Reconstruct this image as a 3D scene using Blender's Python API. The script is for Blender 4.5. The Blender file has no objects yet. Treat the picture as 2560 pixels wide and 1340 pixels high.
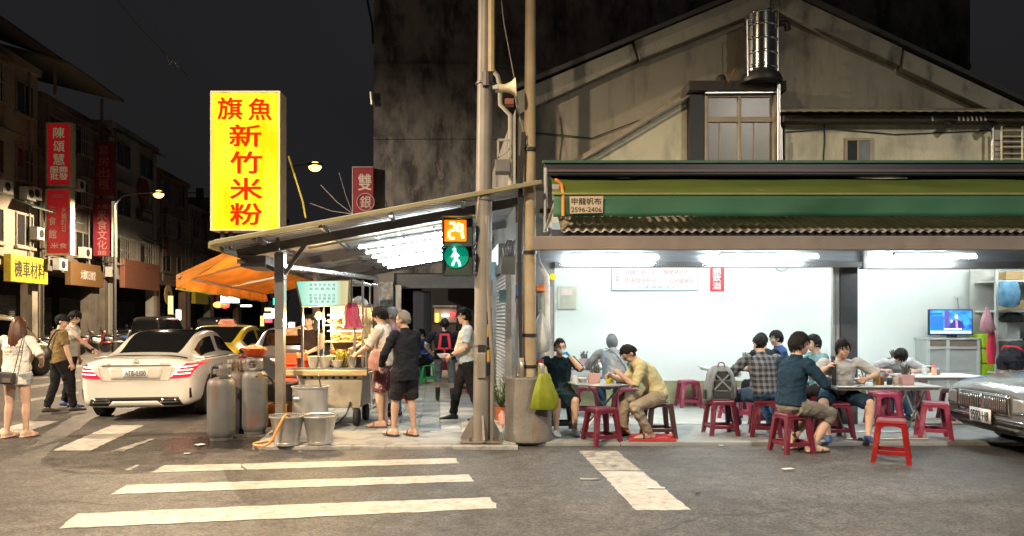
import bpy, bmesh, math, random
from math import radians as R, sin, cos, pi, sqrt, atan2
from mathutils import Vector as V, Matrix, noise as mnoise
from mathutils.bvhtree import BVHTree
random.seed(7)
sc = bpy.context.scene
col = sc.collection

# ---------------------------------------------------------------- camera, sky, exposure
EYE = 1.6
FPX, HORIZON, MIDX = 1850.0, 800.0, 1280.0     # focal length, horizon row and centre column in photo pixels
cam_d = bpy.data.cameras.new('camera'); cam = bpy.data.objects.new('camera', cam_d); col.objects.link(cam)
cam.location = (0, 0, EYE); cam.rotation_euler = (R(90), 0, 0)
cam_d.sensor_width = 36; cam_d.lens = FPX / 2560 * 36
cam_d.shift_y = (HORIZON - 670) / 2560
cam_d.clip_start = .05; cam_d.clip_end = 900
sc.camera = cam
wd = bpy.data.worlds.new('World'); sc.world = wd; wd.use_nodes = True
wn = wd.node_tree.nodes; wl = wd.node_tree.links
bg = wn['Background']
sky = wn.new('ShaderNodeTexSky'); sky.sky_type = 'NISHITA'; sky.sun_disc = False
sky.sun_elevation = R(-8); sky.sun_rotation = R(200)
mixw = wn.new('ShaderNodeMix'); mixw.data_type = 'RGBA'; mixw.blend_type = 'ADD'
mixw.inputs['Factor'].default_value = 1
wl.new(sky.outputs[0], mixw.inputs['A'])
ct = wn.new('ShaderNodeTexCoord'); cn_ = wn.new('ShaderNodeTexNoise'); cn_.inputs['Scale'].default_value = 1.6; cn_.inputs['Detail'].default_value = 3
wl.new(ct.outputs['Generated'], cn_.inputs['Vector'])                    # faint unevenness of the low cloud
cr_ = wn.new('ShaderNodeValToRGB'); cr_.color_ramp.elements[0].position = .3; cr_.color_ramp.elements[1].position = .7
cr_.color_ramp.elements[0].color = (.085, .076, .07, 1); cr_.color_ramp.elements[1].color = (.125, .122, .14, 1)
wl.new(cn_.outputs[0], cr_.inputs[0]); wl.new(cr_.outputs[0], mixw.inputs['B'])
wl.new(mixw.outputs['Result'], bg.inputs['Color'])
bg.inputs['Strength'].default_value = 0.075
sc.view_settings.view_transform = 'Standard'; sc.view_settings.look = 'None'
sc.view_settings.exposure = 0.8; sc.view_settings.gamma = 1
sc.render.engine = 'CYCLES'
sc.cycles.use_denoising = True
sc.cycles.max_bounces = 6; sc.cycles.diffuse_bounces = 3; sc.cycles.glossy_bounces = 3
sc.cycles.transmission_bounces = 4; sc.cycles.transparent_max_bounces = 8
sc.cycles.sample_clamp_indirect = 4
sc.cycles.caustics_reflective = False; sc.cycles.caustics_refractive = False

def gx(px, Y): return (px - MIDX) / FPX * Y
def gz(py, Y): return EYE - (py - HORIZON) / FPX * Y
def W(px, py, Y): return V((gx(px, Y), Y, gz(py, Y)))
def G(px, py, z=0.0):
    Y = FPX * (EYE - z) / (py - HORIZON)
    return V((gx(px, Y), Y, z))

# ---------------------------------------------------------------- materials
MATS = {}
def mat(name, c, r=.6, m=0., e=0., ec=None, var=.12, ns=6., bump=0., bs=40., trl=0., spec=.5, coat=0., alpha=1., stretch=(1, 1, 1), dirt=None, tr=0.):
    if name in MATS: return MATS[name]
    M = bpy.data.materials.new(name); M.use_nodes = True; MATS[name] = M
    nt = M.node_tree; N = nt.nodes; L = nt.links
    b = N['Principled BSDF']
    tc = N.new('ShaderNodeTexCoord'); mp = N.new('ShaderNodeMapping'); mp.inputs['Scale'].default_value = stretch
    L.new(tc.outputs['Object'], mp.inputs[0])
    nz = N.new('ShaderNodeTexNoise'); nz.inputs['Scale'].default_value = ns; nz.inputs['Detail'].default_value = 5
    L.new(mp.outputs[0], nz.inputs['Vector'])
    cr = N.new('ShaderNodeValToRGB')
    cr.color_ramp.elements[0].position = .3; cr.color_ramp.elements[1].position = .7
    cr.color_ramp.elements[0].color = (*[max(0, x * (1 - var)) for x in c], 1)
    cr.color_ramp.elements[1].color = (*[min(1, x * (1 + var)) for x in c], 1)
    L.new(nz.outputs[0], cr.inputs[0])
    out = cr.outputs[0]
    if dirt:                                    # (colour, scale, low, high, stretch): worn or stained patches
        dc, ds, lo, hi, st = dirt
        mp2 = N.new('ShaderNodeMapping'); mp2.inputs['Scale'].default_value = st
        L.new(tc.outputs['Object'], mp2.inputs[0])
        n2 = N.new('ShaderNodeTexNoise'); n2.inputs['Scale'].default_value = ds; n2.inputs['Detail'].default_value = 8
        n2.inputs['Roughness'].default_value = .65
        L.new(mp2.outputs[0], n2.inputs['Vector'])
        mr = N.new('ShaderNodeMapRange'); mr.inputs[1].default_value = lo; mr.inputs[2].default_value = hi
        L.new(n2.outputs[0], mr.inputs[0])
        mx = N.new('ShaderNodeMix'); mx.data_type = 'RGBA'
        L.new(mr.outputs[0], mx.inputs['Factor']); L.new(out, mx.inputs['A']); mx.inputs['B'].default_value = (*dc, 1)
        out = mx.outputs['Result']
    L.new(out, b.inputs['Base Color'])
    b.inputs['Roughness'].default_value = r; b.inputs['Metallic'].default_value = m
    b.inputs['Specular IOR Level'].default_value = spec
    b.inputs['Coat Weight'].default_value = coat; b.inputs['Coat Roughness'].default_value = .05
    b.inputs['Alpha'].default_value = alpha
    b.inputs['Transmission Weight'].default_value = tr
    if e:
        b.inputs['Emission Color'].default_value = (*(ec or c), 1); b.inputs['Emission Strength'].default_value = e
    if bump:
        n3 = N.new('ShaderNodeTexNoise'); n3.inputs['Scale'].default_value = bs; n3.inputs['Detail'].default_value = 4
        L.new(mp.outputs[0], n3.inputs['Vector'])
        bp = N.new('ShaderNodeBump'); bp.inputs['Strength'].default_value = bump; bp.inputs['Distance'].default_value = .02
        L.new(n3.outputs[0], bp.inputs['Height']); L.new(bp.outputs[0], b.inputs['Normal'])
    if trl:
        t = N.new('ShaderNodeBsdfTranslucent'); L.new(out, t.inputs[0])
        ms = N.new('ShaderNodeMixShader'); ms.inputs[0].default_value = trl
        L.new(b.outputs[0], ms.inputs[1]); L.new(t.outputs[0], ms.inputs[2])
        L.new(ms.outputs[0], N['Material Output'].inputs[0])
    return M
def emit(name, c, s):
    if name in MATS: return MATS[name]
    M = bpy.data.materials.new(name); M.use_nodes = True; MATS[name] = M
    b = M.node_tree.nodes['Principled BSDF']
    b.inputs['Base Color'].default_value = (*[min(.8, x) for x in c], 1)
    b.inputs['Emission Color'].default_value = (*c, 1); b.inputs['Emission Strength'].default_value = s
    return M

# ---------------------------------------------------------------- mesh building
WM = {}
class MB:
    def __init__(s): s.v = []; s.f = []; s.m = []; s.cur = 0
    def add(s, vs, fs, M=None):
        o = len(s.v)
        s.v += [(M @ V(p)) if M else V(p) for p in vs]
        s.f += [tuple(o + i for i in f) for f in fs]; s.m += [s.cur] * len(fs)
        return s
    def mt(s, i): s.cur = i; return s
    def box(s, c, d, rz=0., rx=0., ry=0., M=None):
        x, y, z = [k / 2 for k in d]
        vs = [(-x, -y, -z), (x, -y, -z), (x, y, -z), (-x, y, -z), (-x, -y, z), (x, -y, z), (x, y, z), (-x, y, z)]
        T = Matrix.Translation(V(c)) @ Matrix.Rotation(rz, 4, 'Z') @ Matrix.Rotation(ry, 4, 'Y') @ Matrix.Rotation(rx, 4, 'X')
        if M: T = M @ T
        return s.add(vs, [(0, 3, 2, 1), (4, 5, 6, 7), (0, 1, 5, 4), (1, 2, 6, 5), (2, 3, 7, 6), (3, 0, 4, 7)], T)
    def b2(s, a, b, M=None):
        a, b = V(a), V(b)
        return s.box((a + b) / 2, [abs(k) for k in (b - a)], M=M)
    def frust(s, c, d0, d1, h, M=None):           # box tapering from d0 (bottom) to d1 (top)
        a, b = d0; e, g = d1; x, y, z = c
        vs = [(x - a/2, y - b/2, z), (x + a/2, y - b/2, z), (x + a/2, y + b/2, z), (x - a/2, y + b/2, z),
              (x - e/2, y - g/2, z + h), (x + e/2, y - g/2, z + h), (x + e/2, y + g/2, z + h), (x - e/2, y + g/2, z + h)]
        return s.add(vs, [(0, 3, 2, 1), (4, 5, 6, 7), (0, 1, 5, 4), (1, 2, 6, 5), (2, 3, 7, 6), (3, 0, 4, 7)], M)
    def bar(s, a, b, w, h=None, up=(0, 0, 1)):    # rectangular bar between two points
        a, b = V(a), V(b); d = b - a; L = d.length; d.normalize(); h = h or w
        u = V(up)
        if abs(d.dot(u)) > .98: u = V((0, 1, 0))
        x = d.cross(u).normalized(); z = x.cross(d)
        T = Matrix((x, d, z)).transposed().to_4x4(); T.translation = (a + b) / 2
        return s.box((0, 0, 0), (w, L, h), M=T)
    def tube(s, pts, r, n=8, flat=1., side=None):
        pts = [V(p) for p in pts]
        rs = r if isinstance(r, (list, tuple)) else [r] * len(pts)
        vs = []; fs = []
        ref = V(side) if side is not None else None
        for i, p in enumerate(pts):
            d = (pts[min(i + 1, len(pts) - 1)] - pts[max(i - 1, 0)])
            if d.length < 1e-9: d = V((0, 0, 1))
            d.normalize()
            if ref is None:
                ref = V((1, 0, 0)) if abs(d.x) < .8 else V((0, 1, 0))
            x = (ref - d * ref.dot(d)).normalized(); y = d.cross(x)
            if side is None: ref = x
            for k in range(n):
                a = 2 * pi * k / n
                vs.append(p + x * (cos(a) * rs[i]) + y * (sin(a) * rs[i] * flat))
        for i in range(len(pts) - 1):
            for k in range(n):
                k2 = (k + 1) % n
                fs.append((i * n + k, i * n + k2, (i + 1) * n + k2, (i + 1) * n + k))
        fs.append(tuple(range(n))[::-1]); fs.append(tuple((len(pts) - 1) * n + k for k in range(n)))
        return s.add(vs, fs)
    def lathe(s, prof, c=(0, 0, 0), n=20, M=None):
        c = V(c); vs = []; fs = []
        for (r, z) in prof:
            for k in range(n):
                a = 2 * pi * k / n; vs.append((c.x + r * cos(a), c.y + r * sin(a), c.z + z))
        for i in range(len(prof) - 1):
            for k in range(n):
                k2 = (k + 1) % n; fs.append((i * n + k, i * n + k2, (i + 1) * n + k2, (i + 1) * n + k))
        if prof[0][0] > 1e-5: fs.append(tuple(range(n))[::-1])
        if prof[-1][0] > 1e-5: fs.append(tuple((len(prof) - 1) * n + k for k in range(n)))
        return s.add(vs, fs, M)
    def ell(s, c, r, n=12, m=8, M=None):
        vs = []; fs = []
        r = r if isinstance(r, (tuple, list, V)) else (r, r, r)
        for i in range(m + 1):
            t = pi * (.001 + .998 * i / m)
            for k in range(n):
                a = 2 * pi * k / n
                vs.append((r[0] * sin(t) * cos(a), r[1] * sin(t) * sin(a), -r[2] * cos(t)))
        for i in range(m):
            for k in range(n):
                k2 = (k + 1) % n; fs.append((i * n + k, i * n + k2, (i + 1) * n + k2, (i + 1) * n + k))
        fs.append(tuple(range(n))[::-1]); fs.append(tuple(m * n + k for k in range(n)))
        T = Matrix.Translation(V(c))
        return s.add(vs, fs, (M @ T) if M else T)
    def prism(s, pts, vec, M=None):
        vec = V(vec); n = len(pts); pts = [V(p) for p in pts]
        nrm = V((0, 0, 0))
        for i in range(n): nrm += pts[i].cross(pts[(i + 1) % n])
        if nrm.dot(vec) < 0: pts = pts[::-1]
        vs = pts + [p + vec for p in pts]
        fs = [tuple(range(n))[::-1], tuple(range(n, 2 * n))] + [(i, (i + 1) % n, n + (i + 1) % n, n + i) for i in range(n)]
        return s.add(vs, fs, M)
    def sheet(s, rows):                           # grid of points (list of rows)
        n = len(rows[0]); vs = [p for r in rows for p in r]
        return s.add(vs, [(i * n + k, i * n + k + 1, (i + 1) * n + k + 1, (i + 1) * n + k) for i in range(len(rows) - 1) for k in range(n - 1)])
    def build(s, name, mats, parent=None, world=False, smooth=False, bevel=0., solid=0., loc=None, rz=0.):
        me = bpy.data.meshes.new(name)
        vs = s.v
        if world and parent is not None:
            I = WM[parent.name].inverted(); vs = [I @ p for p in vs]
        if loc is not None and parent is None and world:
            I = (Matrix.Translation(V(loc)) @ Matrix.Rotation(rz, 4, 'Z')).inverted(); vs = [I @ p for p in vs]
        me.from_pydata([tuple(p) for p in vs], [], s.f)
        mats = mats if isinstance(mats, (list, tuple)) else [mats]
        for k in mats: me.materials.append(k)
        if len(mats) > 1: me.polygons.foreach_set('material_index', s.m)
        if smooth:
            me.polygons.foreach_set('use_smooth', [True] * len(me.polygons))
            me.set_sharp_from_angle(angle=R(42 if smooth is True else smooth))
        me.update()
        return link(name, me, parent, loc, rz, bevel, solid)
def link(name, me, parent=None, loc=None, rz=0., bevel=0., solid=0.):
    o = bpy.data.objects.new(name, me); col.objects.link(o)
    if parent is not None: o.parent = parent
    if loc is not None: o.location = loc; o.rotation_euler = (0, 0, rz)
    T = Matrix.Translation(V(loc or (0, 0, 0))) @ Matrix.Rotation(rz, 4, 'Z')
    WM[o.name] = (WM[parent.name] @ T) if parent is not None else T
    if solid:
        md = o.modifiers.new('thick', 'SOLIDIFY'); md.thickness = solid; md.offset = 0
    if bevel:
        md = o.modifiers.new('edge', 'BEVEL'); md.width = bevel; md.segments = 2; md.limit_method = 'ANGLE'; md.angle_limit = R(40)
    return o
def tag(o, label=None, cat=None, group=None, kind=None):
    if label: o['label'] = label
    if cat: o['category'] = cat
    if group: o['group'] = group
    if kind: o['kind'] = kind
    return o
def thing(name, label, cat, loc=(0, 0, 0), rz=0., group=None):
    o = bpy.data.objects.new(name, None); col.objects.link(o); o.empty_display_size = .1
    o.location = loc; o.rotation_euler = (0, 0, rz)
    WM[o.name] = Matrix.Translation(V(loc)) @ Matrix.Rotation(rz, 4, 'Z')
    return tag(o, label, cat, group)
def copy_tree(o, loc, rz=0., label=None, swap=None, parent=None):
    c = o.copy(); col.objects.link(c)
    if parent is None:
        c.location = loc; c.rotation_euler = (0, 0, rz)
        WM[c.name] = Matrix.Translation(V(loc)) @ Matrix.Rotation(rz, 4, 'Z')
        if label: c['label'] = label
    else:
        c.parent = parent; WM[c.name] = WM[parent.name]
    if swap and c.type == 'MESH':
        for i, sl in enumerate(c.material_slots):
            if sl.material in swap:
                nm = swap[sl.material]; sl.link = 'OBJECT'; sl.material = nm
    for ch in o.children: copy_tree(ch, None, 0, None, swap, c)
    return c
work = bpy.data.scenes.new('workbench'); wcol = work.collection      # scratch scene for evaluating modifiers, removed at the end
def evaluated(o):
    vl = work.view_layers[0]; vl.update(); dg = vl.depsgraph
    return bpy.data.meshes.new_from_object(o.evaluated_get(dg), depsgraph=dg)
def text(name, body, w, h, m, parent, at, rz=0., bold=0., depth=0., fit=True, tilt=0.):
    """lettering whose centre stands at `at` (in the parent's space), facing the local -Y turned by rz"""
    cu = bpy.data.curves.new('lettering', 'FONT'); cu.body = body; cu.size = 1; cu.offset = 0; cu.extrude = 0
    cu.align_x = 'CENTER'; cu.resolution_u = 2; cu.space_line = .95
    o = bpy.data.objects.new('lettering', cu); wcol.objects.link(o)
    me = evaluated(o); bpy.data.objects.remove(o); bpy.data.curves.remove(cu)
    if not len(me.vertices): return None
    xs = [v.co.x for v in me.vertices]; ys = [v.co.y for v in me.vertices]
    cx, cy = (min(xs) + max(xs)) / 2, (min(ys) + max(ys)) / 2
    sx = w / max(1e-6, max(xs) - min(xs)); sy = h / max(1e-6, max(ys) - min(ys))
    if not fit: sx = sy = min(sx, sy)
    T = Matrix.Translation(V(at)) @ Matrix.Rotation(rz, 4, 'Z') @ Matrix.Rotation(tilt, 4, 'X')
    base = [((v.co.x - cx) * sx, (v.co.y - cy) * sy) for v in me.vertices]; fc = [tuple(p.vertices) for p in me.polygons]
    if bold:                                     # heavier strokes: the same outline laid down again, each a hair further back
        bx, by = bold * w * .9, bold * h * (.9 / max(1, body.count('\n') + 1)); nv = len(base); vs = []; fs = []
        if w > h * 1.6: bx = bold * h * .9
        for i, (ox, oy) in enumerate(((0, 0), (bx, 0), (-bx, 0), (0, by), (0, -by), (bx * .7, by * .7), (-bx * .7, -by * .7), (bx * .7, -by * .7), (-bx * .7, by * .7))):
            vs += [T @ V((x + ox, .0004 * i, z + oy)) for x, z in base]; fs += [tuple(a + i * nv for a in f) for f in fc]
        bpy.data.meshes.remove(me); me = bpy.data.meshes.new('lettering'); me.from_pydata([tuple(p) for p in vs], [], fs)
    else:
        for v, (x, z) in zip(me.vertices, base): v.co = T @ V((x, 0, z))
    me.materials.clear(); me.materials.append(m)
    return link(name, me, parent)
def lerp(a, b, t): return a + (b - a) * t
def smst(a, b, x):
    t = max(0., min(1., (x - a) / (b - a))); return t * t * (3 - 2 * t)
# ---------------------------------------------------------------- ground
def asphalt():
    M = bpy.data.materials.new('asphalt'); M.use_nodes = True; nt = M.node_tree; N = nt.nodes; L = nt.links
    b = N['Principled BSDF']; tc = N.new('ShaderNodeTexCoord')
    def nz(scale, det=4, rough=.6):
        n = N.new('ShaderNodeTexNoise'); n.inputs['Scale'].default_value = scale; n.inputs['Detail'].default_value = det
        n.inputs['Roughness'].default_value = rough; L.new(tc.outputs['Object'], n.inputs['Vector']); return n
    big, fine, mid = nz(.45, 5), nz(42, 4, .85), nz(5, 5)
    vor = N.new('ShaderNodeTexVoronoi'); vor.inputs['Scale'].default_value = 55; L.new(tc.outputs['Object'], vor.inputs['Vector'])   # aggregate in the asphalt
    sx_ = N.new('ShaderNodeSeparateColor'); L.new(vor.outputs['Color'], sx_.inputs[0])
    grit = N.new('ShaderNodeMath'); grit.operation = 'MULTIPLY_ADD'; grit.inputs[1].default_value = .34; L.new(sx_.outputs[0], grit.inputs[0])
    half = N.new('ShaderNodeMath'); half.operation = 'MULTIPLY'; half.inputs[1].default_value = .66; L.new(fine.outputs[0], half.inputs[0]); L.new(half.outputs[0], grit.inputs[2])
    cr = N.new('ShaderNodeValToRGB'); e = cr.color_ramp.elements
    e[0].position = .36; e[0].color = (.047, .047, .047, 1); e[1].position = .64; e[1].color = (.138, .134, .13, 1)
    L.new(grit.outputs[0], cr.inputs[0])
    c2 = N.new('ShaderNodeValToRGB'); e = c2.color_ramp.elements
    e[0].position = .34; e[0].color = (.55, .55, .55, 1); e[1].position = .66; e[1].color = (1.3, 1.26, 1.2, 1)
    L.new(big.outputs[0], c2.inputs[0])
    c3 = N.new('ShaderNodeValToRGB'); e = c3.color_ramp.elements
    e[0].position = .32; e[0].color = (.55, .55, .56, 1); e[1].position = .75; e[1].color = (1.2, 1.2, 1.2, 1)
    L.new(mid.outputs[0], c3.inputs[0])
    m1 = N.new('ShaderNodeMix'); m1.data_type = 'RGBA'; m1.blend_type = 'MULTIPLY'; m1.inputs['Factor'].default_value = 1
    L.new(cr.outputs[0], m1.inputs['A']); L.new(c2.outputs[0], m1.inputs['B'])
    m2 = N.new('ShaderNodeMix'); m2.data_type = 'RGBA'; m2.blend_type = 'MULTIPLY'; m2.inputs['Factor'].default_value = 1
    L.new(m1.outputs['Result'], m2.inputs['A']); L.new(c3.outputs[0], m2.inputs['B'])
    # a patch of road kept wet by the kitchen's waste water
    sub = N.new('ShaderNodeVectorMath'); sub.operation = 'SUBTRACT'; L.new(tc.outputs['Object'], sub.inputs[0]); sub.inputs[1].default_value = (-4.1, 9.6, 0)
    scl = N.new('ShaderNodeVectorMath'); scl.operation = 'MULTIPLY'; L.new(sub.outputs[0], scl.inputs[0]); scl.inputs[1].default_value = (.75, 1.5, 1)
    ln = N.new('ShaderNodeVectorMath'); ln.operation = 'LENGTH'; L.new(scl.outputs[0], ln.inputs[0])
    wv = N.new('ShaderNodeMath'); wv.operation = 'MULTIPLY_ADD'; L.new(mid.outputs[0], wv.inputs[0]); wv.inputs[1].default_value = 1.6; L.new(ln.outputs['Value'], wv.inputs[2])
    wet = N.new('ShaderNodeMapRange'); wet.inputs[1].default_value = 2.0; wet.inputs[2].default_value = 1.35; L.new(wv.outputs[0], wet.inputs[0])
    dk = N.new('ShaderNodeMix'); dk.data_type = 'RGBA'; L.new(wet.outputs[0], dk.inputs['Factor']); L.new(m2.outputs['Result'], dk.inputs['A'])
    dk.inputs['B'].default_value = (.022, .02, .018, 1)
    L.new(dk.outputs['Result'], b.inputs['Base Color'])
    rr = N.new('ShaderNodeMapRange'); rr.inputs[3].default_value = .62; rr.inputs[4].default_value = .16; L.new(wet.outputs[0], rr.inputs[0]); L.new(rr.outputs[0], b.inputs['Roughness'])
    bp = N.new('ShaderNodeBump'); bp.inputs['Strength'].default_value = .5; bp.inputs['Distance'].default_value = .006
    L.new(fine.outputs[0], bp.inputs['Height']); L.new(bp.outputs[0], b.inputs['Normal'])
    return M
m_road = asphalt()
m_paint = mat('road_paint', (.43, .418, .385), .55, var=.18, ns=5, dirt=((.13, .12, .10), 11, .50, .78, (1, 1, 1)), bump=.25, bs=120)
m_paint2 = mat('old_road_paint', (.33, .31, .27), .6, var=.2, ns=5, dirt=((.08, .075, .065), 6, .45, .66, (1, 1, 1)))
m_conc = mat('pavement_concrete', (.27, .275, .275), .55, var=.22, ns=2.2, dirt=((.10, .10, .098), 4, .52, .75, (1, 1, 1)), bump=.15, bs=60)
m_floor = mat('shop_floor_concrete', (.40, .42, .41), .5, var=.12, ns=1.6, dirt=((.2, .2, .19), 3, .55, .8, (1, 1, 1)), bump=.08, bs=40)

m_apron = mat('apron_concrete', (.25, .262, .26), .55, var=.15, ns=1.6, dirt=((.13, .13, .125), 3, .52, .78, (1, 1, 1)), bump=.12, bs=50)
road = MB().add([(-160, -30, 0), (160, -30, 0), (160, 320, 0), (-160, 320, 0)], [(0, 1, 2, 3)]).build('road', m_road); tag(road, kind='structure')
def mark(px, m=m_paint, name='road_marking'):
    P = [G(a, b, .004) for a, b in px]; pts = []
    for i, p in enumerate(P):                        # ragged, worn outline
        q = P[(i + 1) % len(P)]; n = max(2, int((q - p).length / .07))
        for k in range(n):
            c = p.lerp(q, k / n); pts.append(c + V((.022 * mnoise.noise(c * 9), .022 * mnoise.noise(c * 9 + V((7, 3, 0))) + .012 * mnoise.noise(c * 31), 0)))
    return MB().add(pts, [tuple(range(len(pts)))]).build(name, m, road)
mark([(145, 1321), (160, 1312), (172, 1300), (195, 1284), (700, 1262), (1225, 1243), (1232, 1256), (1240, 1259), (1240, 1270), (700, 1296)][::-1], name='crosswalk_stripe')
mark([(276, 1236), (318, 1212), (700, 1201), (1172, 1186), (1185, 1203), (720, 1219)][::-1], name='crosswalk_stripe')
mark([(376, 1181), (411, 1163), (605, 1159), (612, 1174)][::-1], name='crosswalk_stripe')
mark([(609, 1174), (602, 1169), (608, 1159), (1142, 1145), (1148, 1158)][::-1], name='crosswalk_stripe')
mark([(1590, 1275), (1728, 1275), (1606, 1178), (1497, 1178)], name='crosswalk_stripe')
mark([(1494, 1176), (1603, 1176), (1541, 1127), (1447, 1127)], m_paint2, name='crosswalk_stripe')
mark([(131, 1126), (226, 1126), (360, 1063), (278, 1063)], name='crosswalk_stripe')
mark([(0, 1087), (40, 1087), (147, 1053), (75, 1053), (0, 1072)], name='crosswalk_stripe')
mark([(275, 1128), (308, 1128), (390, 1096), (378, 1096)], m_paint2, name='stop_line')
mark([(310, 1176), (326, 1176), (350, 1161), (343, 1161)], m_paint2)
for (a, b) in (((60, 1006), (196, 984)), ((55, 974), (200, 953)), ((60, 936), (206, 917)), ((66, 913), (206, 900)), ((45, 951), (120, 945))):
    mark([(a[0], a[1]), (b[0], b[1]), (b[0], b[1] - 5), (a[0], a[1] - 7)], m_paint2)
mark([(640, 870), (690, 858), (690, 857), (630, 868)], m_paint2); mark([(632, 862), (690, 857), (690, 856), (632, 860)], m_paint2)

# cracks in the asphalt
m_crk = mat('crack_tar', (.012, .012, .012), .6)
for P in (((120, 1250), (300, 1262), (420, 1248), (610, 1255), (760, 1240)), ((470, 1205), (560, 1180), (605, 1172), (612, 1150), (640, 1128)), ((1650, 1330), (1760, 1290), (1900, 1282), (2100, 1260), (2330, 1262), (2550, 1245)), ((1100, 1330), (1240, 1225), (1380, 1205), (1450, 1150)), ((1820, 1180), (1900, 1205), (2010, 1200))):
    pp_ = [G(a, b, .003) for a, b in P]; fine_ = []
    for i in range(len(pp_) - 1):
        for k in range(14):
            c = pp_[i].lerp(pp_[i + 1], k / 14); fine_.append(c + V((.05 * mnoise.noise(c * 4), .05 * mnoise.noise(c * 4 + V((5, 0, 0))) + .015 * mnoise.noise(c * 23), 0)))
    rows_ = [[c + V((0, .004 + .004 * mnoise.noise(c * 11), 0)), c - V((0, .004, 0))] for c in fine_]
    MB().sheet(rows_).build('road_crack', m_crk, road)
# pavement under the canopy, with tiles; apron and floor of the shop
PZ = .05
AX = -.1                                             # the side street runs off along (AX, 1)
def st(u, v, z=0.): return V((u + AX * v, v, z))       # a point given by its offset across the street axis and its distance
pv = MB().prism([(-3.22, 9.28, -.05), (.05, 9.32, -.05), (.05, 11.02, -.05), (-.75, 19, -.05), (-1.6, 28, -.05), (-5.5, 28, -.05), (-4.4, 17, -.05)], (0, 0, PZ + .05)).build('pavement', m_conc, bevel=.012); tag(pv, kind='structure')
ap = MB().prism([(.052, 9.40, -.05), (5.2, 9.43, -.05), (14, 9.42, -.05), (14, 11.0, -.05), (.052, 11.0, -.05)], (0, 0, PZ + .05)).build('shop_apron_pavement', m_apron, bevel=.01); tag(ap, kind='structure')
fl = MB().prism([(.054, 11.012, -.05), (14, 11.012, -.05), (14, 13.6, -.05), (.054, 13.6, -.05)], (0, 0, PZ + .056)).build('shop_floor', m_floor, bevel=.006); tag(fl, kind='structure')
kerb = MB()
t_m = [mat('tile_slate', (.21, .24, .25), .42, var=.12, ns=20), mat('tile_pale', (.36, .40, .405), .4, var=.1, ns=20), mat('tile_mid', (.28, .32, .33), .42, var=.12, ns=20), mat('tile_cream', (.52, .50, .46), .45, var=.1, ns=20)]
S = .30; tiles = []
for k in range(4):
    me = MB().frust((0, 0, 0), (S - .006, S - .006), (S - .016, S - .016), .008)
    mm = bpy.data.meshes.new('paving_tile'); mm.from_pydata([tuple(p) for p in me.v], [], me.f); mm.materials.append(t_m[k]); tiles.append(mm)
for j in range(26):
    for i in range(10):
        y = 10.42 + j * S; x = -.26 - i * S + AX * (y - 10.4)
        if i == 9 and j > 20: continue
        k = (3 if (i + j) % 2 else 1) if i < 3 else random.choice((0, 2, 1, 2))
        o = bpy.data.objects.new('paving_tile', tiles[k]); col.objects.link(o); o.parent = pv; o.location = (x, y, PZ + .0005); o.rotation_euler = (0, 0, -AX * 0)
# strip of concrete edge stones along the gutter
m_edge = mat('edge_stone', (.30, .295, .285), .6, var=.2, ns=9, dirt=((.11, .105, .10), 7, .5, .72, (1, 1, 1)), bump=.2, bs=80)
for k in range(8):
    x = -3.2 + k * .41
    MB().box((x + .2, 9.20, .016), (.41, .14, .05), rz=random.uniform(-.01, .01)).build('edge_stone', m_edge, pv, bevel=.008)

# litter, manhole lid, mat
def scrap(px, py, w, d, c, label, rz=0, hz=.012):
    p = G(px, py); b = MB()
    rows = [[(x * w - w / 2, y * d - d / 2, hz * (1 + mnoise.noise(V((x * 3 + px, y * 3, 0)))) + .004) for x in (0, .35, .7, 1)] for y in (0, .4, 1)]
    b.sheet(rows); o = b.build('paper_scrap', mat('scrap_' + c[0], c[1], .7), loc=p, rz=rz, solid=.003, smooth=True)
    tag(o, label, 'litter'); return o
wh = ('white', (.62, .62, .60)); br = ('brown', (.10, .07, .05))
scrap(1970, 1177, .13, .06, wh, 'crumpled white paper tissue lying on the bare asphalt', .3, .02)
scrap(1803, 1116, .055, .05, wh, 'small white paper square on the road edge before the grey backpack', .1)
scrap(1868, 1112, .05, .035, wh, 'small white paper strip on the road edge before the plaid diner', .2)
scrap(1640, 1223, .17, .06, wh, 'flattened white paper scrap lying on the slanting painted stripe', -.1)
scrap(1475, 1199, .20, .07, ('palegrey', (.26, .27, .27)), 'pale round smear of paper on asphalt beside the slanting stripe', 0, .004)
scrap(1742, 1234, .06, .05, br, 'small dark dry leaf on the road right of the slanting stripe', .6, .012)
scrap(500, 1114, .11, .10, wh, 'torn white paper on the wet road before the gas cylinders', .8)
scrap(468, 1136, .07, .05, wh, 'white paper scrap on the road by the red-lit puddle', .2)
rm = MB().sheet([[G(a, b, .062) + V((0, 0, .006 * mnoise.noise(V((a * .02, b * .05, 0))))) for a in (1572, 1600, 1630, 1660, 1692)] for b in (1102, 1094, 1084)]).build('red_floor_mat', mat('mat_red', (.45, .025, .03), .75, var=.2, ns=9), solid=.008)
tag(rm, 'flat red mat on the floor beneath the dark plastic stool', 'mat')

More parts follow.
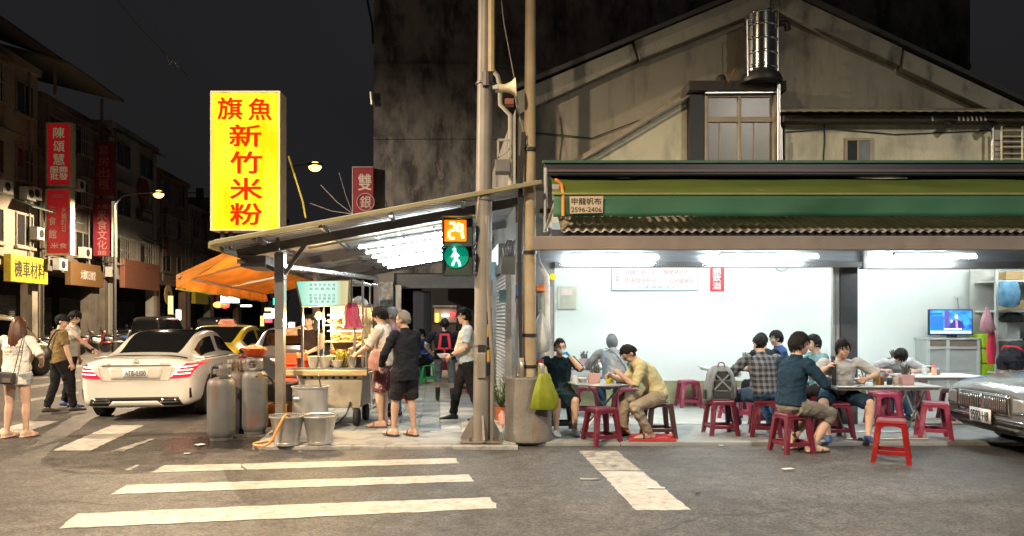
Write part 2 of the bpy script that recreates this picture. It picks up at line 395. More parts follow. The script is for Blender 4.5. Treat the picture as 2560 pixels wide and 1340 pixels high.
# ---------------------------------------------------------------- street lamps (sodium)
m_lampmetal = mat('lamp_metal', (.07, .07, .07), .6, .3)
m_sod = emit('sodium_lens', (1, .5, .13), 3.2)
def street_lamp(label, base, h, arm, power, c=(1, .76, .49), r=.12, cone=162):
    t = thing('street_lamp', label, 'street lamp', base, 0, 'street lamps along the roads')
    a = V((arm[0], arm[1], 0))
    MB().lathe([(.14, 0), (.14, .5), (.085, .55), (.06, h - 1)], n=12).build('pole', m_lampmetal, t, smooth=True)
    pts = [V((0, 0, h - 1.02)), V((0, 0, h - .5)), a * .2 + V((0, 0, h - .12)), a * .55 + V((0, 0, h + .03)), a + V((0, 0, h + .06))]
    MB().tube(pts, [.06, .052, .045, .04, .04], 8).build('arm', m_lampmetal, t, smooth=True)
    d = a.normalized(); T = Matrix.Translation(a * 1.0 + d * .3 + V((0, 0, h + .06))) @ Matrix.Rotation(atan2(d.y, d.x), 4, 'Z')
    MB().ell((0, 0, 0), (.38, .16, .10), 14, 8, T).build('lamp_head', m_lampmetal, t, smooth=True)
    MB().ell((.04, 0, -.07), (.27, .16, .2), 14, 8, T).build('lens', m_sod, t, smooth=True)
    ld = bpy.data.lights.new('sodium_light', 'SPOT'); ld.energy = power; ld.color = c; ld.shadow_soft_size = r
    ld.spot_size = R(cone); ld.spot_blend = .7 if cone < 175 else .2                      # cut-off lantern: most of its light goes down
    lo = bpy.data.objects.new('sodium_light', ld); col.objects.link(lo); lo.parent = t
    lo.location = T @ V((.04, 0, -.34)); return t
street_lamp('curved arm street lamp lit orange beside the row of parked scooters', (gx(287, 37), 37, 0), 7.9, (1.85, 0, 0), 6500, cone=180)
street_lamp('lit orange street lamp standing beyond the yellow sign and canopy', (gx(704, 30), 30, 0), 7.8, (1.05, -.1, 0), 3000)
street_lamp('tall street lamp at the crossing opposite the corner shop', (-6.2, 1.4, 0), 9.2, (1.6, .2, 0), 5600)
street_lamp('added unseen street lamp on the near side road facing the tables', (9.5, -3.0, 0), 9.2, (-1.4, .4, 0), 3900, (1, .93, .82), cone=172)  # added out of view to brighten the right foreground and lower wall
street_lamp('added unseen street lamp on the far side of the scooter street', (-19, 8.5, 0), 8.6, (1.4, 0, 0), 10500, (1, .76, .52), cone=180)  # added out of view to brighten the dark rear wall and left houses
# ---------------------------------------------------------------- the gabled shop house
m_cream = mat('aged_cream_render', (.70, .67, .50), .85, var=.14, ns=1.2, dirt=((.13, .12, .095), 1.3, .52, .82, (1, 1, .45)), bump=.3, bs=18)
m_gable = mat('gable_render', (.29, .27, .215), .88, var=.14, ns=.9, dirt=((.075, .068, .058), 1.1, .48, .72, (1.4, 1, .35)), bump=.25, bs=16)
m_verge = mat('verge_concrete', (.25, .24, .20), .85, var=.14, ns=1.6, dirt=((.06, .06, .05), 2.2, .50, .68, (1, 1, .6)), bump=.25, bs=25)
m_rooftile = mat('dark_roof', (.035, .035, .035), .8)
m_white = mat('white_wall_paint', (.80, .84, .82), .6, var=.03, ns=1)
m_skirt = mat('olive_skirting', (.32, .31, .17), .6, var=.1)
m_col = mat('dark_column', (.055, .057, .06), .45, var=.15)
m_steel = mat('stainless_steel', (.62, .64, .66), .24, .9, var=.08, ns=3)
m_dsteel = mat('dull_steel', (.36, .36, .36), .42, .85, var=.15)
m_brownst = mat('brown_beam_paint', (.20, .165, .14), .55, var=.12, ns=3, dirt=((.16, .11, .08), 4, .55, .8, (1, 1, 1)))
m_black = mat('black_paint', (.015, .015, .017), .5)
m_darkgl = mat('dark_window_glass', (.05, .06, .055), .12, 0, spec=.6)
m_framew = mat('old_window_frame', (.40, .33, .24), .6, var=.15)
m_alu = mat('aluminium', (.55, .55, .53), .35, .7, var=.1)
shop = thing('gabled_shop_house', 'old cream gabled house with open white lit noodle shop on the ground floor', 'building', (4, 11.1, 0))
def sp(mb, name, m, **k): return mb.build(name, m, shop, world=True, **k)
YF, YB = 11.0, 13.42
# ground floor room
sp(MB().b2((.3, YB, 0), (14, YB + .2, 3.05)), 'back_wall', m_white)
sp(MB().b2((.62, YB - .012, .06), (14, YB - .001, .50)), 'skirting', m_skirt)
sp(MB().prism([(.06, YF + .02, 0), (.60, YF + .02, 0), (.60, YB, 0), (-.16, YB, 0)], (0, 0, 3.05)), 'room_side_wall', m_white)
sp(MB().b2((13.2, YF, 0), (13.5, YB, 3.05)), 'far_side_wall', m_white)
sp(MB().b2((.1, YF + .1, 3.06), (14, YB + .2, 3.2)), 'ceiling', m_white)
sp(MB().b2((gx(2102, YF), YF, .05), (gx(2145, YF), YF + .28, 2.6)), 'column', m_col, bevel=.01)
for a, b in ((2084, 2090), (2092, 2100)): sp(MB().b2((gx(a, YF), YF + .02, .05), (gx(b, YF), YF + .10, 2.45)), 'shutter_guide', m_alu)
sp(MB().b2((gx(1376, YF), YF - .02, .05), (gx(1386, YF), YF + .12, 2.45)), 'shutter_guide', m_alu)
sp(MB().b2((.06, YF - .16, 2.455), (13, YF + .1, 2.66)), 'shutter_box', mat('shutter_box_steel', (.55, .60, .66), .3, .8, var=.25, ns=2.5, stretch=(.4, 1, 4), bump=.6, bs=4))
sp(MB().b2((.62, YF - .22, 2.37), (gx(2145, YF), YF + .0, 2.452)), 'lintel', m_steel, bevel=.01)
sp(MB().b2((gx(2145, YF) + .005, YF - .18, 2.35), (13, YF + .0, 2.452)), 'lintel', m_dsteel, bevel=.01)
sp(MB().b2((gx(2140, YF), YF - .24, 2.34), (gx(2150, YF), YF - .165, 2.72)), 'shutter_bracket', m_dsteel)
# upper wall: gable, cut by a dormer and a lower lit wall
YG = 11.12
def gp(px, py, Y=YG): return W(px, py, Y)
gable = [gp(1292, 470), gp(1292, 285), gp(1917, 20), gp(2640, 345), gp(2760, 400), gp(2760, 470)]
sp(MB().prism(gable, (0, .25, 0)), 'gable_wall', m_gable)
def verge(a, b, c, d, dy=0.): sp(MB().prism([gp(*a), gp(*b), gp(*c), gp(*d)], (0, .14, 0)), 'verge', m_verge, bevel=.012).location.y -= .145 + dy
verge((1285, 240), (1576, 117), (1590, 157), (1296, 292))
verge((1581, 112), (1917, -26), (1917, 30), (1595, 158), .02)
verge((1918.5, -26), (2244, 128), (2238, 172), (1918.5, 30))
verge((2246, 134), (2700, 348), (2690, 392), (2243, 180), .015)
for (a, b) in (((1270, 240), (1917, -30)), ((1917, -30), (2720, 349))):
    p, q = gp(*a), gp(*b)
    sp(MB().prism([p, q, q + V((0, 0, .07)), p + V((0, 0, .07))], (0, 7, 0)), 'roof_slope', m_rooftile).location.y -= .2
# flank along the arcade, with a roller shutter
flank = [(.055, 11.03), (-.66, 18.2), (-.3, 18.2), (.05, 14)]
sp(MB().prism([(a, b, 0) for a, b in flank], (0, 0, 4.75)), 'flank_wall', mat('flank_render', (.30, .29, .27), .85, var=.2, ns=1.5, dirt=((.10, .095, .09), 1.5, .5, .75, (1, 1, .4)), bump=.2))
sh = MB()
def fk(t, z, off=0.): return V((lerp(.055, -.66, t) - off, lerp(11.03, 18.2, t) - off * .1, z))
for i in range(36):
    z0 = .12 + i * .064
    sh.prism([fk(.10, z0, .02), fk(.10, z0 + .03, .045), fk(.10, z0 + .062, .02)], fk(.46, 0) - fk(.10, 0))
sp(sh, 'roller_shutter', mat('shutter_grey', (.42, .43, .43), .45, .5, var=.1))
for t in (.095, .47): sp(MB().prism([fk(t, .05, 0), fk(t, .05, .09), fk(t + .012, .05, .09), fk(t + .012, .05, 0)], (0, 0, 2.5)), 'shutter_guide', m_alu)
sp(MB().prism([fk(.08, 2.46, 0), fk(.08, 2.46, .22), fk(.48, 2.46, .22), fk(.48, 2.46, 0)], (0, 0, .34)), 'shutter_hood', m_dsteel, bevel=.01)
sp(MB().prism([(.06, 10.86, 0), (.62, 10.86, 0), (.62, 11.02, 0), (.06, 11.02, 0)], (0, 0, 2.45)), 'corner_pier', mat('pier_grey', (.30, .30, .30), .6, var=.2, ns=3, dirt=((.14, .13, .12), 3, .5, .75, (1, 1, .5))))
# lean-to wall below the slanting flashing
low = [gp(1446, 410, 11.02), gp(1730, 242, 11.02), gp(1730, 410, 11.02)]
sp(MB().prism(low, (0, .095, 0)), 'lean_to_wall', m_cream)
sp(MB().bar(gp(1415, 417, 10.97), gp(1740, 224, 10.97), .14, .05), 'flashing', mat('flashing_metal', (.30, .24, .16), .5, .4, var=.2))
sp(MB().tube([gp(1440, 408, 10.88), gp(1600, 313, 10.88), gp(1728, 237, 10.88)], .018, 6), 'conduit', m_alu)
# dormer box with window
dx0, dx1 = gx(1726, 10.8), gx(1952, 10.8)
sp(MB().b2((dx0, 10.8, 3.2), (gx(1760, 10.8), 11.3, gz(222, 10.8))), 'dormer_cheek', m_black)
sp(MB().b2((gx(1942, 10.8), 10.8, 3.2), (dx1, 11.3, gz(222, 10.8))), 'dormer_cheek', m_black)
sp(MB().b2((dx0 - .05, 10.7, gz(232, 10.8)), (dx1 + .05, 11.3, gz(206, 10.8))), 'dormer_roof', mat('tar_felt', (.05, .045, .04), .9, bump=.4), bevel=.015)
sp(MB().b2((gx(1760, 10.8), 11.0, 3.2), (gx(1942, 10.8), 11.05, gz(232, 10.8))), 'dormer_back', m_black)
win = MB()
def fr(x0, x1, y0, y1, Y, d, mb): mb.b2((gx(x0, Y), Y, gz(y1, Y)), (gx(x1, Y), Y + d, gz(y0, Y)))
wf = MB()
for x0, x1, y0, y1 in ((1762, 1770, 236, 404), (1933, 1941, 236, 404), (1845, 1853, 236, 404)): fr(x0, x1, y0, y1, 10.8, .06, wf)
for x0, x1, y0, y1 in ((1770, 1845, 236, 243), (1853, 1933, 236, 243), (1770, 1845, 292, 305), (1853, 1933, 292, 305)): fr(x0, x1, y0, y1, 10.803, .055, wf)
wo = sp(wf, 'dormer_window', m_framew, bevel=.006)
m_pane = mat('dusty_pane', (.115, .105, .075), .3, var=.25, ns=2.5, spec=.6)
for x0, x1 in ((1770, 1845), (1853, 1933)):
    for y0, y1 in ((243, 292), (305, 404)):
        b = MB(); fr(x0, x1, y0, y1, 10.83, .012, b); b.build('pane', m_pane, wo, world=True)
    b = MB(); fr((x0 + x1) / 2 - 1.5 - 8, (x0 + x1) / 2 + 1.5 - 8, 305, 404, 10.818, .01, b); b.build('sash_bar', m_framew, wo, world=True)
sp(MB().bar(gp(1762, 233, 10.76), gp(1942, 231, 10.76), .05, .02), 'drip_edge', m_alu)
# lower wall on the right with eave, small window and grille
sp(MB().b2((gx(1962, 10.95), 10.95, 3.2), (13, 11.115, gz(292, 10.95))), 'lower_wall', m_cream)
ev = MB(); n = 90
rows = []
for k in range(n + 1):
    x = lerp(gx(1950, 10.7), 10.6, k / n); dz = .012 * (k % 2)
    rows.append([V((x, 10.55, gz(279, 10.55) + dz)), V((x, 11.1, gz(262, 10.55) + .1 + dz))])
ev.sheet(rows); sp(ev, 'eave_sheet', mat('eave_tin', (.42, .40, .32), .5, .5, var=.25, ns=4), solid=.012)
sp(MB().b2((gx(1962, 10.7), 10.72, gz(300, 10.7)), (10.6, 10.95, gz(287, 10.7))), 'eave_beam', mat('eave_timber', (.06, .045, .03), .8))
b = MB()
for x0, x1, y0, y1 in ((2112, 2119, 345, 402), (2177, 2184, 345, 402), (2119, 2177, 345, 351)): fr(x0, x1, y0, y1, 10.915, .05, b)
wo = sp(b, 'small_window', m_framew)
b = MB(); fr(2119, 2144, 351, 402, 10.93, .015, b); b.build('pane', m_darkgl, wo, world=True)
b = MB(); fr(2147, 2177, 351, 402, 10.925, .015, b); b.build('pane', mat('pale_pane', (.20, .23, .24), .25), wo, world=True)
b = MB(); fr(2144, 2147, 351, 402, 10.92, .02, b); b.build('sash_bar', m_framew, wo, world=True)
gr = MB()
for y in (326, 341, 354, 367, 384, 397): gr.tube([W(2502, y, 10.7), W(2600, y, 10.7)], .011, 6)
for x in (2504, 2556): gr.tube([W(x, 316, 10.69), W(x, 408, 10.69)], .014, 6)
sp(gr, 'window_grille', mat('grille_white', (.62, .60, .45), .5))
sp(MB().b2((gx(2508, 10.92), 10.9, gz(405, 10.92)), (gx(2640, 10.92), 10.945, gz(318, 10.92))), 'grilled_window', mat('brown_panel', (.15, .12, .07), .6))
sp(MB().tube([W(2482, 320, 10.75), W(2482, 408, 10.75)], .022, 8), 'downpipe', m_alu)
for x, y in ((2368, 312), (2466, 318)):
    sp(MB().tube([W(x, y, 10.7), W(x + 24, y - 12, 10.93)], [.055, .03], 10).mt(0), 'vent_pipe', m_black, smooth=True)
for x in range(2330, 2470, 11):
    sp(MB().bar(W(x, 290, 10.70), W(x + 2, 302, 10.70), .022, .012), 'eave_strip', mat('strip_white', (.5, .48, .40), .7)) if random.random() < .8 else None
for P in (((1330, 330), (1480, 345), (1600, 300), (1722, 318)), ((1965, 330), (2080, 322), (2240, 336), (2480, 326)), ((1400, 290), (1405, 340), (1398, 405)), ((2060, 300), (2062, 350), (2058, 405))):
    sp(MB().tube([W(a, b, 10.93 if a > 1900 else 11.09) for a, b in P], .009, 5), 'wall_cable', m_black)
# downpipe and pipes on the flank and beside the dormer
sp(MB().tube([W(1228, 172, 10.95), W(1244, 190, 10.95), W(1250, 215, 10.95), W(1251, 262, 10.95), W(1276, 288, 10.95), W(1277, 470, 10.95)], .035, 8), 'downpipe', mat('grey_pvc', (.40, .38, .32), .5), smooth=True)
for k, x in enumerate((1944, 1949, 1954)): sp(MB().tube([W(x, 60 + k * 130, 10.66), W(x + 1, 408, 10.66)], .011, 6), 'water_pipe', m_alu)
sp(MB().tube([W(1868, 50, 10.55), W(1870, 200, 10.55)], .01, 6), 'water_pipe', m_alu)
sp(MB().tube([W(1868, 50, 10.55), W(1945, 22, 10.6), W(1946, 70, 10.6)], .01, 6), 'water_pipe', m_alu)
sp(MB().tube([W(1820, 208, 10.6), W(1830, 190, 10.6), W(1836, 172, 10.6)], .012, 6), 'roof_tap', mat('tap_red', (.2, .04, .03), .5))
# air-conditioner bracket on the flank
b = MB()
for p, q in (((1245, 350), (1274, 350)), ((1245, 396), (1274, 396)), ((1245, 350), (1245, 396)), ((1274, 350), (1274, 396)), ((1246, 394), (1274, 372))): b.bar(W(*p, 10.8), W(*q, 10.8), .03)
sp(b, 'bracket_frame', mat('bracket_paint', (.42, .40, .33), .6))
sp(MB().b2((gx(1238, 10.95), 10.75, gz(436, 10.95)), (gx(1276, 10.95), 11.02, gz(405, 10.95))), 'outdoor_unit', mat('old_unit', (.16, .16, .155), .6), bevel=.01)
# drain pipe at the shop's corner
b = MB().tube([W(1342, 625, 10.6), W(1346, 655, 10.6), W(1368, 692, 10.6), W(1369, 830, 10.6), W(1369, 1060, 10.6)], .037, 10)
sp(b, 'drain_pipe', mat('pvc_pale', (.50, .52, .52), .4), smooth=True)
sp(MB().b2((gx(1341, 10.8), 10.835, gz(727, 10.8)), (gx(1362, 10.8), 10.858, gz(712, 10.8))), 'orange_sticker', mat('sticker_orange', (.85, .20, .04), .5))
sp(MB().b2((gx(1344, 10.8), 10.835, gz(820, 10.8)), (gx(1360, 10.8), 10.858, gz(740, 10.8))), 'notice_panel', mat('notice_grey', (.30, .30, .26), .6))

# ---------------------------------------------------------------- fluorescent tubes
m_tube = emit('fluorescent_tube', (.91, 1, .965), 74)
m_tube2 = emit('fluorescent_tube_canopy', (.92, 1, .99), 34)
m_bat = mat('batten_white', (.75, .76, .75), .4)
def tube_light(label, a, b, m=None, group='fluorescent tubes', bw=.03, bm=None):
    a, b = V(a), V(b); c = (a + b) / 2
    t = thing('fluorescent_light', label, 'light', c, 0, group)
    MB().bar(a - c + V((0, 0, .06)), b - c + V((0, 0, .06)), bw, .03).build('batten', bm or m_bat, t)
    MB().tube([a - c, b - c], .02, 8).build('tube', m or m_tube, t, smooth=True)
    d = (b - a).normalized()
    for p in (a - c, b - c): MB().box(p + V((0, 0, .02)), (.028, .028, .07)).build('end_cap', m_bat, t)
for k, (x0, x1) in enumerate(((1.2, 2.4), (3.1, 4.3), (5.6, 6.8), (8.0, 9.2))):
    tube_light('fluorescent tube on the white shop ceiling', (x0, 12.05, 2.95), (x1, 12.05, 2.95))
    if k < 3: tube_light('fluorescent tube on the white shop ceiling', (x0 + .5, 11.5, 2.95), (x1 + .5, 11.5, 2.95))
m_tube3 = emit('fluorescent_tube_front', (.93, 1, .99), 72)
tube_light('fluorescent tube under the awning above the round table', W(1425, 644, 10.45), W(1645, 644, 10.45), m_tube3, 'tubes under the awning')
tube_light('fluorescent tube under the awning left of the dark column', W(1800, 642, 10.45), W(2045, 642, 10.45), m_tube3, 'tubes under the awning')
tube_light('fluorescent tube under the awning right of the dark column', W(2235, 642, 10.45), W(2440, 642, 10.45), m_tube3, 'tubes under the awning')

# ---------------------------------------------------------------- green awning over the shop front
aw = thing('green_awning', 'long green canvas awning with roll box above the noodle shop front', 'awning', (4.5, 9.6, 2.6))
def ap_(mb, name, m, **k): return mb.build(name, m, aw, world=True, **k)
m_gtop = mat('awning_lamplit_green', (.09, .125, .02), .7, var=.12, ns=1.5, dirt=((.30, .28, .10), 2, .6, .85, (.4, 1, 1)), bump=.3, bs=3)  # lighter than the valance: lamplight from above put into the colour
m_gdrop = mat('awning_shaded_green', (.018, .095, .045), .65, var=.18, ns=1.2, bump=.3, bs=3)  # darker than the slope: shade of the upright drop put into the colour
x0, x1 = .5, 10.5; n = 70
ap_(MB().b2((.42, 9.72, gz(438, 9.72)), (x1, 9.95, gz(404, 9.72))), 'roll_box', mat('roll_box_dark', (.035, .035, .045), .4, .3, var=.2, ns=2), bevel=.02)
ap_(MB().b2((.40, 9.69, gz(408, 9.72)), (x1, 9.98, gz(402, 9.72)+.002)), 'box_lid', mat('lid_green', (.03, .10, .05), .5))
ap_(MB().b2((.42, 9.70, gz(430, 9.72)), (x1, 9.719, gz(424, 9.72))), 'box_trim', mat('trim_brown', (.10, .07, .06), .5))
rows = []
for i in range(9):
    t = i / 8; r = []
    for k in range(n + 1):
        x = lerp(x0 + .02, x1, k / n)
        sag = .035 * mnoise.noise(V((x * .9, t * 2, 3))) + .012 * mnoise.noise(V((x * 3.1, t * 3, 9)))
        Y = lerp(9.9, 9.28, t); z = lerp(gz(444, 9.9), gz(484, 9.28), t) - .05 * sin(pi * t) * .4 + sag
        r.append(V((x, Y, z)))
    rows.append(r)
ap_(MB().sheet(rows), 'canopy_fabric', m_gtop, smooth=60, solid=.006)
rows = []
for i in range(6):
    t = i / 5; r = []
    for k in range(n + 1):
        x = lerp(x0 + .02, x1, k / n)
        r.append(V((x, 9.26 + .09 * t * mnoise.noise(V((x * 1.1, 5, 0))) + .025 * t * mnoise.noise(V((x * 3.5, 8, t))), lerp(gz(486, 9.26), gz(541, 9.26), t) + .012 * mnoise.noise(V((x * 1.7, t, 1))))))
    rows.append(r)
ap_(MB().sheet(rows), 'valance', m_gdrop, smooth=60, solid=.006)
ap_(MB().tube([(x0, 9.25, gz(485.5, 9.26)), (x1, 9.25, gz(485.5, 9.26))], .016, 6), 'front_bar', mat('bar_olive', (.22, .21, .08), .5))
ap_(MB().tube([W(1388, 446, 9.85), W(1404, 462, 9.5), W(1408, 486, 9.26), W(1408, 540, 9.26)], .02, 6), 'end_piping', mat('piping_orange', (.7, .22, .03), .6))
ap_(MB().b2((gx(1380, 9.6), 9.5, gz(500, 9.5)), (gx(1398, 9.6), 9.56, gz(460, 9.5))), 'end_bracket', m_alu, bevel=.006)
ap_(MB().tube([W(1364, 420, 9.6), W(1364, 580, 9.6)], .026, 8), 'end_post', m_dsteel)
ap_(MB().bar(W(1363, 575, 9.6), W(1395, 488, 9.3), .03), 'folding_arm', m_alu)
pt = ap_(MB().prism([W(1424, 491, 9.21), W(1508, 490, 9.21), W(1507, 532, 9.21), W(1425, 534, 9.21)], (0, .006, 0)), 'maker_label', mat('label_tan', (.42, .34, .25), .6, var=.15))
m_ink = mat('ink_dark', (.03, .028, .025), .6)
c0 = W(1466, 503, 9.205); text('label_lettering', '申龍帆布', .37, .085, m_ink, pt, WM[pt.name].inverted() @ c0, bold=.012)
c0 = W(1466, 524, 9.205); text('label_lettering', '2596-2406', .38, .06, m_ink, pt, WM[pt.name].inverted() @ c0, bold=.008)
# corrugated eave below the awning
ev = thing('corrugated_eave', 'brown corrugated sheet eave sloping out below the green awning', 'eave', (4.5, 9.6, 2.6))
rows = []; n = 520
for k in range(n + 1):
    x = lerp(.62, 10.6, k / n); dz = .016 * sin(x * 2 * pi / .115) 
    rows.append([V((x, 9.34, gz(579, 9.34) + dz)), V((x, 10.15, gz(539, 10.15) + dz))])
MB().sheet(rows).build('eave_sheet', mat('eave_brown', (.42, .35, .28), .6, .2, var=.2, ns=3), ev, world=True, smooth=60)
MB().b2((.5, 9.44, gz(592, 9.44)), (10.6, 10.95, gz(583, 9.44))).build('soffit', mat('soffit_sheet', (.42, .46, .52), .45, var=.15), ev, world=True)
MB().b2((.5, 9.40, gz(590, 9.40)), (10.6, 9.435, gz(574, 9.40))).build('eave_shade_strip', mat('eave_shade_navy', (.035, .035, .06), .6), ev, world=True)  # navy strip standing in for the shade below the corrugated sheet
bm_ = MB().b2((gx(1331, 9.3), 9.28, gz(625, 9.3)), (10.6, 9.38, gz(590.5, 9.3))).build('front_beam', m_brownst, loc=(4.5, 9.33, gz(625, 9.3)), world=True, bevel=.008)
tag(bm_, 'brown painted steel beam running along the shop front under the awning', 'beam')

# ---------------------------------------------------------------- stainless water tank on the dormer
tk = thing('water_tank', 'ribbed stainless steel water tank on top of the dormer', 'water tank', (gx(1907, 10.62), 10.72, gz(205, 10.62)))
prof = [(0, 0), (.22, 0), (.225, .02)]; z = .02; hh = gz(40, 10.62) - gz(180, 10.62)
for k in range(4):
    prof += [(.225, z + .02), (.24, z + .035), (.24, z + .055), (.225, z + .07), (.225, z + hh / 4)]; z += hh / 4
prof += [(.235, z + .01), (.2, z + .035), (.06, z + .07), (0, z + .075)]
MB().lathe([(r, zz + .15) for r, zz in prof], n=32).build('tank_body', mat('tank_mirror_steel', (.6, .58, .54), .16, 1, var=.1), tk, smooth=True)
MB().lathe([(.30, .0), (.31, .04), (.27, .13), (.225, .149)], n=24).build('tank_stand', m_black, tk, smooth=True)
MB().lathe([(.07, z + .21), (.07, z + .235), (0, z + .24)], n=16).build('tank_lid', m_steel, tk)
MB().tube([(.24, -.1, z + .02), (.34, -.1, z + .02), (.36, -.1, z - .08)], .05, 8).build('float_valve', m_black, tk)
pm = thing('water_pump', 'small dark water pump on the dormer roof', 'pump', (gx(1812, 10.62), 10.8, gz(206, 10.7) + .002))
MB().lathe([(.07, 0), (.07, .1), (.05, .13), (0, .14)], n=14).build('motor', m_black, pm, smooth=True)
MB().tube([(-.28, 0, .03), (.3, 0, .03)], .02, 8).build('pipe', m_black, pm)

# ---------------------------------------------------------------- dark weathered concrete building behind
bd = thing('weathered_building', 'tall dark concrete building with mouldy stained wall behind the canopy', 'building', (4, 19, 0))
def weath():
    M = mat('mouldy_concrete', (.17, .175, .18), .9, var=.35, ns=.8, bump=.4, bs=9, dirt=((.03, .032, .036), 1.1, .42, .60, (1.2, 1, .6)))
    nt = M.node_tree; N = nt.nodes; L = nt.links; b = N['Principled BSDF']
    src = b.inputs['Base Color'].links[0].from_socket
    tc = N['Texture Coordinate']; mp = N.new('ShaderNodeMapping'); mp.inputs['Scale'].default_value = (2.4, 1, .8); L.new(tc.outputs['Object'], mp.inputs[0])
    nz = N.new('ShaderNodeTexNoise'); nz.inputs['Scale'].default_value = 1.6; nz.inputs['Detail'].default_value = 10; nz.inputs['Roughness'].default_value = .7; L.new(mp.outputs[0], nz.inputs['Vector'])
    mr = N.new('ShaderNodeMapRange'); mr.inputs[1].default_value = .51; mr.inputs[2].default_value = .66; L.new(nz.outputs[0], mr.inputs[0])
    mx = N.new('ShaderNodeMix'); mx.data_type = 'RGBA'; L.new(mr.outputs[0], mx.inputs['Factor']); L.new(src, mx.inputs['A']); mx.inputs['B'].default_value = (.20, .198, .19, 1)
    L.new(mx.outputs['Result'], b.inputs['Base Color']); return M
m_weath = weath()
def bp_(mb, name, m, **k): return mb.build(name, m, bd, world=True, **k)
L0, L1 = gx(934, 19), gx(2425, 19)
bp_(MB().b2((L0, 19, 2.8), (L1, 26, 12.4)), 'main_wall', m_weath)
bp_(MB().b2((L0 - .1, 18.9, 10.0 - .1), (L1 + .1, 18.999, 10.12)), 'ledge', m_weath)
bp_(MB().b2((L0, 18.95, gz(172, 19)), (L1, 18.999, gz(160, 19))), 'ledge', m_weath)
bp_(MB().b2((L0, 18.96, gz(348, 19)), (L1, 18.999, gz(343, 19))), 'ledge', m_weath)
bp_(MB().b2((L0, 19, .05), (gx(985, 19), 19.6, 2.798)), 'pillar', m_weath)
bp_(MB().b2((gx(1215, 19), 19, .05), (L1, 19.6, 2.798)), 'ground_wall', m_weath)
bp_(MB().b2((gx(985, 19), 19.05, gz(720, 19)), (gx(1215, 19), 19.35, 2.798)), 'arcade_beam', mat('arcade_beam_paint', (.10, .115, .14), .7))
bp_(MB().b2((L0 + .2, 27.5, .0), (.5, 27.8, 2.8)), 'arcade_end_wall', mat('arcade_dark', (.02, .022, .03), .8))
bp_(MB().b2((gx(990, 19), 18.93, .05), (gx(1004, 19), 18.998, 2.5)), 'door_jamb', m_alu)
bp_(MB().b2((gx(1013, 19), 20.5, .05), (gx(1060, 19), 20.6, 2.4)), 'dark_door', mat('dark_door_blue', (.02, .026, .045), .5))
bp_(MB().b2((gx(950, 19), 18.9, gz(765, 19)), (gx(984, 19), 18.99, gz(705, 19))), 'notice_board', mat('notice_mottled', (.28, .29, .29), .7, var=.6, ns=9))
bp_(MB().tube([W(928, 230, 18.9), W(931, 262, 18.9)], .05, 8), 'wall_pipe', m_alu)
bp_(MB().tube([W(918, 0, 18.85), W(930, 60, 18.85), W(933, 110, 18.85)], .03, 6), 'wall_cable', m_black)
# lit food stall deep in the arcade
fs = thing('lit_stall', 'small lit stall with yellow lamp and red sign deep in the dark arcade', 'stall', (gx(1110, 25.5), 25.5, .05))
def fb(px0, px1, py0, py1, dy, d): return MB().b2((gx(px0, 25.5), 25.5 + dy, gz(py1, 25.5)), (gx(px1, 25.5), 25.5 + dy + d, gz(py0, 25.5)))
fb(1084, 1140, 770, 806, .2, .05).build('back_panel', mat('stall_panel', (.30, .27, .22), .6), fs, world=True)
fb(1080, 1140, 812, 880, .0, .6).build('counter', mat('stall_counter', (.06, .05, .05), .6), fs, world=True)
fb(1088, 1095, 784, 805, .1, .08).build('yellow_lamp', emit('stall_yellow', (1, .75, .05), 3), fs, world=True)
fb(1104, 1122, 786, 790, .1, .04).build('tube', emit('stall_tube', (1, .85, .8), 6), fs, world=True)
fb(1124, 1137, 782, 790, .08, .04).build('red_sign', emit('stall_red', (1, .03, .04), 2.5), fs, world=True)
fb(1082, 1142, 763, 768, .0, .5).build('stall_roof', m_dsteel, fs, world=True)
# red vertical sign on that building's street corner
sg = thing('red_vertical_sign', 'dark red vertical sign with white characters on the dark building corner', 'sign', W(910, 560, 18.9))
MB().b2((gx(885, 18.9), 18.8, gz(560, 18.9)), (gx(935, 18.9), 18.95, gz(421, 18.9))).build('panel', mat('sign_maroon', (.22, .012, .035), .6, var=.1), sg, world=True)
b = MB()
b.b2((gx(882.5, 18.9), 18.79, gz(560, 18.9)), (gx(884.8, 18.9), 18.96, gz(420, 18.9))); b.b2((gx(882.5, 18.9), 18.79, gz(420.5, 18.9)), (gx(935, 18.9), 18.96, gz(418.5, 18.9)))
b.build('frame', mat('sign_frame_grey', (.4, .37, .36), .5), sg, world=True)
m_lw = mat('lettering_white', (.55, .50, .48), .6)
I = WM[sg.name].inverted()
text('character', '雙', .34, .42, m_lw, sg, I @ W(912, 455, 18.79), bold=.01)
text('character', '銀', .27, .30, m_lw, sg, I @ W(914, 505, 18.79), bold=.005)
rg = MB(); c0 = W(914, 505, 18.785)
rg.tube([c0 + V((.22 * cos(a * pi / 16), 0, .22 * sin(a * pi / 16))) for a in range(33)], .009, 5); rg.build('ring', m_lw, sg, world=True)
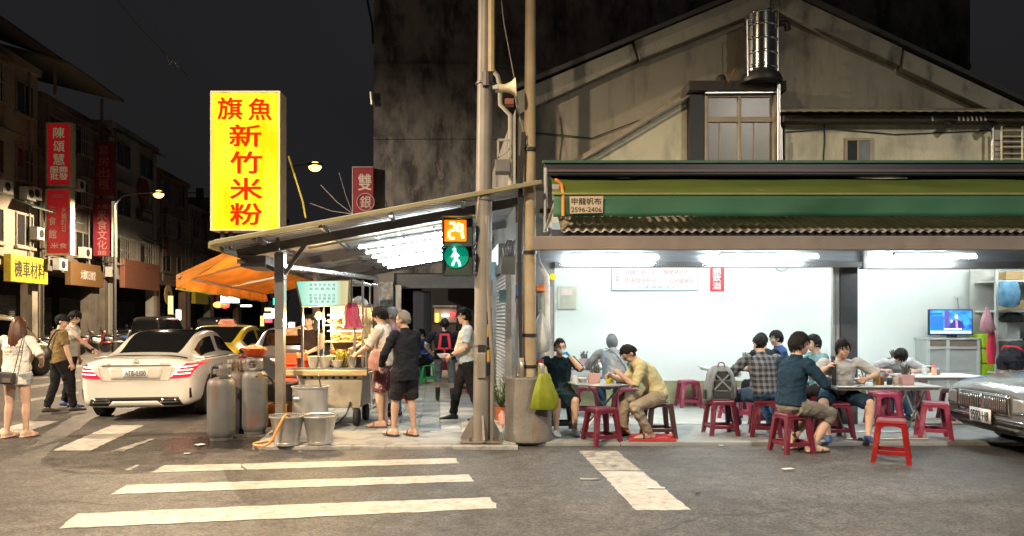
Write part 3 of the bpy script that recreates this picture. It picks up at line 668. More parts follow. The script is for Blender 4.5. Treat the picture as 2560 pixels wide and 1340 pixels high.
# ---------------------------------------------------------------- lean-to metal canopy over the arcade
cn = thing('metal_canopy', 'sloping corrugated metal canopy on steel posts over the food cart', 'canopy', (-3.1, 10.1, PZ))
def cp(mb, name, m, **k): return mb.build(name, m, cn, world=True, **k)
m_sheet = mat('galvanised_sheet', (.50, .51, .53), .38, .5, var=.2, ns=2, dirt=((.2, .19, .18), 2.5, .5, .8, (.5, 1, 1)))
m_frame = mat('frame_dark_steel', (.13, .12, .12), .5, .5, var=.2)
m_post = mat('post_steel', (.30, .27, .23), .45, .6, var=.2, ns=3, dirt=((.12, .09, .07), 3, .52, .75, (1, 1, .4)))
m_yel = mat('fascia_cream', (.19, .17, .085), .55, var=.15)
XL, ZL, XR, ZR = gx(525, 9.4), gz(613, 9.4), gx(1345, 9.4), gz(461, 9.4)
SL = (ZR - ZL) / (XR - XL)
def rf(u, v, dz=0.): return V((u + AX * (v - 9.4), v, ZL + SL * (u - XL) + dz))     # point on the canopy plane
rows = []; n = 212
for k in range(n + 1):
    v = 9.42 + 8.6 * k / n; dz = .05 + .026 * (1 if (k // 2) % 2 else -1)
    rows.append([rf(XL + .02, v, dz), rf(XR, v, dz)])
cp(MB().sheet(rows), 'roof_sheet', m_sheet)
cp(MB().bar(rf(XL, 9.385, .02), rf(XR + .05, 9.385, .02), .04, .055), 'front_fascia', m_yel, bevel=.008)
cp(MB().bar(rf(XL - .01, 9.41, .0), rf(XL - .01, 18, .0), .04, .08), 'eave_fascia', m_yel, bevel=.008)
for v in (10.15, 12.6, 15.2, 17.6): cp(MB().bar(rf(XL + .15, v, -.07), rf(XR - .05, v, -.07), .06, .12), 'rafter', m_frame)
for u in (-3.3, -2.45, -1.55, -.6): cp(MB().bar(rf(u, 9.5, -.0), rf(u, 17.9, -.0), .05, .055), 'purlin', m_dsteel if u != -2.45 else m_frame)
for v in (11.2, 13.6, 14.4, 16.2): cp(MB().bar(rf(-2.9, v, -.035), rf(-.3, v, -.035), .035, .03), 'batten', m_yel)
post = V((gx(701, 10.1), 10.1, 0))
cp(MB().box((post.x, 10.1, (PZ + 2.5) / 2 + .02), (.115, .115, 2.5 - PZ)), 'post', m_post, bevel=.006)
cp(MB().box((post.x, 10.1, 1.99), (.128, .128, 1.02)), 'post_sleeve', m_steel, bevel=.004)
cp(MB().box((post.x, 10.1, PZ + .01), (.24, .24, .02)), 'base_plate', m_frame)
cp(MB().bar((post.x, 10.13, 2.25), rf(-3.62, 10.15, -.1), .05), 'knee_brace', m_frame)
cp(MB().bar((post.x + .03, 10.13, 2.2), rf(-2.75, 10.15, -.1), .05), 'knee_brace', m_frame)
p2 = rf(-3.25, 14.0)
cp(MB().box((p2.x, 14, 1.3), (.1, .1, 2.5)), 'post', m_post)
p3 = rf(-3.25, 17.4)
cp(MB().box((p3.x, 17.4, 1.3), (.1, .1, 2.5)), 'post', m_post)
cp(MB().box((gx(640, 10.3), 10.5, 2.40), (.34, .9, .16), rz=.1), 'gutter_box', m_frame, bevel=.01)
cp(MB().bar(rf(-3.6, 10.0, -.2), rf(-2.2, 14.8, -.42), .12, .06), 'rail', m_steel)
# battery of fluorescent tubes under it
for k in range(6):
    v = 10.6 + k * .82; u0 = -2.19 - .055 * k
    a = V((u0, v, 2.64)); b_ = a + V((1.4, 0, .23))
    tube_light('fluorescent tube in the row under the metal canopy', a, b_, m_tube2, 'tubes under the canopy', .012, m_dsteel)
for u in (-1.9, -1.1):
    z_ = 2.72 + (u + 2.19) * .164; cp(MB().bar((u, 10.4, z_), (u - .3, 14.95, z_), .025, .025), 'light_rail', m_dsteel)
    for q in (10.5, 12.6, 14.8): cp(MB().tube([(u - (q - 10.4) * .066, q, z_), (u - (q - 10.4) * .066, q, z_ + .3)], .008, 5), 'hanger', m_dsteel)
# orange side awning
oa = thing('orange_awning', 'orange canvas side awning hung from the canopy eave beside the cart', 'awning', (-4.3, 12, 2.2))
m_or = mat('canvas_orange', (.84, .43, .09), .7, var=.22, ns=2.5, trl=.55, bump=.3, bs=5)
rows = []
def ori(t): return rf(XL - .03, lerp(10.15, 17.3, t), -.02)
def oro(t): return V((lerp(-4.56, -5.75, t), lerp(10.05, 17.3, t), gz(688, 10.05) + .012 * sin(t * 40)))
rows = [[ori(k / 24).lerp(oro(k / 24), j / 6) - V((0, 0, .07 * sin(pi * j / 6) * (1 + .6 * sin(k * 1.57)) + .03 * mnoise.noise(V((k * .7, j * .9, 0))))) for j in range(7)] for k in range(25)]
MB().sheet(rows).build('top_fabric', m_or, oa, world=True, smooth=60, solid=.005)
rows = [[oro(k / 24) + V((.015 * sin(k * 1.9) * j, 0, -.06 * j)) for j in range(4)] for k in range(25)]
MB().sheet(rows).build('valance', m_or, oa, world=True, smooth=60, solid=.005)
MB().tube([oro(k / 12) + V((0, 0, -.185)) for k in range(13)], .012, 6).build('valance_hem', mat('hem_green', (.35, .42, .08), .6), oa, world=True)
MB().add([ori(0) + V((0, -.01, 0)), oro(0) + V((0, -.01, 0)), oro(0) + V((0.02, -.01, -.16)), ori(0) + V((-.18, -.01, -.22)), ori(0) + V((-.06, -.01, -.12))], [(0, 1, 2, 3, 4)]).build('end_flap', m_or, oa, world=True, solid=.005)
MB().tube([oro(0) + V((.05, -.03, -.02)), oro(.5) + V((.05, -.03, -.02)), oro(1)], .022, 8).build('front_bar', m_alu, oa, world=True)
MB().bar(ori(.12) + V((0, 0, -.12)), oro(.1), .035).build('folding_arm', m_alu, oa, world=True)
MB().bar(ori(.5) + V((0, 0, -.12)), oro(.45), .035).build('folding_arm', m_alu, oa, world=True)

# ---------------------------------------------------------------- big yellow light box sign
YS = 9.9
ys = thing('yellow_light_box_sign', 'large lit yellow box sign with red Chinese characters on the canopy corner', 'sign', W(613, 577, YS))
I = WM[ys.name].inverted()
sx0, sx1, sz0, sz1 = gx(527, YS), gx(701, YS), gz(577, YS), gz(228, YS)
MB().b2((sx0, YS, sz0), (sx1, YS + .27, sz1)).build('box', mat('box_side_beige', (.42, .34, .22), .5), ys, world=True, bevel=.006)
def yglow():
    M = bpy.data.materials.new('yellow_face'); M.use_nodes = True; N = M.node_tree.nodes; L = M.node_tree.links; b = N['Principled BSDF']
    b.inputs['Base Color'].default_value = (.4, .31, .004, 1); b.inputs['Emission Strength'].default_value = .6; b.inputs['Roughness'].default_value = .6; b.inputs['Specular IOR Level'].default_value = .05
    tc = N.new('ShaderNodeTexCoord'); mp = N.new('ShaderNodeMapping'); mp.inputs['Scale'].default_value = (5.2, 1, 1.1); mp.inputs['Location'].default_value = (.25, 0, .2); L.new(tc.outputs['Object'], mp.inputs[0])
    nz = N.new('ShaderNodeTexNoise'); nz.inputs['Scale'].default_value = 1.0; nz.inputs['Detail'].default_value = 1; L.new(mp.outputs[0], nz.inputs['Vector'])
    cr = N.new('ShaderNodeValToRGB'); e = cr.color_ramp.elements
    e[0].position = .36; e[0].color = (.62, .45, .0, 1); e[1].position = .70; e[1].color = (1.2, 1.12, .06, 1)     # lamps inside the box show through unevenly
    L.new(nz.outputs[0], cr.inputs[0]); L.new(cr.outputs[0], b.inputs['Emission Color']); return M
f = .02
MB().b2((sx0 + f, YS - .004, sz0 + f), (sx1 - f, YS + .01, sz1 - f)).build('lit_face', yglow(), ys, world=True)
b = MB()
b.b2((sx0, YS - .018, sz0), (sx0 + f, YS - .001, sz1)); b.b2((sx1 - f, YS - .018, sz0), (sx1, YS - .001, sz1))
b.b2((sx0 + f, YS - .018, sz0), (sx1 - f, YS - .001, sz0 + f)); b.b2((sx0 + f, YS - .018, sz1 - f), (sx1 - f, YS - .001, sz1))
b.build('face_frame', mat('frame_cream', (.62, .60, .5), .5), ys, world=True)
m_red = mat('character_red', (.55, .01, .004), .9, e=.48, ec=(1, .02, .0), spec=0)
for ch, px, py, w, h in (('旗', 575, 271, 60, 54), ('魚', 650, 273, 57, 54), ('新', 613, 339, 78, 54), ('竹', 615, 406, 78, 54), ('米', 615, 472, 78, 54), ('粉', 615, 535, 78, 54)):
    text('character', ch, w / FPX * YS, h / FPX * YS, m_red, ys, I @ W(px, py, YS - .008), bold=.022)
for px in (545, 565, 685): MB().b2((gx(px, YS), YS + .08, ZL), (gx(px + 7, YS), YS + .14, sz0)).build('support_leg', m_frame, ys, world=True)
sl = MB().tube([W(722, 390, 10.4), W(740, 450, 10.3), W(757, 505, 10.2), W(764, 545, 10.1)], .013, 6).build('stay_wire', mat('stay_yellow', (.5, .42, .05), .6), ys, world=True)

# ---------------------------------------------------------------- poles at the kerb
m_pole = mat('galvanised_pole', (.20, .185, .165), .5, .25, var=.16, ns=3, dirt=((.15, .125, .10), 3, .52, .78, (1, 1, .25)))
YP = 9.5
a, b_ = W(1204, 1108, YP), W(1217, -230, YP); a.z = PZ
pl = thing('signal_pole', 'grey steel signal pole with gusseted foot at the pavement corner', 'pole', a)
def pp(mb, name, m, **k): return mb.build(name, m, pl, world=True, **k)
pp(MB().tube([a, a.lerp(b_, .3), b_], [.115, .108, .095], 20), 'shaft', m_pole, smooth=True)
pp(MB().box(a + V((0, 0, .012)), (.52, .42, .024)), 'base_plate', m_post)
for k in range(4):
    an = k * pi / 2 + .15; d = V((cos(an), sin(an), 0)); s_ = d.cross(V((0, 0, 1))) * .012
    pp(MB().prism([a + d * .10 - s_ + V((0, 0, .024)), a + d * .27 - s_ + V((0, 0, .024)), a + d * .27 - s_ + V((0, 0, .05)), a + d * .10 - s_ + V((0, 0, .36))], s_ * 2), 'gusset', m_post)
for k in range(4):
    an = k * pi / 2 + .15 + pi / 4; d = V((cos(an), sin(an), 0)) * .23
    pp(MB().lathe([(.02, 0), (.02, .05), (.0, .055)], a + d + V((0, 0, .024)), 8), 'anchor_bolt', m_frame)
pp(MB().tube([W(1230, 1100, 9.4), W(1231, 900, 9.4), W(1219, 700, 9.4), W(1217, 540, 9.41)], .028, 8), 'conduit', m_pole, smooth=True)
pp(MB().tube([W(1228, 180, 9.42), W(1229, -200, 9.42)], .045, 8), 'conduit', mat('conduit_yellow', (.42, .34, .18), .55), smooth=True)
pp(MB().tube([W(1215, 215, 9.385), W(1215, 180, 9.385)], [.05, .05], 8), 'conduit_mouth', m_frame)
for y in (905, 865, 500, 210):
    c0 = W(1207 if y > 600 else 1213, y, YP); pp(MB().lathe([(.116, -.012), (.122, -.012), (.122, .012), (.116, .012)], c0, 20), 'band', m_frame)
pp(MB().b2((gx(1192, 9.37), 9.36, gz(945, 9.37)), (gx(1214, 9.37), 9.40, gz(882, 9.37))), 'access_hatch', m_post, bevel=.006)
pp(MB().b2((gx(1195, 9.37), 9.362, gz(880, 9.37)), (gx(1213, 9.37), 9.41, gz(862, 9.37))), 'data_plate', m_black)
# hazard stripes wrapped on the side
m_hy, m_hb = mat('hazard_yellow', (.62, .40, .03), .55, var=.2), m_black
for k in range(6):
    z0 = gz(940, YP) + k * .165
    b = MB(); c0 = W(1207.5, 850, YP); rows = []
    for j in range(6):
        an = R(-62 + j * 16); rows.append([(c0.x + .1175 * cos(an), c0.y + .1175 * sin(an), z0 + j * .016), (c0.x + .1175 * cos(an), c0.y + .1175 * sin(an), z0 + .165 + j * .016)])
    b.sheet(rows); pp(b, 'hazard_stripe', m_hy if k % 2 else m_hb, solid=.003)
# second pole standing in a concrete drum
a2, b2_ = W(1322, 1112, 9.62), W(1327, -200, 9.62); a2.z = PZ
dr = thing('concrete_drum', 'round concrete drum foot with rust stains at the kerb before the shop', 'drum', (gx(1321, 9.62), 9.62, PZ))
MB().lathe([(.315, 0), (.32, .03), (.305, .06), (.30, .80), (.285, .815), (0, .815)], n=36).build('drum_body', mat('drum_concrete', (.135, .127, .115), .8, var=.25, ns=3, dirt=((.16, .075, .03), 2.2, .58, .74, (1, 1, .6)), bump=.3, bs=25), dr, smooth=True)
p2 = thing('utility_pole', 'slim tan utility pole with black straps rising from the concrete drum', 'pole', (gx(1323, 9.62), 9.62, PZ + .815))
c_a = V((gx(1323, 9.62), 9.62, PZ + .816))
MB().tube([c_a, W(1324, 500, 9.62), b2_], [.092, .078, .062], 18).build('shaft', mat('pole_tan', (.34, .265, .16), .65, var=.2, ns=3, dirt=((.55, .52, .46), 3, .58, .8, (1, 1, .3)), bump=.15), p2, world=True, smooth=True)
for y in (375, 632, 838, 916): MB().lathe([(.082, -.022), (.096, -.022), (.096, .022), (.082, .022)], W(1323.5, y, 9.62), 18).build('strap', m_black, p2, world=True)
for k in range(3):
    MB().tube([W(1312 - k * 3, 330, 9.5), W(1305 - k * 4, 480, 9.5), W(1301 - k * 3, 640, 9.5), W(1305 - k * 2, 900, 9.5), W(1306, 945, 9.5)], .011, 6).build('cable', m_black, p2, world=True)
cb = MB().tube([W(1246, -60, 9.55), W(1260, 60, 9.6), W(1288, 208, 9.6), W(1300, 300, 9.55), W(1318, 360, 9.53)], .008, 6).build('overhead_cable', mat('cable_grey', (.25, .22, .19), .6), loc=W(1280, 360, 9.5), world=True)
tag(cb, 'thin grey cable slanting down between the two poles', 'cable')
# loudspeaker
ls = thing('horn_loudspeaker', 'cream horn loudspeaker strapped to the signal pole', 'loudspeaker', W(1240, 222, 9.4))
T = Matrix.Translation(W(1238, 222, 9.4)) @ Matrix.Rotation(R(86), 4, 'Y') @ Matrix.Rotation(R(0), 4, 'X')
MB().lathe([(.0, 0), (.05, 0), (.055, .08), (.05, .1), (.05, .13), (.075, .2), (.12, .26), (.125, .265), (.115, .262), (.06, .19), (.03, .12), (0, .12)], n=20, M=T).build('horn', mat('horn_cream', (.62, .54, .38), .5), ls, world=True, smooth=True)
MB().b2((gx(1232, 9.4), 9.33, gz(226, 9.4)), (gx(1246, 9.4), 9.36, gz(218, 9.4))).build('bracket', m_alu, ls, world=True)
MB().b2((gx(1262, 9.4), 9.36, gz(262, 9.4)), (gx(1284, 9.4), 9.5, gz(248, 9.4))).build('red_box', mat('box_redbrown', (.22, .06, .04), .6), ls, world=True)
# pedestrian signal
sgx = thing('pedestrian_signal', 'pedestrian traffic light with orange countdown and green walking figure', 'traffic light', W(1150, 690, 9.4))
def sgp(mb, name, m, **k): return mb.build(name, m, sgx, world=True, **k)
m_sig = mat('signal_housing', (.015, .03, .028), .5)
def sbox(x0, x1, y0, y1, Y0, Y1): return MB().b2((gx(x0, 9.4), Y0, gz(y1, 9.4)), (gx(x1, 9.4), Y1, gz(y0, 9.4)))
sgp(sbox(1108, 1182, 546, 617, 9.37, 9.55), 'housing', m_sig, bevel=.01)
sgp(sbox(1108, 1182, 619, 690, 9.37, 9.55), 'housing', m_sig, bevel=.01)
for y0 in (546, 619):
    b = MB(); p, q, z1, z0 = gx(1108, 9.4), gx(1182, 9.4), gz(y0, 9.4), gz(y0 + 71, 9.4)
    b.prism([(p - .005, 9.37, z1 + .004), (p - .005, 9.22, z1 + .004), (p - .005, 9.30, lerp(z1, z0, .6)), (p - .005, 9.37, z0)], (.008, 0, 0)); b.prism([(q - .003, 9.37, z1 + .004), (q - .003, 9.22, z1 + .004), (q - .003, 9.30, lerp(z1, z0, .6)), (q - .003, 9.37, z0)], (.008, 0, 0))
    b.b2((p - .005, 9.22, z1 + .002), (q + .005, 9.37, z1 + .01)); sgp(b, 'visor', m_sig)
sgp(sbox(1112, 1166, 551, 604, 9.36, 9.368), 'countdown_screen', mat('screen_orange', (.25, .06, .01), .4, e=1.3, ec=(1, .13, .0)))
m_dig = emit('digit_led', (1, .75, .12), 5)
def seg(px0, py0, px1, py1): sgp(MB().tube([W(px0, py0, 9.35), W(px1, py1, 9.35)], .016, 6), 'digit_segment', m_dig)
for s_ in ((1124, 558, 1137, 557), (1137, 559, 1137, 573), (1136, 575, 1124, 577), (1122, 579, 1122, 594), (1124, 596, 1136, 596), (1147, 557, 1142, 572), (1141, 576, 1154, 577), (1154, 560, 1155, 575), (1155, 579, 1157, 596)): seg(*s_)
c0 = W(1141, 640, 9.362)
T = Matrix.Translation(c0) @ Matrix.Rotation(R(90), 4, 'X')
sgp(MB().lathe([(.155, 0), (.155, .006), (0, .006)], n=28, M=T), 'green_lens', mat('lens_green', (.0, .12, .07), .3, e=.22, ec=(0, .55, .33)), smooth=True)
m_gf = emit('green_led', (.35, 1, .75), 4)
b = MB().ell(W(1136, 624, 9.35), (.02, .01, .022), 8, 6); b.tube([W(1137, 630, 9.35), W(1140, 645, 9.35)], [.022, .02], 6)
b.tube([W(1140, 645, 9.35), W(1134, 656, 9.35), W(1131, 664, 9.35)], .013, 6); b.tube([W(1140, 645, 9.35), W(1147, 654, 9.35), W(1150, 665, 9.35)], .013, 6); b.tube([W(1137, 632, 9.35), W(1129, 642, 9.35)], .010, 6); b.tube([W(1138, 632, 9.35), W(1147, 640, 9.35)], .010, 6)
sgp(b, 'walking_figure', m_gf)
for y in (560, 605, 680): sgp(MB().b2((gx(1176, 9.4), 9.42, gz(y + 5, 9.4)), (gx(1200, 9.4), 9.47, gz(y, 9.4))), 'bracket', m_alu)
# boxes on the flank behind the pole
def wallbox(label, px0, px1, py0, py1, Y, c, cat='box'):
    o = MB().b2((gx(px0, Y), Y, gz(py1, Y)), (gx(px1, Y), Y + .16, gz(py0, Y))).build('junction_box', mat('jbox_%d' % px0, c, .5), loc=W((px0 + px1) / 2, py1, Y + .08), world=True, bevel=.008); tag(o, label, cat); return o
wallbox('grey meter box with pipes above the roller shutter', 1252, 1288, 638, 686, 10.75, (.42, .41, .38))
wallbox('small pale blue switch box beside the roller shutter', 1247, 1266, 724, 757, 11.0, (.22, .38, .42))
wallbox('tall light blue cabinet on the arcade wall behind the pole', 1222, 1240, 655, 700, 12.0, (.25, .45, .55))
wallbox('deep blue plate hung on the corner pier behind the utility pole', 1289, 1297, 712, 745, 10.7, (.03, .12, .35), 'plate')
mp_ = MB()
for k in range(5): mp_.tube([W(1262 + k * 5, 640, 10.7), W(1258 + k * 7, 622 - k * 3, 10.7), W(1270 + k * 4, 600 + 4 * (k % 2), 10.75)], .014, 6)
tag(mp_.build('meter_pipes', m_alu, loc=W(1270, 638, 10.7), world=True), 'bent metal conduits above the grey meter box', 'pipe')
# potted shrub by the shutter
ps = thing('potted_plant', 'bushy green plant in a terracotta pot beside the roller shutter', 'plant', (gx(1252, 11.4), 11.4, PZ))
MB().lathe([(.09, 0), (.13, .2), (.135, .22), (.115, .22), (.1, .18), (0, .18)], n=18).build('pot', mat('terracotta', (.42, .14, .06), .7), ps, smooth=True)
lf = MB(); st_ = MB()
for k in range(38):
    a = random.uniform(0, 2 * pi); l = random.uniform(.22, .52); tip = V((cos(a) * l * .62, sin(a) * l * .62, .2 + l))
    st_.tube([(0, 0, .18), tip * .5 + V((0, 0, .12)), tip], .004, 4)
    for j in range(16):
        t = random.uniform(.35, 1.05); p = V((0, 0, .18)).lerp(tip, t) + V([random.uniform(-.04, .04) for _ in range(3)])
        d = V([random.uniform(-1, 1), random.uniform(-1, 1), random.uniform(-.3, .8)]).normalized(); s_ = d.cross(V((random.random(), random.random(), 1))).normalized()
        q = random.uniform(.03, .06); lf.add([p, p + d * q * .5 + s_ * q * .22, p + d * q, p + d * q * .5 - s_ * q * .22], [(0, 1, 2, 3)])
st_.build('stem', mat('stem_green', (.10, .14, .04), .7), ps); lf.build('foliage', mat('leaf_green', (.10, .22, .04), .5, var=.4, ns=14, trl=.25), ps)
pk = MB().lathe([(.055, 0), (.06, .14), (.035, .17), (.035, .2), (0, .2)], n=14).build('jug', mat('jug_pink', (.6, .3, .25), .5), loc=(gx(1256, 10.95), 10.95, PZ + .009), smooth=True); tag(pk, 'small pink plastic jug on the tiles before the potted plant', 'jug')
# flasks on the drum, bags hung from the pole
def flask(px, label, c, h, metal=.8):
    t = thing('thermos_flask', label, 'flask', (gx(px, 9.55), 9.50, PZ + .815))
    MB().lathe([(.036, 0), (.038, .02), (.038, h * .75), (.03, h * .8)], n=16).build('body', mat('flask_%d' % px, (.45, .42, .37), .3, metal), t, smooth=True)
    MB().lathe([(.034, h * .8), (.034, h), (.0, h)], n=16).build('lid', mat('flask_lid_%d' % px, c, .5), t, smooth=True)
flask(1303, 'tall steel thermos flask on the concrete drum beside the pole', (.4, .38, .33), .25)
flask(1352, 'steel flask with dark red lid on the concrete drum', (.22, .02, .03), .23, .6)
ct = thing('steel_cup', 'small handled steel cup on the edge of the concrete drum', 'cup', (gx(1287, 9.5), 9.48, PZ + .815))
MB().lathe([(.03, 0), (.04, .12), (.038, .12), (.028, .01), (0, .01)], n=16).build('body', m_dsteel, ct, smooth=True)
MB().tube([(.035, -.0, .10), (.07, 0, .09), (.07, 0, .04), (.035, 0, .03)], .005, 6).build('handle', m_dsteel, ct)
def bag(name, label, rings, m, loc, handles=None, hm=None):
    """a soft bag from (z, half width, half depth) rings, crumpled"""
    t = thing(name, label, 'bag', loc)
    n = 48; rows = []
    for i, (z, a, d) in enumerate(rings):
        r = []
        for k in range(n + 1):
            an = 2 * pi * (k % n) / n; q = 1 + .22 * mnoise.noise(V((cos(an) * 1.7 + loc[0] * 3, sin(an) * 1.7, z * 7))) + .10 * sin(an * 7 + z * 9) + .05 * sin(an * 15 + 2 + z * 14)
            r.append(V((a * cos(an) * q, d * sin(an) * q, z)))
        rows.append(r)
    b = MB().sheet(rows); b.add(rows[0][:n], [tuple(range(n))[::-1]]); b.build('bag_body', m, t, smooth=70)
    for hpts in handles or []: MB().tube(hpts, .007, 6).build('handle', hm or m, t)
    return t
m_lime = mat('bag_lime', (.25, .29, .02), .6, var=.15, trl=.3, bump=.4, bs=12)
bag('shopping_bag', 'lime green cloth bag hanging beside the concrete drum', [(-.53, .11, .012), (-.50, .155, .03), (-.36, .15, .05), (-.2, .10, .035), (-.08, .06, .02)], m_lime, (gx(1362, 9.2), 9.24, 1.01 + .0), [[(-.06, 0, -.16), (-.08, .06, 0), (-.03, .1, .02)], [(.05, 0, -.16), (.02, .06, .0), (-.01, .1, .02)]])
m_plas = mat('bag_white_plastic', (.66, .68, .68), .35, var=.06, trl=.4, bump=.5, bs=10)
bag('plastic_bag', 'white plastic bag hanging from the utility pole strap', [(-.56, .04, .03), (-.54, .10, .07), (-.40, .115, .09), (-.2, .085, .06), (-.06, .03, .02), (0, .012, .01)], m_plas, (gx(1352, 9.9), 9.78, gz(775, 9.8)))
# ---------------------------------------------------------------- gas cylinders, buckets, pot
m_gas = mat('cylinder_grey', (.118, .119, .121), .5, .15, var=.15, ns=4, dirt=((.16, .075, .05), 5, .53, .70, (1, 1, .45)), bump=.1)
def cylinder(label, px, py, r, h, m=m_gas, z=0.0, rz=0.):
    p = G(px, py, z); p.y += r * .75
    t = thing('gas_cylinder', label, 'gas cylinder', p, rz, 'gas cylinders by the cart')
    MB().lathe([(r * .8, 0), (r * .82, .005), (r * .82, .055), (r * .74, .055), (r * .74, 0.004)], n=28).build('foot_ring', m, t, smooth=True)
    MB().lathe([(r * .5, .03), (r * .85, .05), (r * .98, .09), (r, .14), (r, h - .12), (r * .95, h - .06), (r * .8, h - .02), (r * .45, h), (0, h)], n=28).build('vessel', m, t, smooth=True)
    b = MB(); rows = []; n = 28
    for k in range(n + 1):
        an = R(-150) + R(300) * k / n; zz = .165 + (.0 if k % 9 else 0)
        rows.append([(r * .74 * cos(an), r * .74 * sin(an), h - .035), (r * .73 * cos(an), r * .73 * sin(an), h + .035), (r * .72 * cos(an), r * .72 * sin(an), h + .105), (r * .71 * cos(an), r * .71 * sin(an), h + zz)])
    b.sheet(rows); b.f = [f for i, f in enumerate(b.f) if not (i % 3 == 1 and (i // 3) % 14 in (5, 6, 7, 8))]; b.m = [0] * len(b.f); b.build('valve_collar', m, t, smooth=60, solid=.006)
    MB().lathe([(.022, h - .01), (.022, h + .05), (.03, h + .055), (.03, h + .085), (.012, h + .09), (.012, h + .12), (0, h + .12)], n=12).build('valve', mat('brass', (.5, .36, .12), .35, .9), t, smooth=True)
    return t
cylinder('dented grey gas cylinder with a red-lit shoulder beside the white car', 543, 1104, .178, .84, rz=R(70))
cylinder('grey gas cylinder half hidden behind the other two', 582, 1085, .165, .88, rz=R(100))
gc = cylinder('grey gas cylinder with a red basin of noodles on its collar', 629, 1088, .172, .90, rz=R(200))
bz = thing('noodle_basin', 'shallow red basin heaped with noodles on top of a gas cylinder', 'basin', gc.location + V((0, 0, 1.085)))
MB().lathe([(.09, 0), (.13, .03), (.165, .11), (.172, .115), (.168, .12), (.155, .11), (.12, .035), (0, .03)], n=28).build('basin', mat('basin_red', (.75, .10, .02), .4, trl=.2), bz, smooth=True)
nd = MB()
for k in range(170):
    a = random.uniform(0, 2 * pi); rr = .15 * sqrt(random.random()); c = V((rr * cos(a), rr * sin(a), .095 + .065 * (1 - (rr / .15) ** 2)))
    d = V((random.uniform(-1, 1), random.uniform(-1, 1), random.uniform(-.15, .15))).normalized(); s_ = d.cross(V((0, 0, 1)))
    nd.tube([c - d * .03 + s_ * .012, c + V((0, 0, .006)), c + d * .03 + s_ * .012], .0035, 4)
nd.ell((0, 0, .08), (.15, .15, .065), 18, 8)
nd.build('noodles', mat('noodle', (.70, .52, .30), .6, var=.15), bz, smooth=True)['kind'] = 'stuff'
rg = thing('gas_regulator', 'round brass gas regulator with a black hose on the basin cylinder', 'regulator', W(652, 938, 9.9))
MB().lathe([(0, 0), (.035, 0), (.04, .012), (.035, .025), (0, .03)], n=16, M=Matrix.Translation(W(652, 938, 9.86)) @ Matrix.Rotation(R(90), 4, 'X')).build('dial', mat('brass', (.5, .36, .12)), rg, world=True, smooth=True)
MB().tube([W(640, 942, 9.95), W(652, 938, 9.88), W(668, 940, 9.9), W(680, 952, 10.0), W(687, 975, 10.2), W(690, 1000, 10.4)], .011, 6).build('hose', m_black, rg, world=True, smooth=True)
m_zinc = mat('galvanised_bucket', (.60, .59, .57), .3, .7, var=.18, ns=5, bump=.08, bs=12)
def bucket(label, px, py, r0, r1, h, z=PZ):
    p = G(px, py, z); p.y += r0 * .8; t = thing('metal_bucket', label, 'bucket', p, 0, 'metal buckets before the cart')
    MB().lathe([(r0, 0), (r0 + .004, .03), (r0, .035), (r1, h - .02), (r1 + .01, h - .012), (r1 + .01, h), (r1 - .003, h), (r0 - .005, .04), (0, .04)], n=32).build('pail', m_zinc, t, smooth=True)
    MB().tube([(r1 * cos(a), r1 * sin(a) - .03 * sin(a * 1), h + .008 - .0 * sin(a)) for a in [k * pi / 14 for k in range(15)]], .005, 5).build('bail_handle', m_steel, t)
    for s_ in (-1, 1): MB().box((s_ * (r1 + .012), 0, h - .01), (.02, .05, .05)).build('lug', m_steel, t)
    return t
bk = bucket('metal bucket with an orange hose draped over its rim', 711, 1115, .15, .205, .36, .05)
bucket('empty metal bucket beside the one with the hose', 793, 1112, .15, .205, .35, .05)
po = thing('stock_pot', 'large steel stock pot with ladles standing behind the two buckets', 'pot', V((gx(776, 10.15), 10.15, PZ)))
MB().lathe([(.235, 0), (.24, .01), (.24, .62), (.255, .63), (.255, .645), (.235, .645), (.225, .03), (0, .03)], n=36).build('pot_body', mat('pot_aluminium', (.62, .62, .62), .3, .7, var=.1, ns=3), po, smooth=True)
MB().lathe([(.228, .44), (0, .44)], n=30).build('broth', mat('broth', (.30, .26, .2), .2), po)
for s_ in (-.45, 2.4): MB().tube([V((.24 * sin(s_ - .22), -.24 * cos(s_ - .22), .5)), V((.28 * sin(s_ - .15), -.28 * cos(s_ - .15), .5)), V((.28 * sin(s_ + .15), -.28 * cos(s_ + .15), .5)), V((.24 * sin(s_ + .22), -.24 * cos(s_ + .22), .5))], .009, 6).build('handle', m_alu, po)
for x, dx in ((-.09, -.09), (.17, -.03)):
    MB().tube([(x + .05, -.05, .45), (x, -.12, .66), (x + dx * .6, -.16, .80)], [.008, .009, .012], 6).build('ladle', m_frame if x > 0 else m_steel, po)
hs = MB().tube([W(722, 1047, 9.86), W(712, 1052, 9.55), W(700, 1075, 9.48), W(686, 1098, 9.42), G(662, 1117, .06), G(646, 1108, .06), G(645, 1092, .06), G(658, 1078, .06), G(672, 1072, .06)], .013, 8)
pts = hs.v
def spline(P, n=8):
    P = [V(p) for p in P]; out = []
    for i in range(len(P) - 1):
        p0, p1, p2_, p3 = P[max(i - 1, 0)], P[i], P[i + 1], P[min(i + 2, len(P) - 1)]
        for k in range(n):
            t = k / n; out.append(.5 * ((2 * p1) + (p2_ - p0) * t + (2 * p0 - 5 * p1 + 4 * p2_ - p3) * t * t + (3 * p1 - p0 - 3 * p2_ + p3) * t ** 3))
    return out + [P[-1]]
bl = bk.location
hs = MB().tube(spline([bl + V((.06, .05, .25)), bl + V((.045, -.10, .37)), bl + V((.03, -.2, .38)), bl + V((-.03, -.24, .26)), bl + V((-.12, -.26, .08)), bl + V((-.22, -.22, .02)), bl + V((-.36, -.14, .015)), bl + V((-.40, .0, .015)), bl + V((-.30, .14, .015)), bl + V((-.16, .3, .015))]), .014, 8)
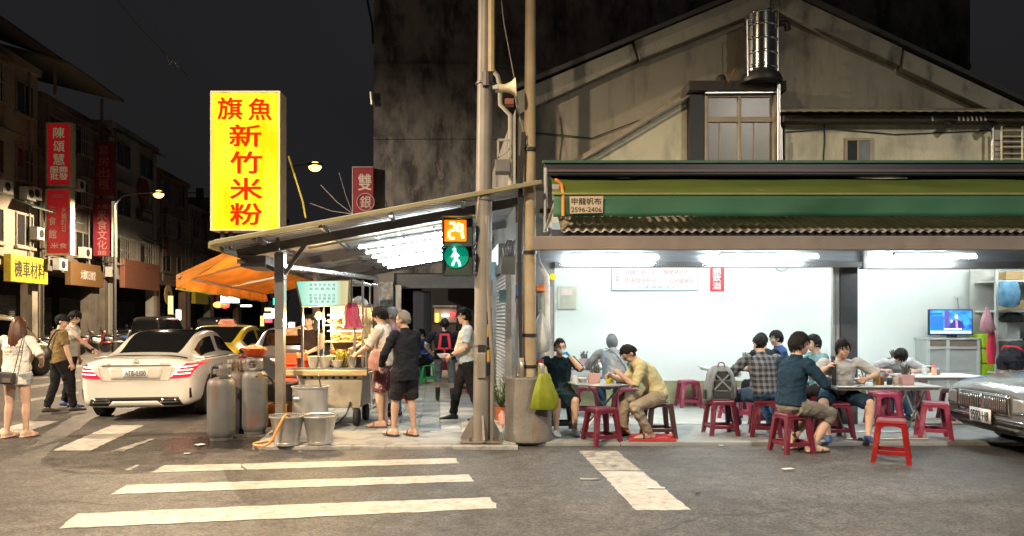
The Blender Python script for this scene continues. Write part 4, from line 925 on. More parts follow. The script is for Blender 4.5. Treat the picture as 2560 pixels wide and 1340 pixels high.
o = hs.build('rubber_hose', mat('hose_orange', (.72, .30, .07), .45), loc=bl + V((-.3, 0, 0)), world=True, smooth=True); tag(o, 'orange rubber hose looping from the bucket onto the ground', 'hose')
# crates and baskets behind the post
cr = thing('dark_basket', 'dark plastic basket on an orange crate behind the canopy post', 'basket', (gx(694, 10.8), 10.9, PZ + .36))
MB().lathe([(.19, 0), (.24, .24), (.255, .245), (.255, .265), (.23, .26), (.18, .02), (0, .02)], n=24).build('basket', mat('basket_dark', (.045, .04, .04), .5), cr, smooth=True)
for k in range(14):
    a = pi + pi * k / 13; MB().bar((.195 * cos(a), .195 * sin(a), .02), (.243 * cos(a), .243 * sin(a), .24), .012).build('rib', mat('basket_dark', (0, 0, 0)), cr)
o = MB(); o.b2((gx(665, 10.8), 10.7, PZ), (gx(722, 10.8), 11.1, PZ + .33)); tag(o.build('crate', mat('crate_orange', (.55, .20, .05), .6, var=.2), loc=(gx(694, 10.8), 10.9, PZ), world=True, bevel=.01), 'orange crate on the pavement behind the canopy post', 'crate')
ch = thing('red_chair', 'small red plastic chair half hidden behind the canopy post', 'chair', (gx(722, 11.3), 11.4, PZ))
m_rp = mat('plastic_bright_red', (.75, .09, .03), .4)
MB().box((0, 0, .62), (.40, .36, .03)).build('seat', m_rp, ch, bevel=.01); MB().box((0, .18, .85), (.40, .03, .36), rx=-.1).build('backrest', m_rp, ch, bevel=.02)
for x in (-.17, .17):
    for y in (-.15, .15): MB().bar((x * 1.1, y * 1.1, 0), (x, y, .61), .035).build('leg', m_rp, ch)

# ---------------------------------------------------------------- the food cart
YC = 10.75
ctz = gz(918, YC)
cart = thing('food_cart', 'stainless steel street food cart with lit menu box and display shelves', 'food cart', (gx(825, YC), YC + .4, PZ))
def kp(mb, name, m, **k): return mb.build(name, m, cart, world=True, **k)
m_cart = mat('cart_steel', (.52, .48, .39), .38, .4, var=.15, ns=3, dirt=((.28, .23, .16), 3, .55, .8, (1, 1, .6)))
m_wood = mat('counter_wood', (.52, .40, .22), .5, var=.15, stretch=(1, 6, 6))
cx0, cx1 = gx(722, YC), gx(915, YC)
b = MB(); b.prism([(gx(748, YC), YC, gz(1020, YC)), (gx(900, YC), YC, gz(1020, YC)), (gx(908, YC), YC, gz(938, YC)), (gx(745, YC), YC, gz(938, YC))], (0, .78, 0)); kp(b, 'cart_body', m_cart, bevel=.012)
kp(MB().b2((gx(758, YC), YC - .006, gz(1012, YC)), (gx(895, YC), YC + .002, gz(955, YC))), 'body_panel', m_cart)
for k in range(8):
    x = 758 + k * 18; kp(MB().b2((gx(x, YC), YC - .008, gz(947, YC)), (gx(x + 8, YC), YC + .004, gz(941, YC))), 'vent_slot', m_black)
kp(MB().b2((cx0 - .03, YC - .08, ctz - .12), (cx1 + .03, YC + .98, ctz - .035)), 'counter_edge', m_wood, bevel=.01)
kp(MB().b2((cx0 - .02, YC - .06, ctz - .034), (cx1 + .02, YC + .96, ctz - .01)), 'counter_top', m_steel)
kp(MB().tube([(cx1 + .04, YC - .05, ctz - .08), (cx1 + .2, YC + .1, ctz - .05), (cx1 + .32, YC + .9, ctz - .05)], .018, 8), 'push_rail', m_steel)
kp(MB().tube([(cx1 + .06, YC + .05, ctz - .1), (cx1 + .06, YC + .1, .3), (cx1 + .26, YC + .9, .35)], .018, 8), 'side_frame', m_steel)
kp(MB().b2((cx1 - .0, YC + .15, .36), (cx1 + .28, YC + .85, .385)), 'side_tray', m_steel)
for (px, dy) in ((890, .06), (890, .72), (770, .06), (770, .72)):
    T = Matrix.Translation(V((gx(px, YC), YC + dy, PZ + .135))) @ Matrix.Rotation(R(90), 4, 'Y') @ Matrix.Rotation(R(90), 4, 'Z')
    w_ = kp(MB().lathe([(.08, -.03), (.125, -.035), (.135, -.015), (.135, .015), (.125, .035), (.08, .03)], n=22, M=T), 'wheel', mat('tyre_rubber', (.022, .022, .022), .7), smooth=True)
    MB().lathe([(.0, -.025), (.08, -.025), (.08, .025), (0, .025)], n=14, M=T).build('hub', m_dsteel, w_, world=True)
    kp(MB().b2((gx(px, YC) - .055, YC + dy - .02, PZ + .13), (gx(px, YC) - .043, YC + dy + .02, .42)), 'caster_fork', m_dsteel)
for px, dy in ((756, .0), (905, .05), (756, .9), (918, .9)): kp(MB().tube([(gx(px, YC), YC + dy, ctz), (gx(px, YC), YC + dy, gz(700, YC))], .019, 8), 'upright', m_steel)
kp(MB().tube([(gx(756, YC), YC, gz(706, YC)), (gx(905, YC), YC + .05, gz(706, YC)), (gx(918, YC), YC + .9, gz(706, YC)), (gx(756, YC), YC + .9, gz(706, YC)), (gx(756, YC), YC, gz(706, YC))], .016, 6), 'top_frame', m_steel)
# lit menu box
fc = [W(737, 702, YC - .06), W(876, 700, YC - .06), W(873, 764, YC - .06), W(752, 767, YC - .06)]
kp(MB().prism(fc, (0, .16, 0)), 'menu_box', mat('menu_frame', (.40, .34, .18), .5), bevel=.006)
def inset(P, k, dy): c = sum(P, V()) / 4; return [c + (p - c) * k + V((0, dy, 0)) for p in P]
def menuface():
    M = bpy.data.materials.new('menu_face'); M.use_nodes = True; N = M.node_tree.nodes; L = M.node_tree.links; b = N['Principled BSDF']
    b.inputs['Emission Strength'].default_value = .5
    tc = N.new('ShaderNodeTexCoord'); sp_ = N.new('ShaderNodeSeparateXYZ'); L.new(tc.outputs['Generated'], sp_.inputs[0])
    cr = N.new('ShaderNodeValToRGB'); e = cr.color_ramp.elements; e[0].position = .0; e[0].color = (.20, .75, .55, 1); e[1].position = .95; e[1].color = (.75, .62, .30, 1)
    k = e.new(.35); k.color = (.75, 1.1, .95, 1); k = e.new(.75); k.color = (.62, 1.0, .85, 1); k = e.new(.87); k.color = (.66, .56, .26, 1)
    L.new(sp_.outputs[0], cr.inputs[0]); L.new(cr.outputs[0], b.inputs['Emission Color']); b.inputs['Base Color'].default_value = (.3, .4, .35, 1); return M
mf = kp(MB().prism(inset(fc, .93, -.008), (0, .012, 0)), 'menu_face', menuface())
I = WM[mf.name].inverted(); m_mg = mat('menu_ink', (.06, .16, .13), .6)
for r_, line in ((712, '旗魚炸炸紅燒'), (722, '米粉蝦肉糕'), (738, '新竹豆魚花枝'), (746, '黑輪肝腸豬皮'), (754, '骨仙湯米粉')):
    text('menu_line', '  '.join(line), 64 / FPX * YC, 6.5 / FPX * YC, m_mg, mf, I @ W(806, r_, YC - .072))
# light bulb
lb = thing('light_bulb', 'bare glowing bulb hanging under the menu box of the cart', 'light bulb', W(797, 775, YC + .15))
MB().ell(W(797, 789, YC + .15), (.05, .05, .06), 14, 10).build('bulb', emit('bulb_warm', (1, .52, .12), 4), lb, world=True, smooth=True)
MB().lathe([(.02, 0), (.02, .05), (.008, .06), (.008, .12)], W(797, 781, YC + .15), 10).build('socket', m_black, lb, world=True)
pld = bpy.data.lights.new('bulb_light', 'POINT'); pld.energy = 110; pld.color = (1, .66, .30); pld.shadow_soft_size = .06
plo = bpy.data.objects.new('bulb_light', pld); col.objects.link(plo); plo.parent = lb; plo.location = (0, -.02, -.15)
# display shelves
ds = thing('display_case', 'glazed display case of fried food lit yellow on the cart', 'display case', (gx(872, 11.2), 11.2, ctz - .01))
dz0, dz1 = ctz - .005, gz(765, 11.2)
xA, xB = gx(818, 11.2), gx(922, 11.2)
for x in (xA, xB):
    for y in (11.0, 11.45): MB().b2((x - .012, y - .012, dz0), (x + .012, y + .012, dz1)).build('corner_post', m_steel, ds, world=True)
m_shelf = mat('shelf_enamel', (.75, .68, .45), .4)
for k, py in enumerate((888, 852, 812)):
    z = gz(py, 11.2); MB().b2((xA + .013, 11.0, z - .012), (xB - .013, 11.45, z)).build('shelf', m_shelf, ds, world=True)
    fd = MB()
    for j in range(46):
        c = V((random.uniform(xA + .05, xB - .05), random.uniform(11.03, 11.4), z + random.uniform(.02, .075)))
        fd.ell(c, (random.uniform(.03, .055), random.uniform(.025, .045), random.uniform(.018, .03)), 8, 6)
    for p in range(len(fd.v)): fd.v[p] += V([mnoise.noise(fd.v[p] * 60 + V((q * 9, 0, 0))) * .006 for q in range(3)])
    tag(fd.build('fried_food', mat('fried_food', (.52, .25, .07), .5, var=.45, ns=25), ds, world=True, smooth=True), kind='stuff')
MB().b2((xA - .02, 10.98, dz1), (xB + .02, 11.47, dz1 + .03)).build('case_top', m_steel, ds, world=True)
for z in (gz(806, 11.2) + .11, gz(846, 11.2) + .115): MB().tube([(xA + .05, 11.03, z), (xB - .05, 11.03, z)], .008, 6).build('lamp_strip', emit('case_lamp', (1, .74, .34), 18), ds, world=True)
MB().b2((xA, 11.452, dz0), (xB, 11.46, dz1)).build('back_panel', mat('case_back', (.6, .52, .36), .4), ds, world=True)
# things on the counter
m_crock = mat('crock_cream', (.50, .45, .36), .4, var=.1)
def bowl_on(label, px, r, h, Y=10.86, m=m_crock, name='ceramic_crock', cat='crock'):
    t = MB().lathe([(r * .62, 0), (r * .85, h * .3), (r, h * .9), (r * 1.06, h), (r * .93, h), (r * .75, h * .25), (0, h * .2)], n=24).build(name, m, loc=(gx(px, Y), Y, ctz - .009), smooth=True); tag(t, label, cat); return t
bowl_on('tall cream crock beside the skewer cup on the cart', 784, .085, .165)
bowl_on('tall cream crock standing between the two others on the cart', 814, .085, .165)
bowl_on('low cream bowl beside the steel canister on the cart', 843, .083, .105)
o = bowl_on('square grey steel canister on the cart counter', 880, .065, .16, name='steel_canister', cat='canister', m=m_dsteel)
o = bowl_on('brown cup of wooden skewers on the cart counter', 749, .05, .14, m=mat('cup_brown', (.16, .05, .035), .5), name='skewer_cup', cat='cup')
for k in range(12): MB().tube([(random.uniform(-.02, .02), random.uniform(-.02, .02), .03), (random.uniform(-.045, .045), random.uniform(-.03, .03), .22)], .003, 4).build('skewer', mat('skewer_wood', (.62, .47, .26), .6), o)
bowl_on('red plastic tub behind the skewer cup on the cart', 768, .07, .1, 11.05, mat('basin_red', (0, 0, 0)), 'plastic_tub', 'tub')
bowl_on('orange plate at the street end of the cart counter', 729, .09, .04, 11.1, mat('basin_red', (0, 0, 0)), 'plate', 'plate')
vg = thing('leafy_greens', 'upright bunch of yellow green fried vegetables on the cart', 'food', (gx(853, 11.0), 10.97, ctz))
gm = MB()
for k in range(26):
    x = random.uniform(-.09, .09); gm.bar((x, random.uniform(-.04, .04), 0), (x + random.uniform(0, .12), random.uniform(-.05, .05), random.uniform(.14, .27)), .03, .008)
gm.build('greens', mat('greens_fried', (.35, .30, .05), .6, var=.4, ns=20), vg)
# steaming pans between crocks and case
for k, (px, y) in enumerate(((808, 11.25), (835, 11.1), (790, 11.4))):
    bowl_on(('wide steel pan of simmering food behind the crocks', 'second steel pan next to the display case', 'steel pan at the vendor side of the cart')[k], px, .13, .09, y, m_steel, 'steel_pan', 'pan')
# hanging pink bag bundle, bowls, phone poster
m_pink = mat('bag_pink', (.42, .06, .13), .4, var=.3, ns=14, stretch=(4, 4, .6), trl=.3, bump=.5, bs=9)
bag('plastic_bag_bundle', 'bundle of dark pink plastic bags hanging from the cart frame', [(-.36, .14, .07), (-.33, .13, .06), (-.2, .115, .05), (-.06, .085, .04), (0, .05, .03)], m_pink, (gx(881, 10.7), 10.66, gz(757, 10.7)))
bag('plastic_bag', 'white plastic bag tied on the cart top frame', [(-.12, .05, .04), (-.09, .12, .08), (-.03, .10, .06), (.03, .02, .02)], m_plas, (gx(898, 10.9), 10.9, gz(745, 10.9)))
cb_ = thing('steel_sign_frame', 'empty steel frame at the end of the lit menu box', 'frame', W(897, 745, 10.8))
for p, q in (((879, 698), (925, 715)), ((925, 715), (925, 768)), ((879, 698), (879, 760)), ((879, 762), (925, 768))): MB().bar(W(*p, 10.72 if p[0] < 900 else 11.5), W(*q, 10.72 if q[0] < 900 else 11.5), .025).build('rail', m_steel, cb_, world=True)
dp = MB().tube([W(887, 915, 10.7), W(887, 800, 10.7)], .022, 8).build('steel_pipe_stand', m_dsteel, loc=W(887, 915, 10.7), world=True); tag(dp, 'upright grey pipe rising from the steel canister', 'pipe')
cd = MB().tube(spline([W(876, 1004, 10.72), W(868, 1030, 10.68), W(850, 1052, 10.6), W(833, 1063, 10.5)]), .014, 6).build('drain_hose', m_black, loc=W(850, 1060, 10.6), world=True); tag(cd, 'black drain hose running from the cart body to the buckets', 'hose')
# ---------------------------------------------------------------- plastic stools
m_st = mat('stool_maroon', (.125, .012, .03), .36, var=.22, dirt=((.22, .07, .09), 9, .58, .76, (1, 1, .4)))
m_stp = mat('stool_rose', (.27, .03, .07), .4, var=.22, dirt=((.42, .16, .2), 9, .58, .76, (1, 1, .4)))
m_std = mat('stool_dark_brown', (.045, .018, .02), .38, var=.1)
m_stb = mat('stool_bright_red', (.19, .006, .008), .3, var=.22, dirt=((.32, .05, .04), 9, .58, .76, (1, 1, .4)))
m_stg = mat('stool_green', (.03, .50, .13), .4, var=.1)
def make_stool():
    t = thing('plastic_stool', 'x', 'stool', (0, 0, 0), 0, 'plastic stools')
    h = .475
    MB().frust((0, 0, h - .035), (.315, .315), (.285, .285), .035).build('seat', m_st, t, bevel=.012)
    ap = MB()
    for k in range(4):
        T = Matrix.Rotation(k * pi / 2, 4, 'Z'); pts = []
        for j in range(9):
            x = lerp(-.125, .125, j / 8); pts.append((x, -.158 - .0, h - .04 - .02 - .045 * (abs(x) / .125) ** 3))
        ap.prism([(-.14, -.156, h - .036)] + pts + [(.14, -.156, h - .036)], (0, .018, 0), T)
    ap.build('apron', m_st, t)
    for sx in (-1, 1):
        for sy in (-1, 1):
            b = MB(); q = []
            for z, c, w in ((h - .04, .126, .066), (.10, .166, .058), (.012, .18, .052), (0, .18, .06)):
                q.append([(sx * c - w/2, sy * c - w/2, z), (sx * c + w/2, sy * c - w/2, z), (sx * c + w/2, sy * c + w/2, z), (sx * c - w/2, sy * c + w/2, z)])
            for i in range(3): b.add(q[i] + q[i + 1], [(0, 1, 5, 4)[::-1], (1, 2, 6, 5)[::-1], (2, 3, 7, 6)[::-1], (3, 0, 4, 7)[::-1]])
            b.add(q[-1], [(0, 3, 2, 1)]); b.build('leg', m_st, t, bevel=.008)
    for k in range(4):
        T = Matrix.Rotation(k * pi / 2, 4, 'Z')
        MB().box((0, -.168, .115), (.30, .02, .045), M=T).build('stretcher', m_st, t, bevel=.004)
    return t
stool0 = make_stool(); _first = [True]
def stool(px, py, label, rz=0., m=None, z=PZ):
    p = G(px, py, z); p.y += .17                    # py is the foot of the nearest leg
    if _first[0]:
        _first[0] = False; stool0.location = p; stool0.rotation_euler = (0, 0, R(rz)); stool0['label'] = label; o = stool0
        WM[o.name] = Matrix.Translation(p) @ Matrix.Rotation(R(rz), 4, 'Z')
    else: o = copy_tree(stool0, p, R(rz), label, {m_st: m} if m else None)
    return o
s_round = stool(1508, 1116, 'maroon stool in front of the round table', 22, z=0)
stool(1727, 1020, 'rose stool standing alone against the white wall', 4, m_stp, PZ + .006)
s_khaki = stool(1652, 1098, 'dark brown stool under the man in the khaki shirt', 6, m_std)
s_pack = stool(1810, 1090, 'maroon stool carrying the grey backpack', 3)
stool(1846, 1052, 'rose stool behind the backpack stool', 8, m_stp, .056)
s_plaid = stool(1924, 1093, 'maroon stool under the diner in the plaid shirt', -14)
s_navy = stool(1992, 1136, 'maroon stool under the diner in the navy jumper', 12, z=0)
s_grey = stool(2098, 1100, 'maroon stool under the man in the grey shirt', 5)
stool(2248, 1160, 'bright red empty stool on the road before the long table', -28, m_stb, 0)
stool(2352, 1100, 'rose stool between the long table and the dark car', -20, m_stp)
stool(2225, 1058, 'rose stool behind the long folding table', 10, m_stp, .056)
stool(2300, 1028, 'pale rose stool beside the white cabinet table', 0, m_stp, .056)
stool(2408, 1052, 'maroon stool under the far table by the dark car', 5, None, .056)
s_hood = stool(1568, 1046, 'maroon stool under the diner in the grey hooded top', 8, None, .056)
stool(1470, 1042, 'maroon stool at the back table behind the round table', -5, None, .056)
s_woman = stool(1402, 1082, 'black stool under the woman in the black dress', 5, m_black)
s_green = stool(1068, 958, 'green stool under the diner in the blue jacket', 10, m_stg)
stool(1040, 956, 'second green stool beside the diner in the blue jacket', -8, m_stg)
stool(990, 1010, 'red stool half hidden behind the men at the cart', 12, m_stb)
stool(1150, 985, 'red stool beyond the woman in the red apron', 0, m_stb)

# ---------------------------------------------------------------- folding tables
m_top = mat('table_steel_top', (.52, .53, .53), .33, .7, var=.1, ns=3)
m_leg = mat('table_leg_steel', (.36, .34, .31), .4, .8, var=.15)
m_wt = mat('table_white_top', (.72, .74, .74), .4, var=.05)
def folding_legs(t, w, d, h, m=m_leg):
    for s_ in (-1, 1):
        x = s_ * w * .38
        MB().tube([(x, -d * .42, .012), (x, d * .30, h - .03)], .013, 8).build('leg', m, t); MB().tube([(x + s_ * .03, d * .42, .012), (x + s_ * .03, -d * .30, h - .03)], .013, 8).build('leg', m, t)
    for y, z in ((-d * .42, .018), (d * .30, h - .04)): MB().tube([(-w * .38, y, z), (w * .38, y, z)], .011, 8).build('cross_rail', m, t)
    for y, z in ((d * .42, .018), (-d * .30, h - .04)): MB().tube([(-w * .38 - .03, y, z), (w * .38 + .03, y, z)], .011, 8).build('cross_rail', m, t)
def rect_table(label, loc, w, d, h, rz=0., m=m_top):
    t = thing('folding_table', label, 'table', loc, R(rz), 'folding tables')
    MB().box((0, 0, h - .012), (w, d, .024)).build('table_top', m, t, bevel=.006); MB().box((0, 0, h - .04), (w - .06, d - .06, .03)).build('apron', m_leg, t)
    folding_legs(t, w, d, h); return t
tr = thing('round_table', 'round steel folding table with condiments beside the woman in black', 'table', (gx(1510, 10.15), 10.15, PZ), 0, 'folding tables')
TH = .70
MB().lathe([(.0, TH - .022), (.47, TH - .022), (.495, TH - .018), (.50, TH - .008), (.495, TH), (.0, TH)], n=48).build('table_top', m_top, tr, smooth=True)
for s_ in (-1, 1):
    MB().tube([(s_ * -.30, -.16 * s_, .012), (s_ * .24, .08 * s_, TH - .03)], .013, 8).build('leg', m_leg, tr); MB().tube([(s_ * -.30, .20, .012), (s_ * .24, -.12, TH - .03)], .013, 8).build('leg', m_leg, tr)
for s_ in (-1, 1): MB().tube([(s_ * .30, -.18, .016), (s_ * .30, .2, .016)], .011, 8).build('cross_rail', m_leg, tr)
t_long = rect_table('long steel folding table with bowls between the navy and grey shirted diners', (gx(2190, 9.85), 9.85, PZ), 1.36, .72, .70, -1)
t_b1 = rect_table('narrow white table against the wall before the grey hooded diner', (gx(1440, 12.9), 12.95, .056), 1.15, .6, .74, 0, m_wt)
t_b2 = rect_table('white table by the wall behind the grey backpack', (gx(1850, 12.6), 12.65, .056), 1.25, .62, .74, 0, m_wt)
t_b3 = rect_table('pale folding table with sauce bottles before the white cabinet', (gx(2345, 11.1), 11.15, .056), 1.15, .7, .72, 0, m_wt)
t_b4 = rect_table('back table with bowls against the white wall right of the column', (gx(2235, 12.8), 12.9, .056), 1.2, .55, .76, 0, m_wt)

# ---------------------------------------------------------------- table ware
def topz(t, h): return t.location.z + h
def holder(t, h, dx, dy, where):
    p = t.location + V((dx, dy, h)); k = thing('chopstick_box', 'pink box of chopsticks and spoons on ' + where, 'chopstick box', p)
    MB().frust((0, 0, 0), (.15, .11), (.165, .12), .13).build('box', mat('box_pink', (.62, .38, .40), .45, var=.06, trl=.15), k, bevel=.006)
    b = MB()
    for j in range(22): b.bar((random.uniform(-.06, .06), random.uniform(-.035, .035), .05), (random.uniform(-.075, .075), random.uniform(-.04, .04), random.uniform(.2, .27)), .012, .006)
    b.build('chopsticks', mat('utensil_grey', (.12, .12, .115), .4, .4, var=.4, ns=40), k)
def bottle(t, h, dx, dy, label, body, cap, r=.03, hh=.12, nozzle=True):
    p = t.location + V((dx, dy, h)); k = thing('sauce_bottle', label, 'bottle', p)
    MB().lathe([(r * .9, 0), (r, .01), (r, hh * .7), (r * .7, hh * .85)], n=16).build('body', mat('bottle_%s' % (body,), body, .35), k, smooth=True)
    prof = [(r * .75, hh * .85), (r * .75, hh * .95), (.008, hh), (.004, hh * 1.3), (0, hh * 1.3)] if nozzle else [(r * .9, hh * .85), (r * .9, hh), (0, hh)]
    MB().lathe(prof, n=14).build('cap', mat('cap_%s' % (cap,), cap, .4), k, smooth=True)
m_bowl = mat('bowl_white', (.74, .74, .72), .3, var=.03)
def dish(t, h, dx, dy, label, r=.08, hh=.055, m=m_bowl, food=(.35, .2, .1), spoon=False):
    p = t.location + V((dx, dy, h)); k = thing('bowl', label, 'bowl', p)
    MB().lathe([(r * .45, 0), (r * .5, .008), (r, hh), (r * .96, hh), (r * .5, .016), (0, .014)], n=24).build('bowl', m, k, smooth=True)
    MB().lathe([(0, hh * .75), (r * .78, hh * .7)], n=18).build('soup', mat('soup_%s' % (food,), food, .3), k)
    if spoon: MB().tube([(.02, 0, hh * .8), (-.03, -.02, hh + .06)], .006, 6).build('spoon', m_steel, k)
RT = 'the round table'
holder(tr, TH, -.15, -.12, RT)
bottle(tr, TH, .045, -.16, 'squat yellow sauce jar with orange lid on the round table', (.72, .60, .02), (.75, .12, .03), .042, .12, False)
bottle(tr, TH, .17, -.16, 'clear bottle with pale green band on the round table', (.42, .6, .48), (.66, .7, .68), .034, .13)
bottle(tr, TH, .11, -.03, 'white squeeze bottle with violet top on the round table', (.62, .63, .68), (.42, .42, .6), .032, .14)
dish(tr, TH, -.30, -.05, 'white bowl on the round table before the woman in black', .085, .06)
dish(tr, TH, .37, -.02, 'white bowl under the hands of the man in khaki', .09, .065)
dish(tr, TH, .28, -.22, 'flat cream plate of food on the round table', .10, .025, mat('plate_cream', (.62, .54, .36), .4))
cupw = MB().lathe([(.03, 0), (.04, .1), (.038, .1), (.028, .008), (0, .008)], n=16).build('paper_cup', m_bowl, loc=tr.location + V((-.41, -.18, TH)), smooth=True); tag(cupw, 'white paper cup at the edge of the round table', 'cup')
LT = 'the long table'
holder(t_long, .70, .35, -.1, LT)
dish(t_long, .70, -.49, -.12, 'white bowl with spoon before the diner in navy', .10, .07, spoon=True)
dish(t_long, .70, -.20, .02, 'white bowl with spoon before the man in the grey shirt', .11, .07, spoon=True)
dish(t_long, .70, -.36, -.02, 'small red dish between the two white bowls on the long table', .06, .025, mat('dish_red', (.6, .04, .05), .4))
for k, (dx, c, cp_) in enumerate(((-.075, (.25, .15, .07), (.55, .5, .45)), (-.03, (.45, .25, .03), (.7, .3, .2)), (.015, (.22, .07, .03), (.7, .2, .1)))):
    bottle(t_long, .70, dx, -.13, ('brown spice jar on the long table', 'amber spice jar on the long table', 'dark red spice jar on the long table')[k], c, cp_, .026, .115, False)
bottle(t_long, .70, .12, -.12, 'white nozzle bottle of dark soy sauce on the long table', (.02, .018, .02), (.66, .67, .68), .036, .11)
bottle(t_long, .70, .215, -.1, 'beige lidded jar beside the soy bottle on the long table', (.42, .36, .27), (.5, .48, .44), .038, .10, False)
BT = 'the back table behind the backpack'
holder(t_b2, .74, .10, -.1, BT)
bottle(t_b2, .74, .0, -.12, 'yellow sauce jar with orange lid on the table behind the backpack', (.75, .62, .02), (.8, .2, .05), .042, .12, False)
bottle(t_b2, .74, .22, -.1, 'white bottle with red band on the table behind the backpack', (.7, .5, .42), (.7, .7, .7), .034, .13)
dish(t_b2, .74, -.35, -.1, 'orange dish at the end of the table behind the backpack', .08, .03, mat('dish_orange', (.85, .22, .06), .4))
dish(t_b1, .74, -.35, -.12, 'orange dish on the wall table beside the hooded diner', .08, .03, mat('dish_orange', (0, 0, 0)))
holder(t_b1, .74, .15, .0, 'the wall table before the hooded diner')
bottle(t_b3, .72, -.10, -.12, 'orange sauce bottle on the pale table before the cabinet', (.72, .42, .28), (.75, .12, .06), .034, .14)
bottle(t_b3, .72, -.22, -.08, 'pale blue bottle on the table before the cabinet', (.5, .6, .66), (.6, .65, .7), .034, .13)
bottle(t_b3, .72, .0, -.05, 'small dark bottle on the pale table before the cabinet', (.2, .18, .2), (.3, .45, .7), .03, .1)
holder(t_b4, .76, .05, 0, 'the back table right of the column')
dish(t_b4, .76, -.25, -.1, 'orange topped bowl on the back table right of the column', .09, .06, m_bowl, (.7, .3, .12))
dish(t_b4, .76, .22, -.12, 'white bowl of food on the back table right of the column', .09, .06, m_bowl, (.6, .5, .2))
dish(t_b4, .76, -.05, -.15, 'green handled bowl on the back table right of the column', .07, .05, mat('bowl_green', (.35, .55, .15), .4))

# ---------------------------------------------------------------- backpack
bpk = thing('backpack', 'grey backpack with black back padding leaning on a maroon stool', 'backpack', s_pack.location + V((0, -.02, .46)))
m_bg = mat('backpack_grey', (.20, .23, .25), .75, var=.12, bump=.3, bs=20); m_bb = mat('backpack_black', (.03, .032, .036), .7)
rows = []
for z, w, d in ((0, .17, .08), (.03, .205, .10), (.2, .205, .10), (.36, .18, .085), (.45, .12, .06), (.47, .06, .03)):
    rows.append([V((w * (abs(cos(a)) ** .55) * (1 if cos(a) > 0 else -1), .04 + d * (abs(sin(a)) ** .55) * (1 if sin(a) > 0 else -1), z)) for a in [2 * pi * k / 24 for k in range(25)]])
b = MB().sheet(rows); b.add(rows[0][:24], [tuple(range(24))[::-1]]); b.add(rows[-1][:24], [tuple(range(24))]); b.build('main_body', m_bg, bpk, smooth=60)
for z0, z1, w in ((.035, .13, .13), (.15, .27, .12), (.285, .40, .09)):
    MB().box((0, -.062 + .012 * (z0 > .2), (z0 + z1) / 2), (w * 2 - .02, .02, z1 - z0)).build('back_pad', m_bb, bpk, bevel=.015)
for s_ in (-1, 1):
    MB().bar((-s_ * .11, -.082, .15), (s_ * .10, -.075, .37), .022, .012, up=(0, 1, 0)).build('cross_strap', m_bg, bpk)
    MB().tube(spline([(s_ * .06, -.06, .43), (s_ * .12, -.11, .36), (s_ * .165, -.11, .2), (s_ * .17, -.08, .05)]), .02, 6, flat=.4).build('shoulder_strap', m_bg, bpk, smooth=True)
    MB().box((s_ * .21, .03, .08), (.03, .11, .13)).build('side_pocket', m_bb, bpk, bevel=.01)
MB().tube(spline([(-.045, -.02, .45), (-.035, -.02, .5), (0, -.02, .515), (.035, -.02, .5), (.045, -.02, .45)]), .009, 6).build('grab_handle', mat('handle_dark_red', (.15, .03, .04), .6), bpk)
MB().tube([(-.2, .0, .04), (-.235, -.02, -.03), (-.24, -.03, -.12)], .005, 5).build('loose_strap', m_bb, bpk)

# ---------------------------------------------------------------- wall things
YW = YB - .004
mb_ = thing('menu_board', 'white wall menu board with red and blue Chinese dish names', 'menu board', W(1635, 727, YW))
MB().b2((gx(1528, YW), YW - .02, gz(727, YW)), (gx(1743, YW), YW, gz(560, YW))).build('board', mat('board_white', (.80, .81, .80), .5, var=.02), mb_, world=True)
b = MB(); e_ = .012; a, c_, z0, z1 = gx(1528, YW), gx(1743, YW), gz(726.5, YW), gz(560, YW)
for p, q in (((a, z0), (c_, z0 + e_)), ((a, z0 + e_), (a + e_, z1)), ((c_ - e_, z0 + e_), (c_, z1))): b.b2((p[0], YW - .024, p[1]), (q[0], YW - .0205, q[1]))
b.build('blue_border', mat('border_blue', (.10, .25, .36), .5), mb_, world=True)
I = WM[mb_.name].inverted(); m_mr = mat('menu_red', (.62, .08, .12), .6); m_mbk = mat('menu_dark', (.14, .16, .16), .6); m_mbl = mat('menu_blue', (.10, .16, .32), .6)
def mt_(s_, px, py, w, h, m, bold=.0): text('dish_name', s_, w / FPX * YW, h / FPX * YW, m, mb_, I @ W(px, py, YW - .024), bold=bold)
mt_('燒雞豆魚花蝦', 1602, 680, 76, 13, m_mr); mt_('肉捲腐排枝子', 1602, 701, 78, 13, m_mr); mt_('豬豬豬肝大', 1691, 680, 64, 13, m_mr); mt_('心舌皮腱腸肝', 1697, 702, 77, 13, m_mr)
mt_('小\n菜', 1543, 690, 11, 28, m_mbk); mt_('公', 1543, 672, 11, 10, m_mbk); mt_('謝 絕 飲 酒', 1643, 718, 62, 9, m_mbl)
for px in (1601, 1683): MB().b2((gx(px - 9, YW), YW - .024, gz(718.7, YW)), (gx(px + 9, YW), YW - .021, gz(717.5, YW))).build('flourish', m_mbl, mb_, world=True)
rs = thing('red_wall_sign', 'red wall sign with bold white Chinese characters asking not to drink', 'sign', W(1792, 728, YW))
MB().b2((gx(1775, YW), YW - .02, gz(728, YW)), (gx(1810, YW), YW, gz(610, YW))).build('panel', mat('sign_red', (.62, .03, .05), .5), rs, world=True)
I = WM[rs.name].inverted(); m_cw = mat('character_white', (.82, .82, .82), .5)
for ch, py in (('謝', 645), ('絕', 678), ('飲', 695), ('酒', 715)): text('character', ch, 20 / FPX * YW, 17 / FPX * YW, m_cw, rs, I @ W(1792, py, YW - .024), bold=.018)
pb = thing('electric_panel', 'beige electric panel door with paper notice on the white wall', 'electric panel', W(1417, 773, YW))
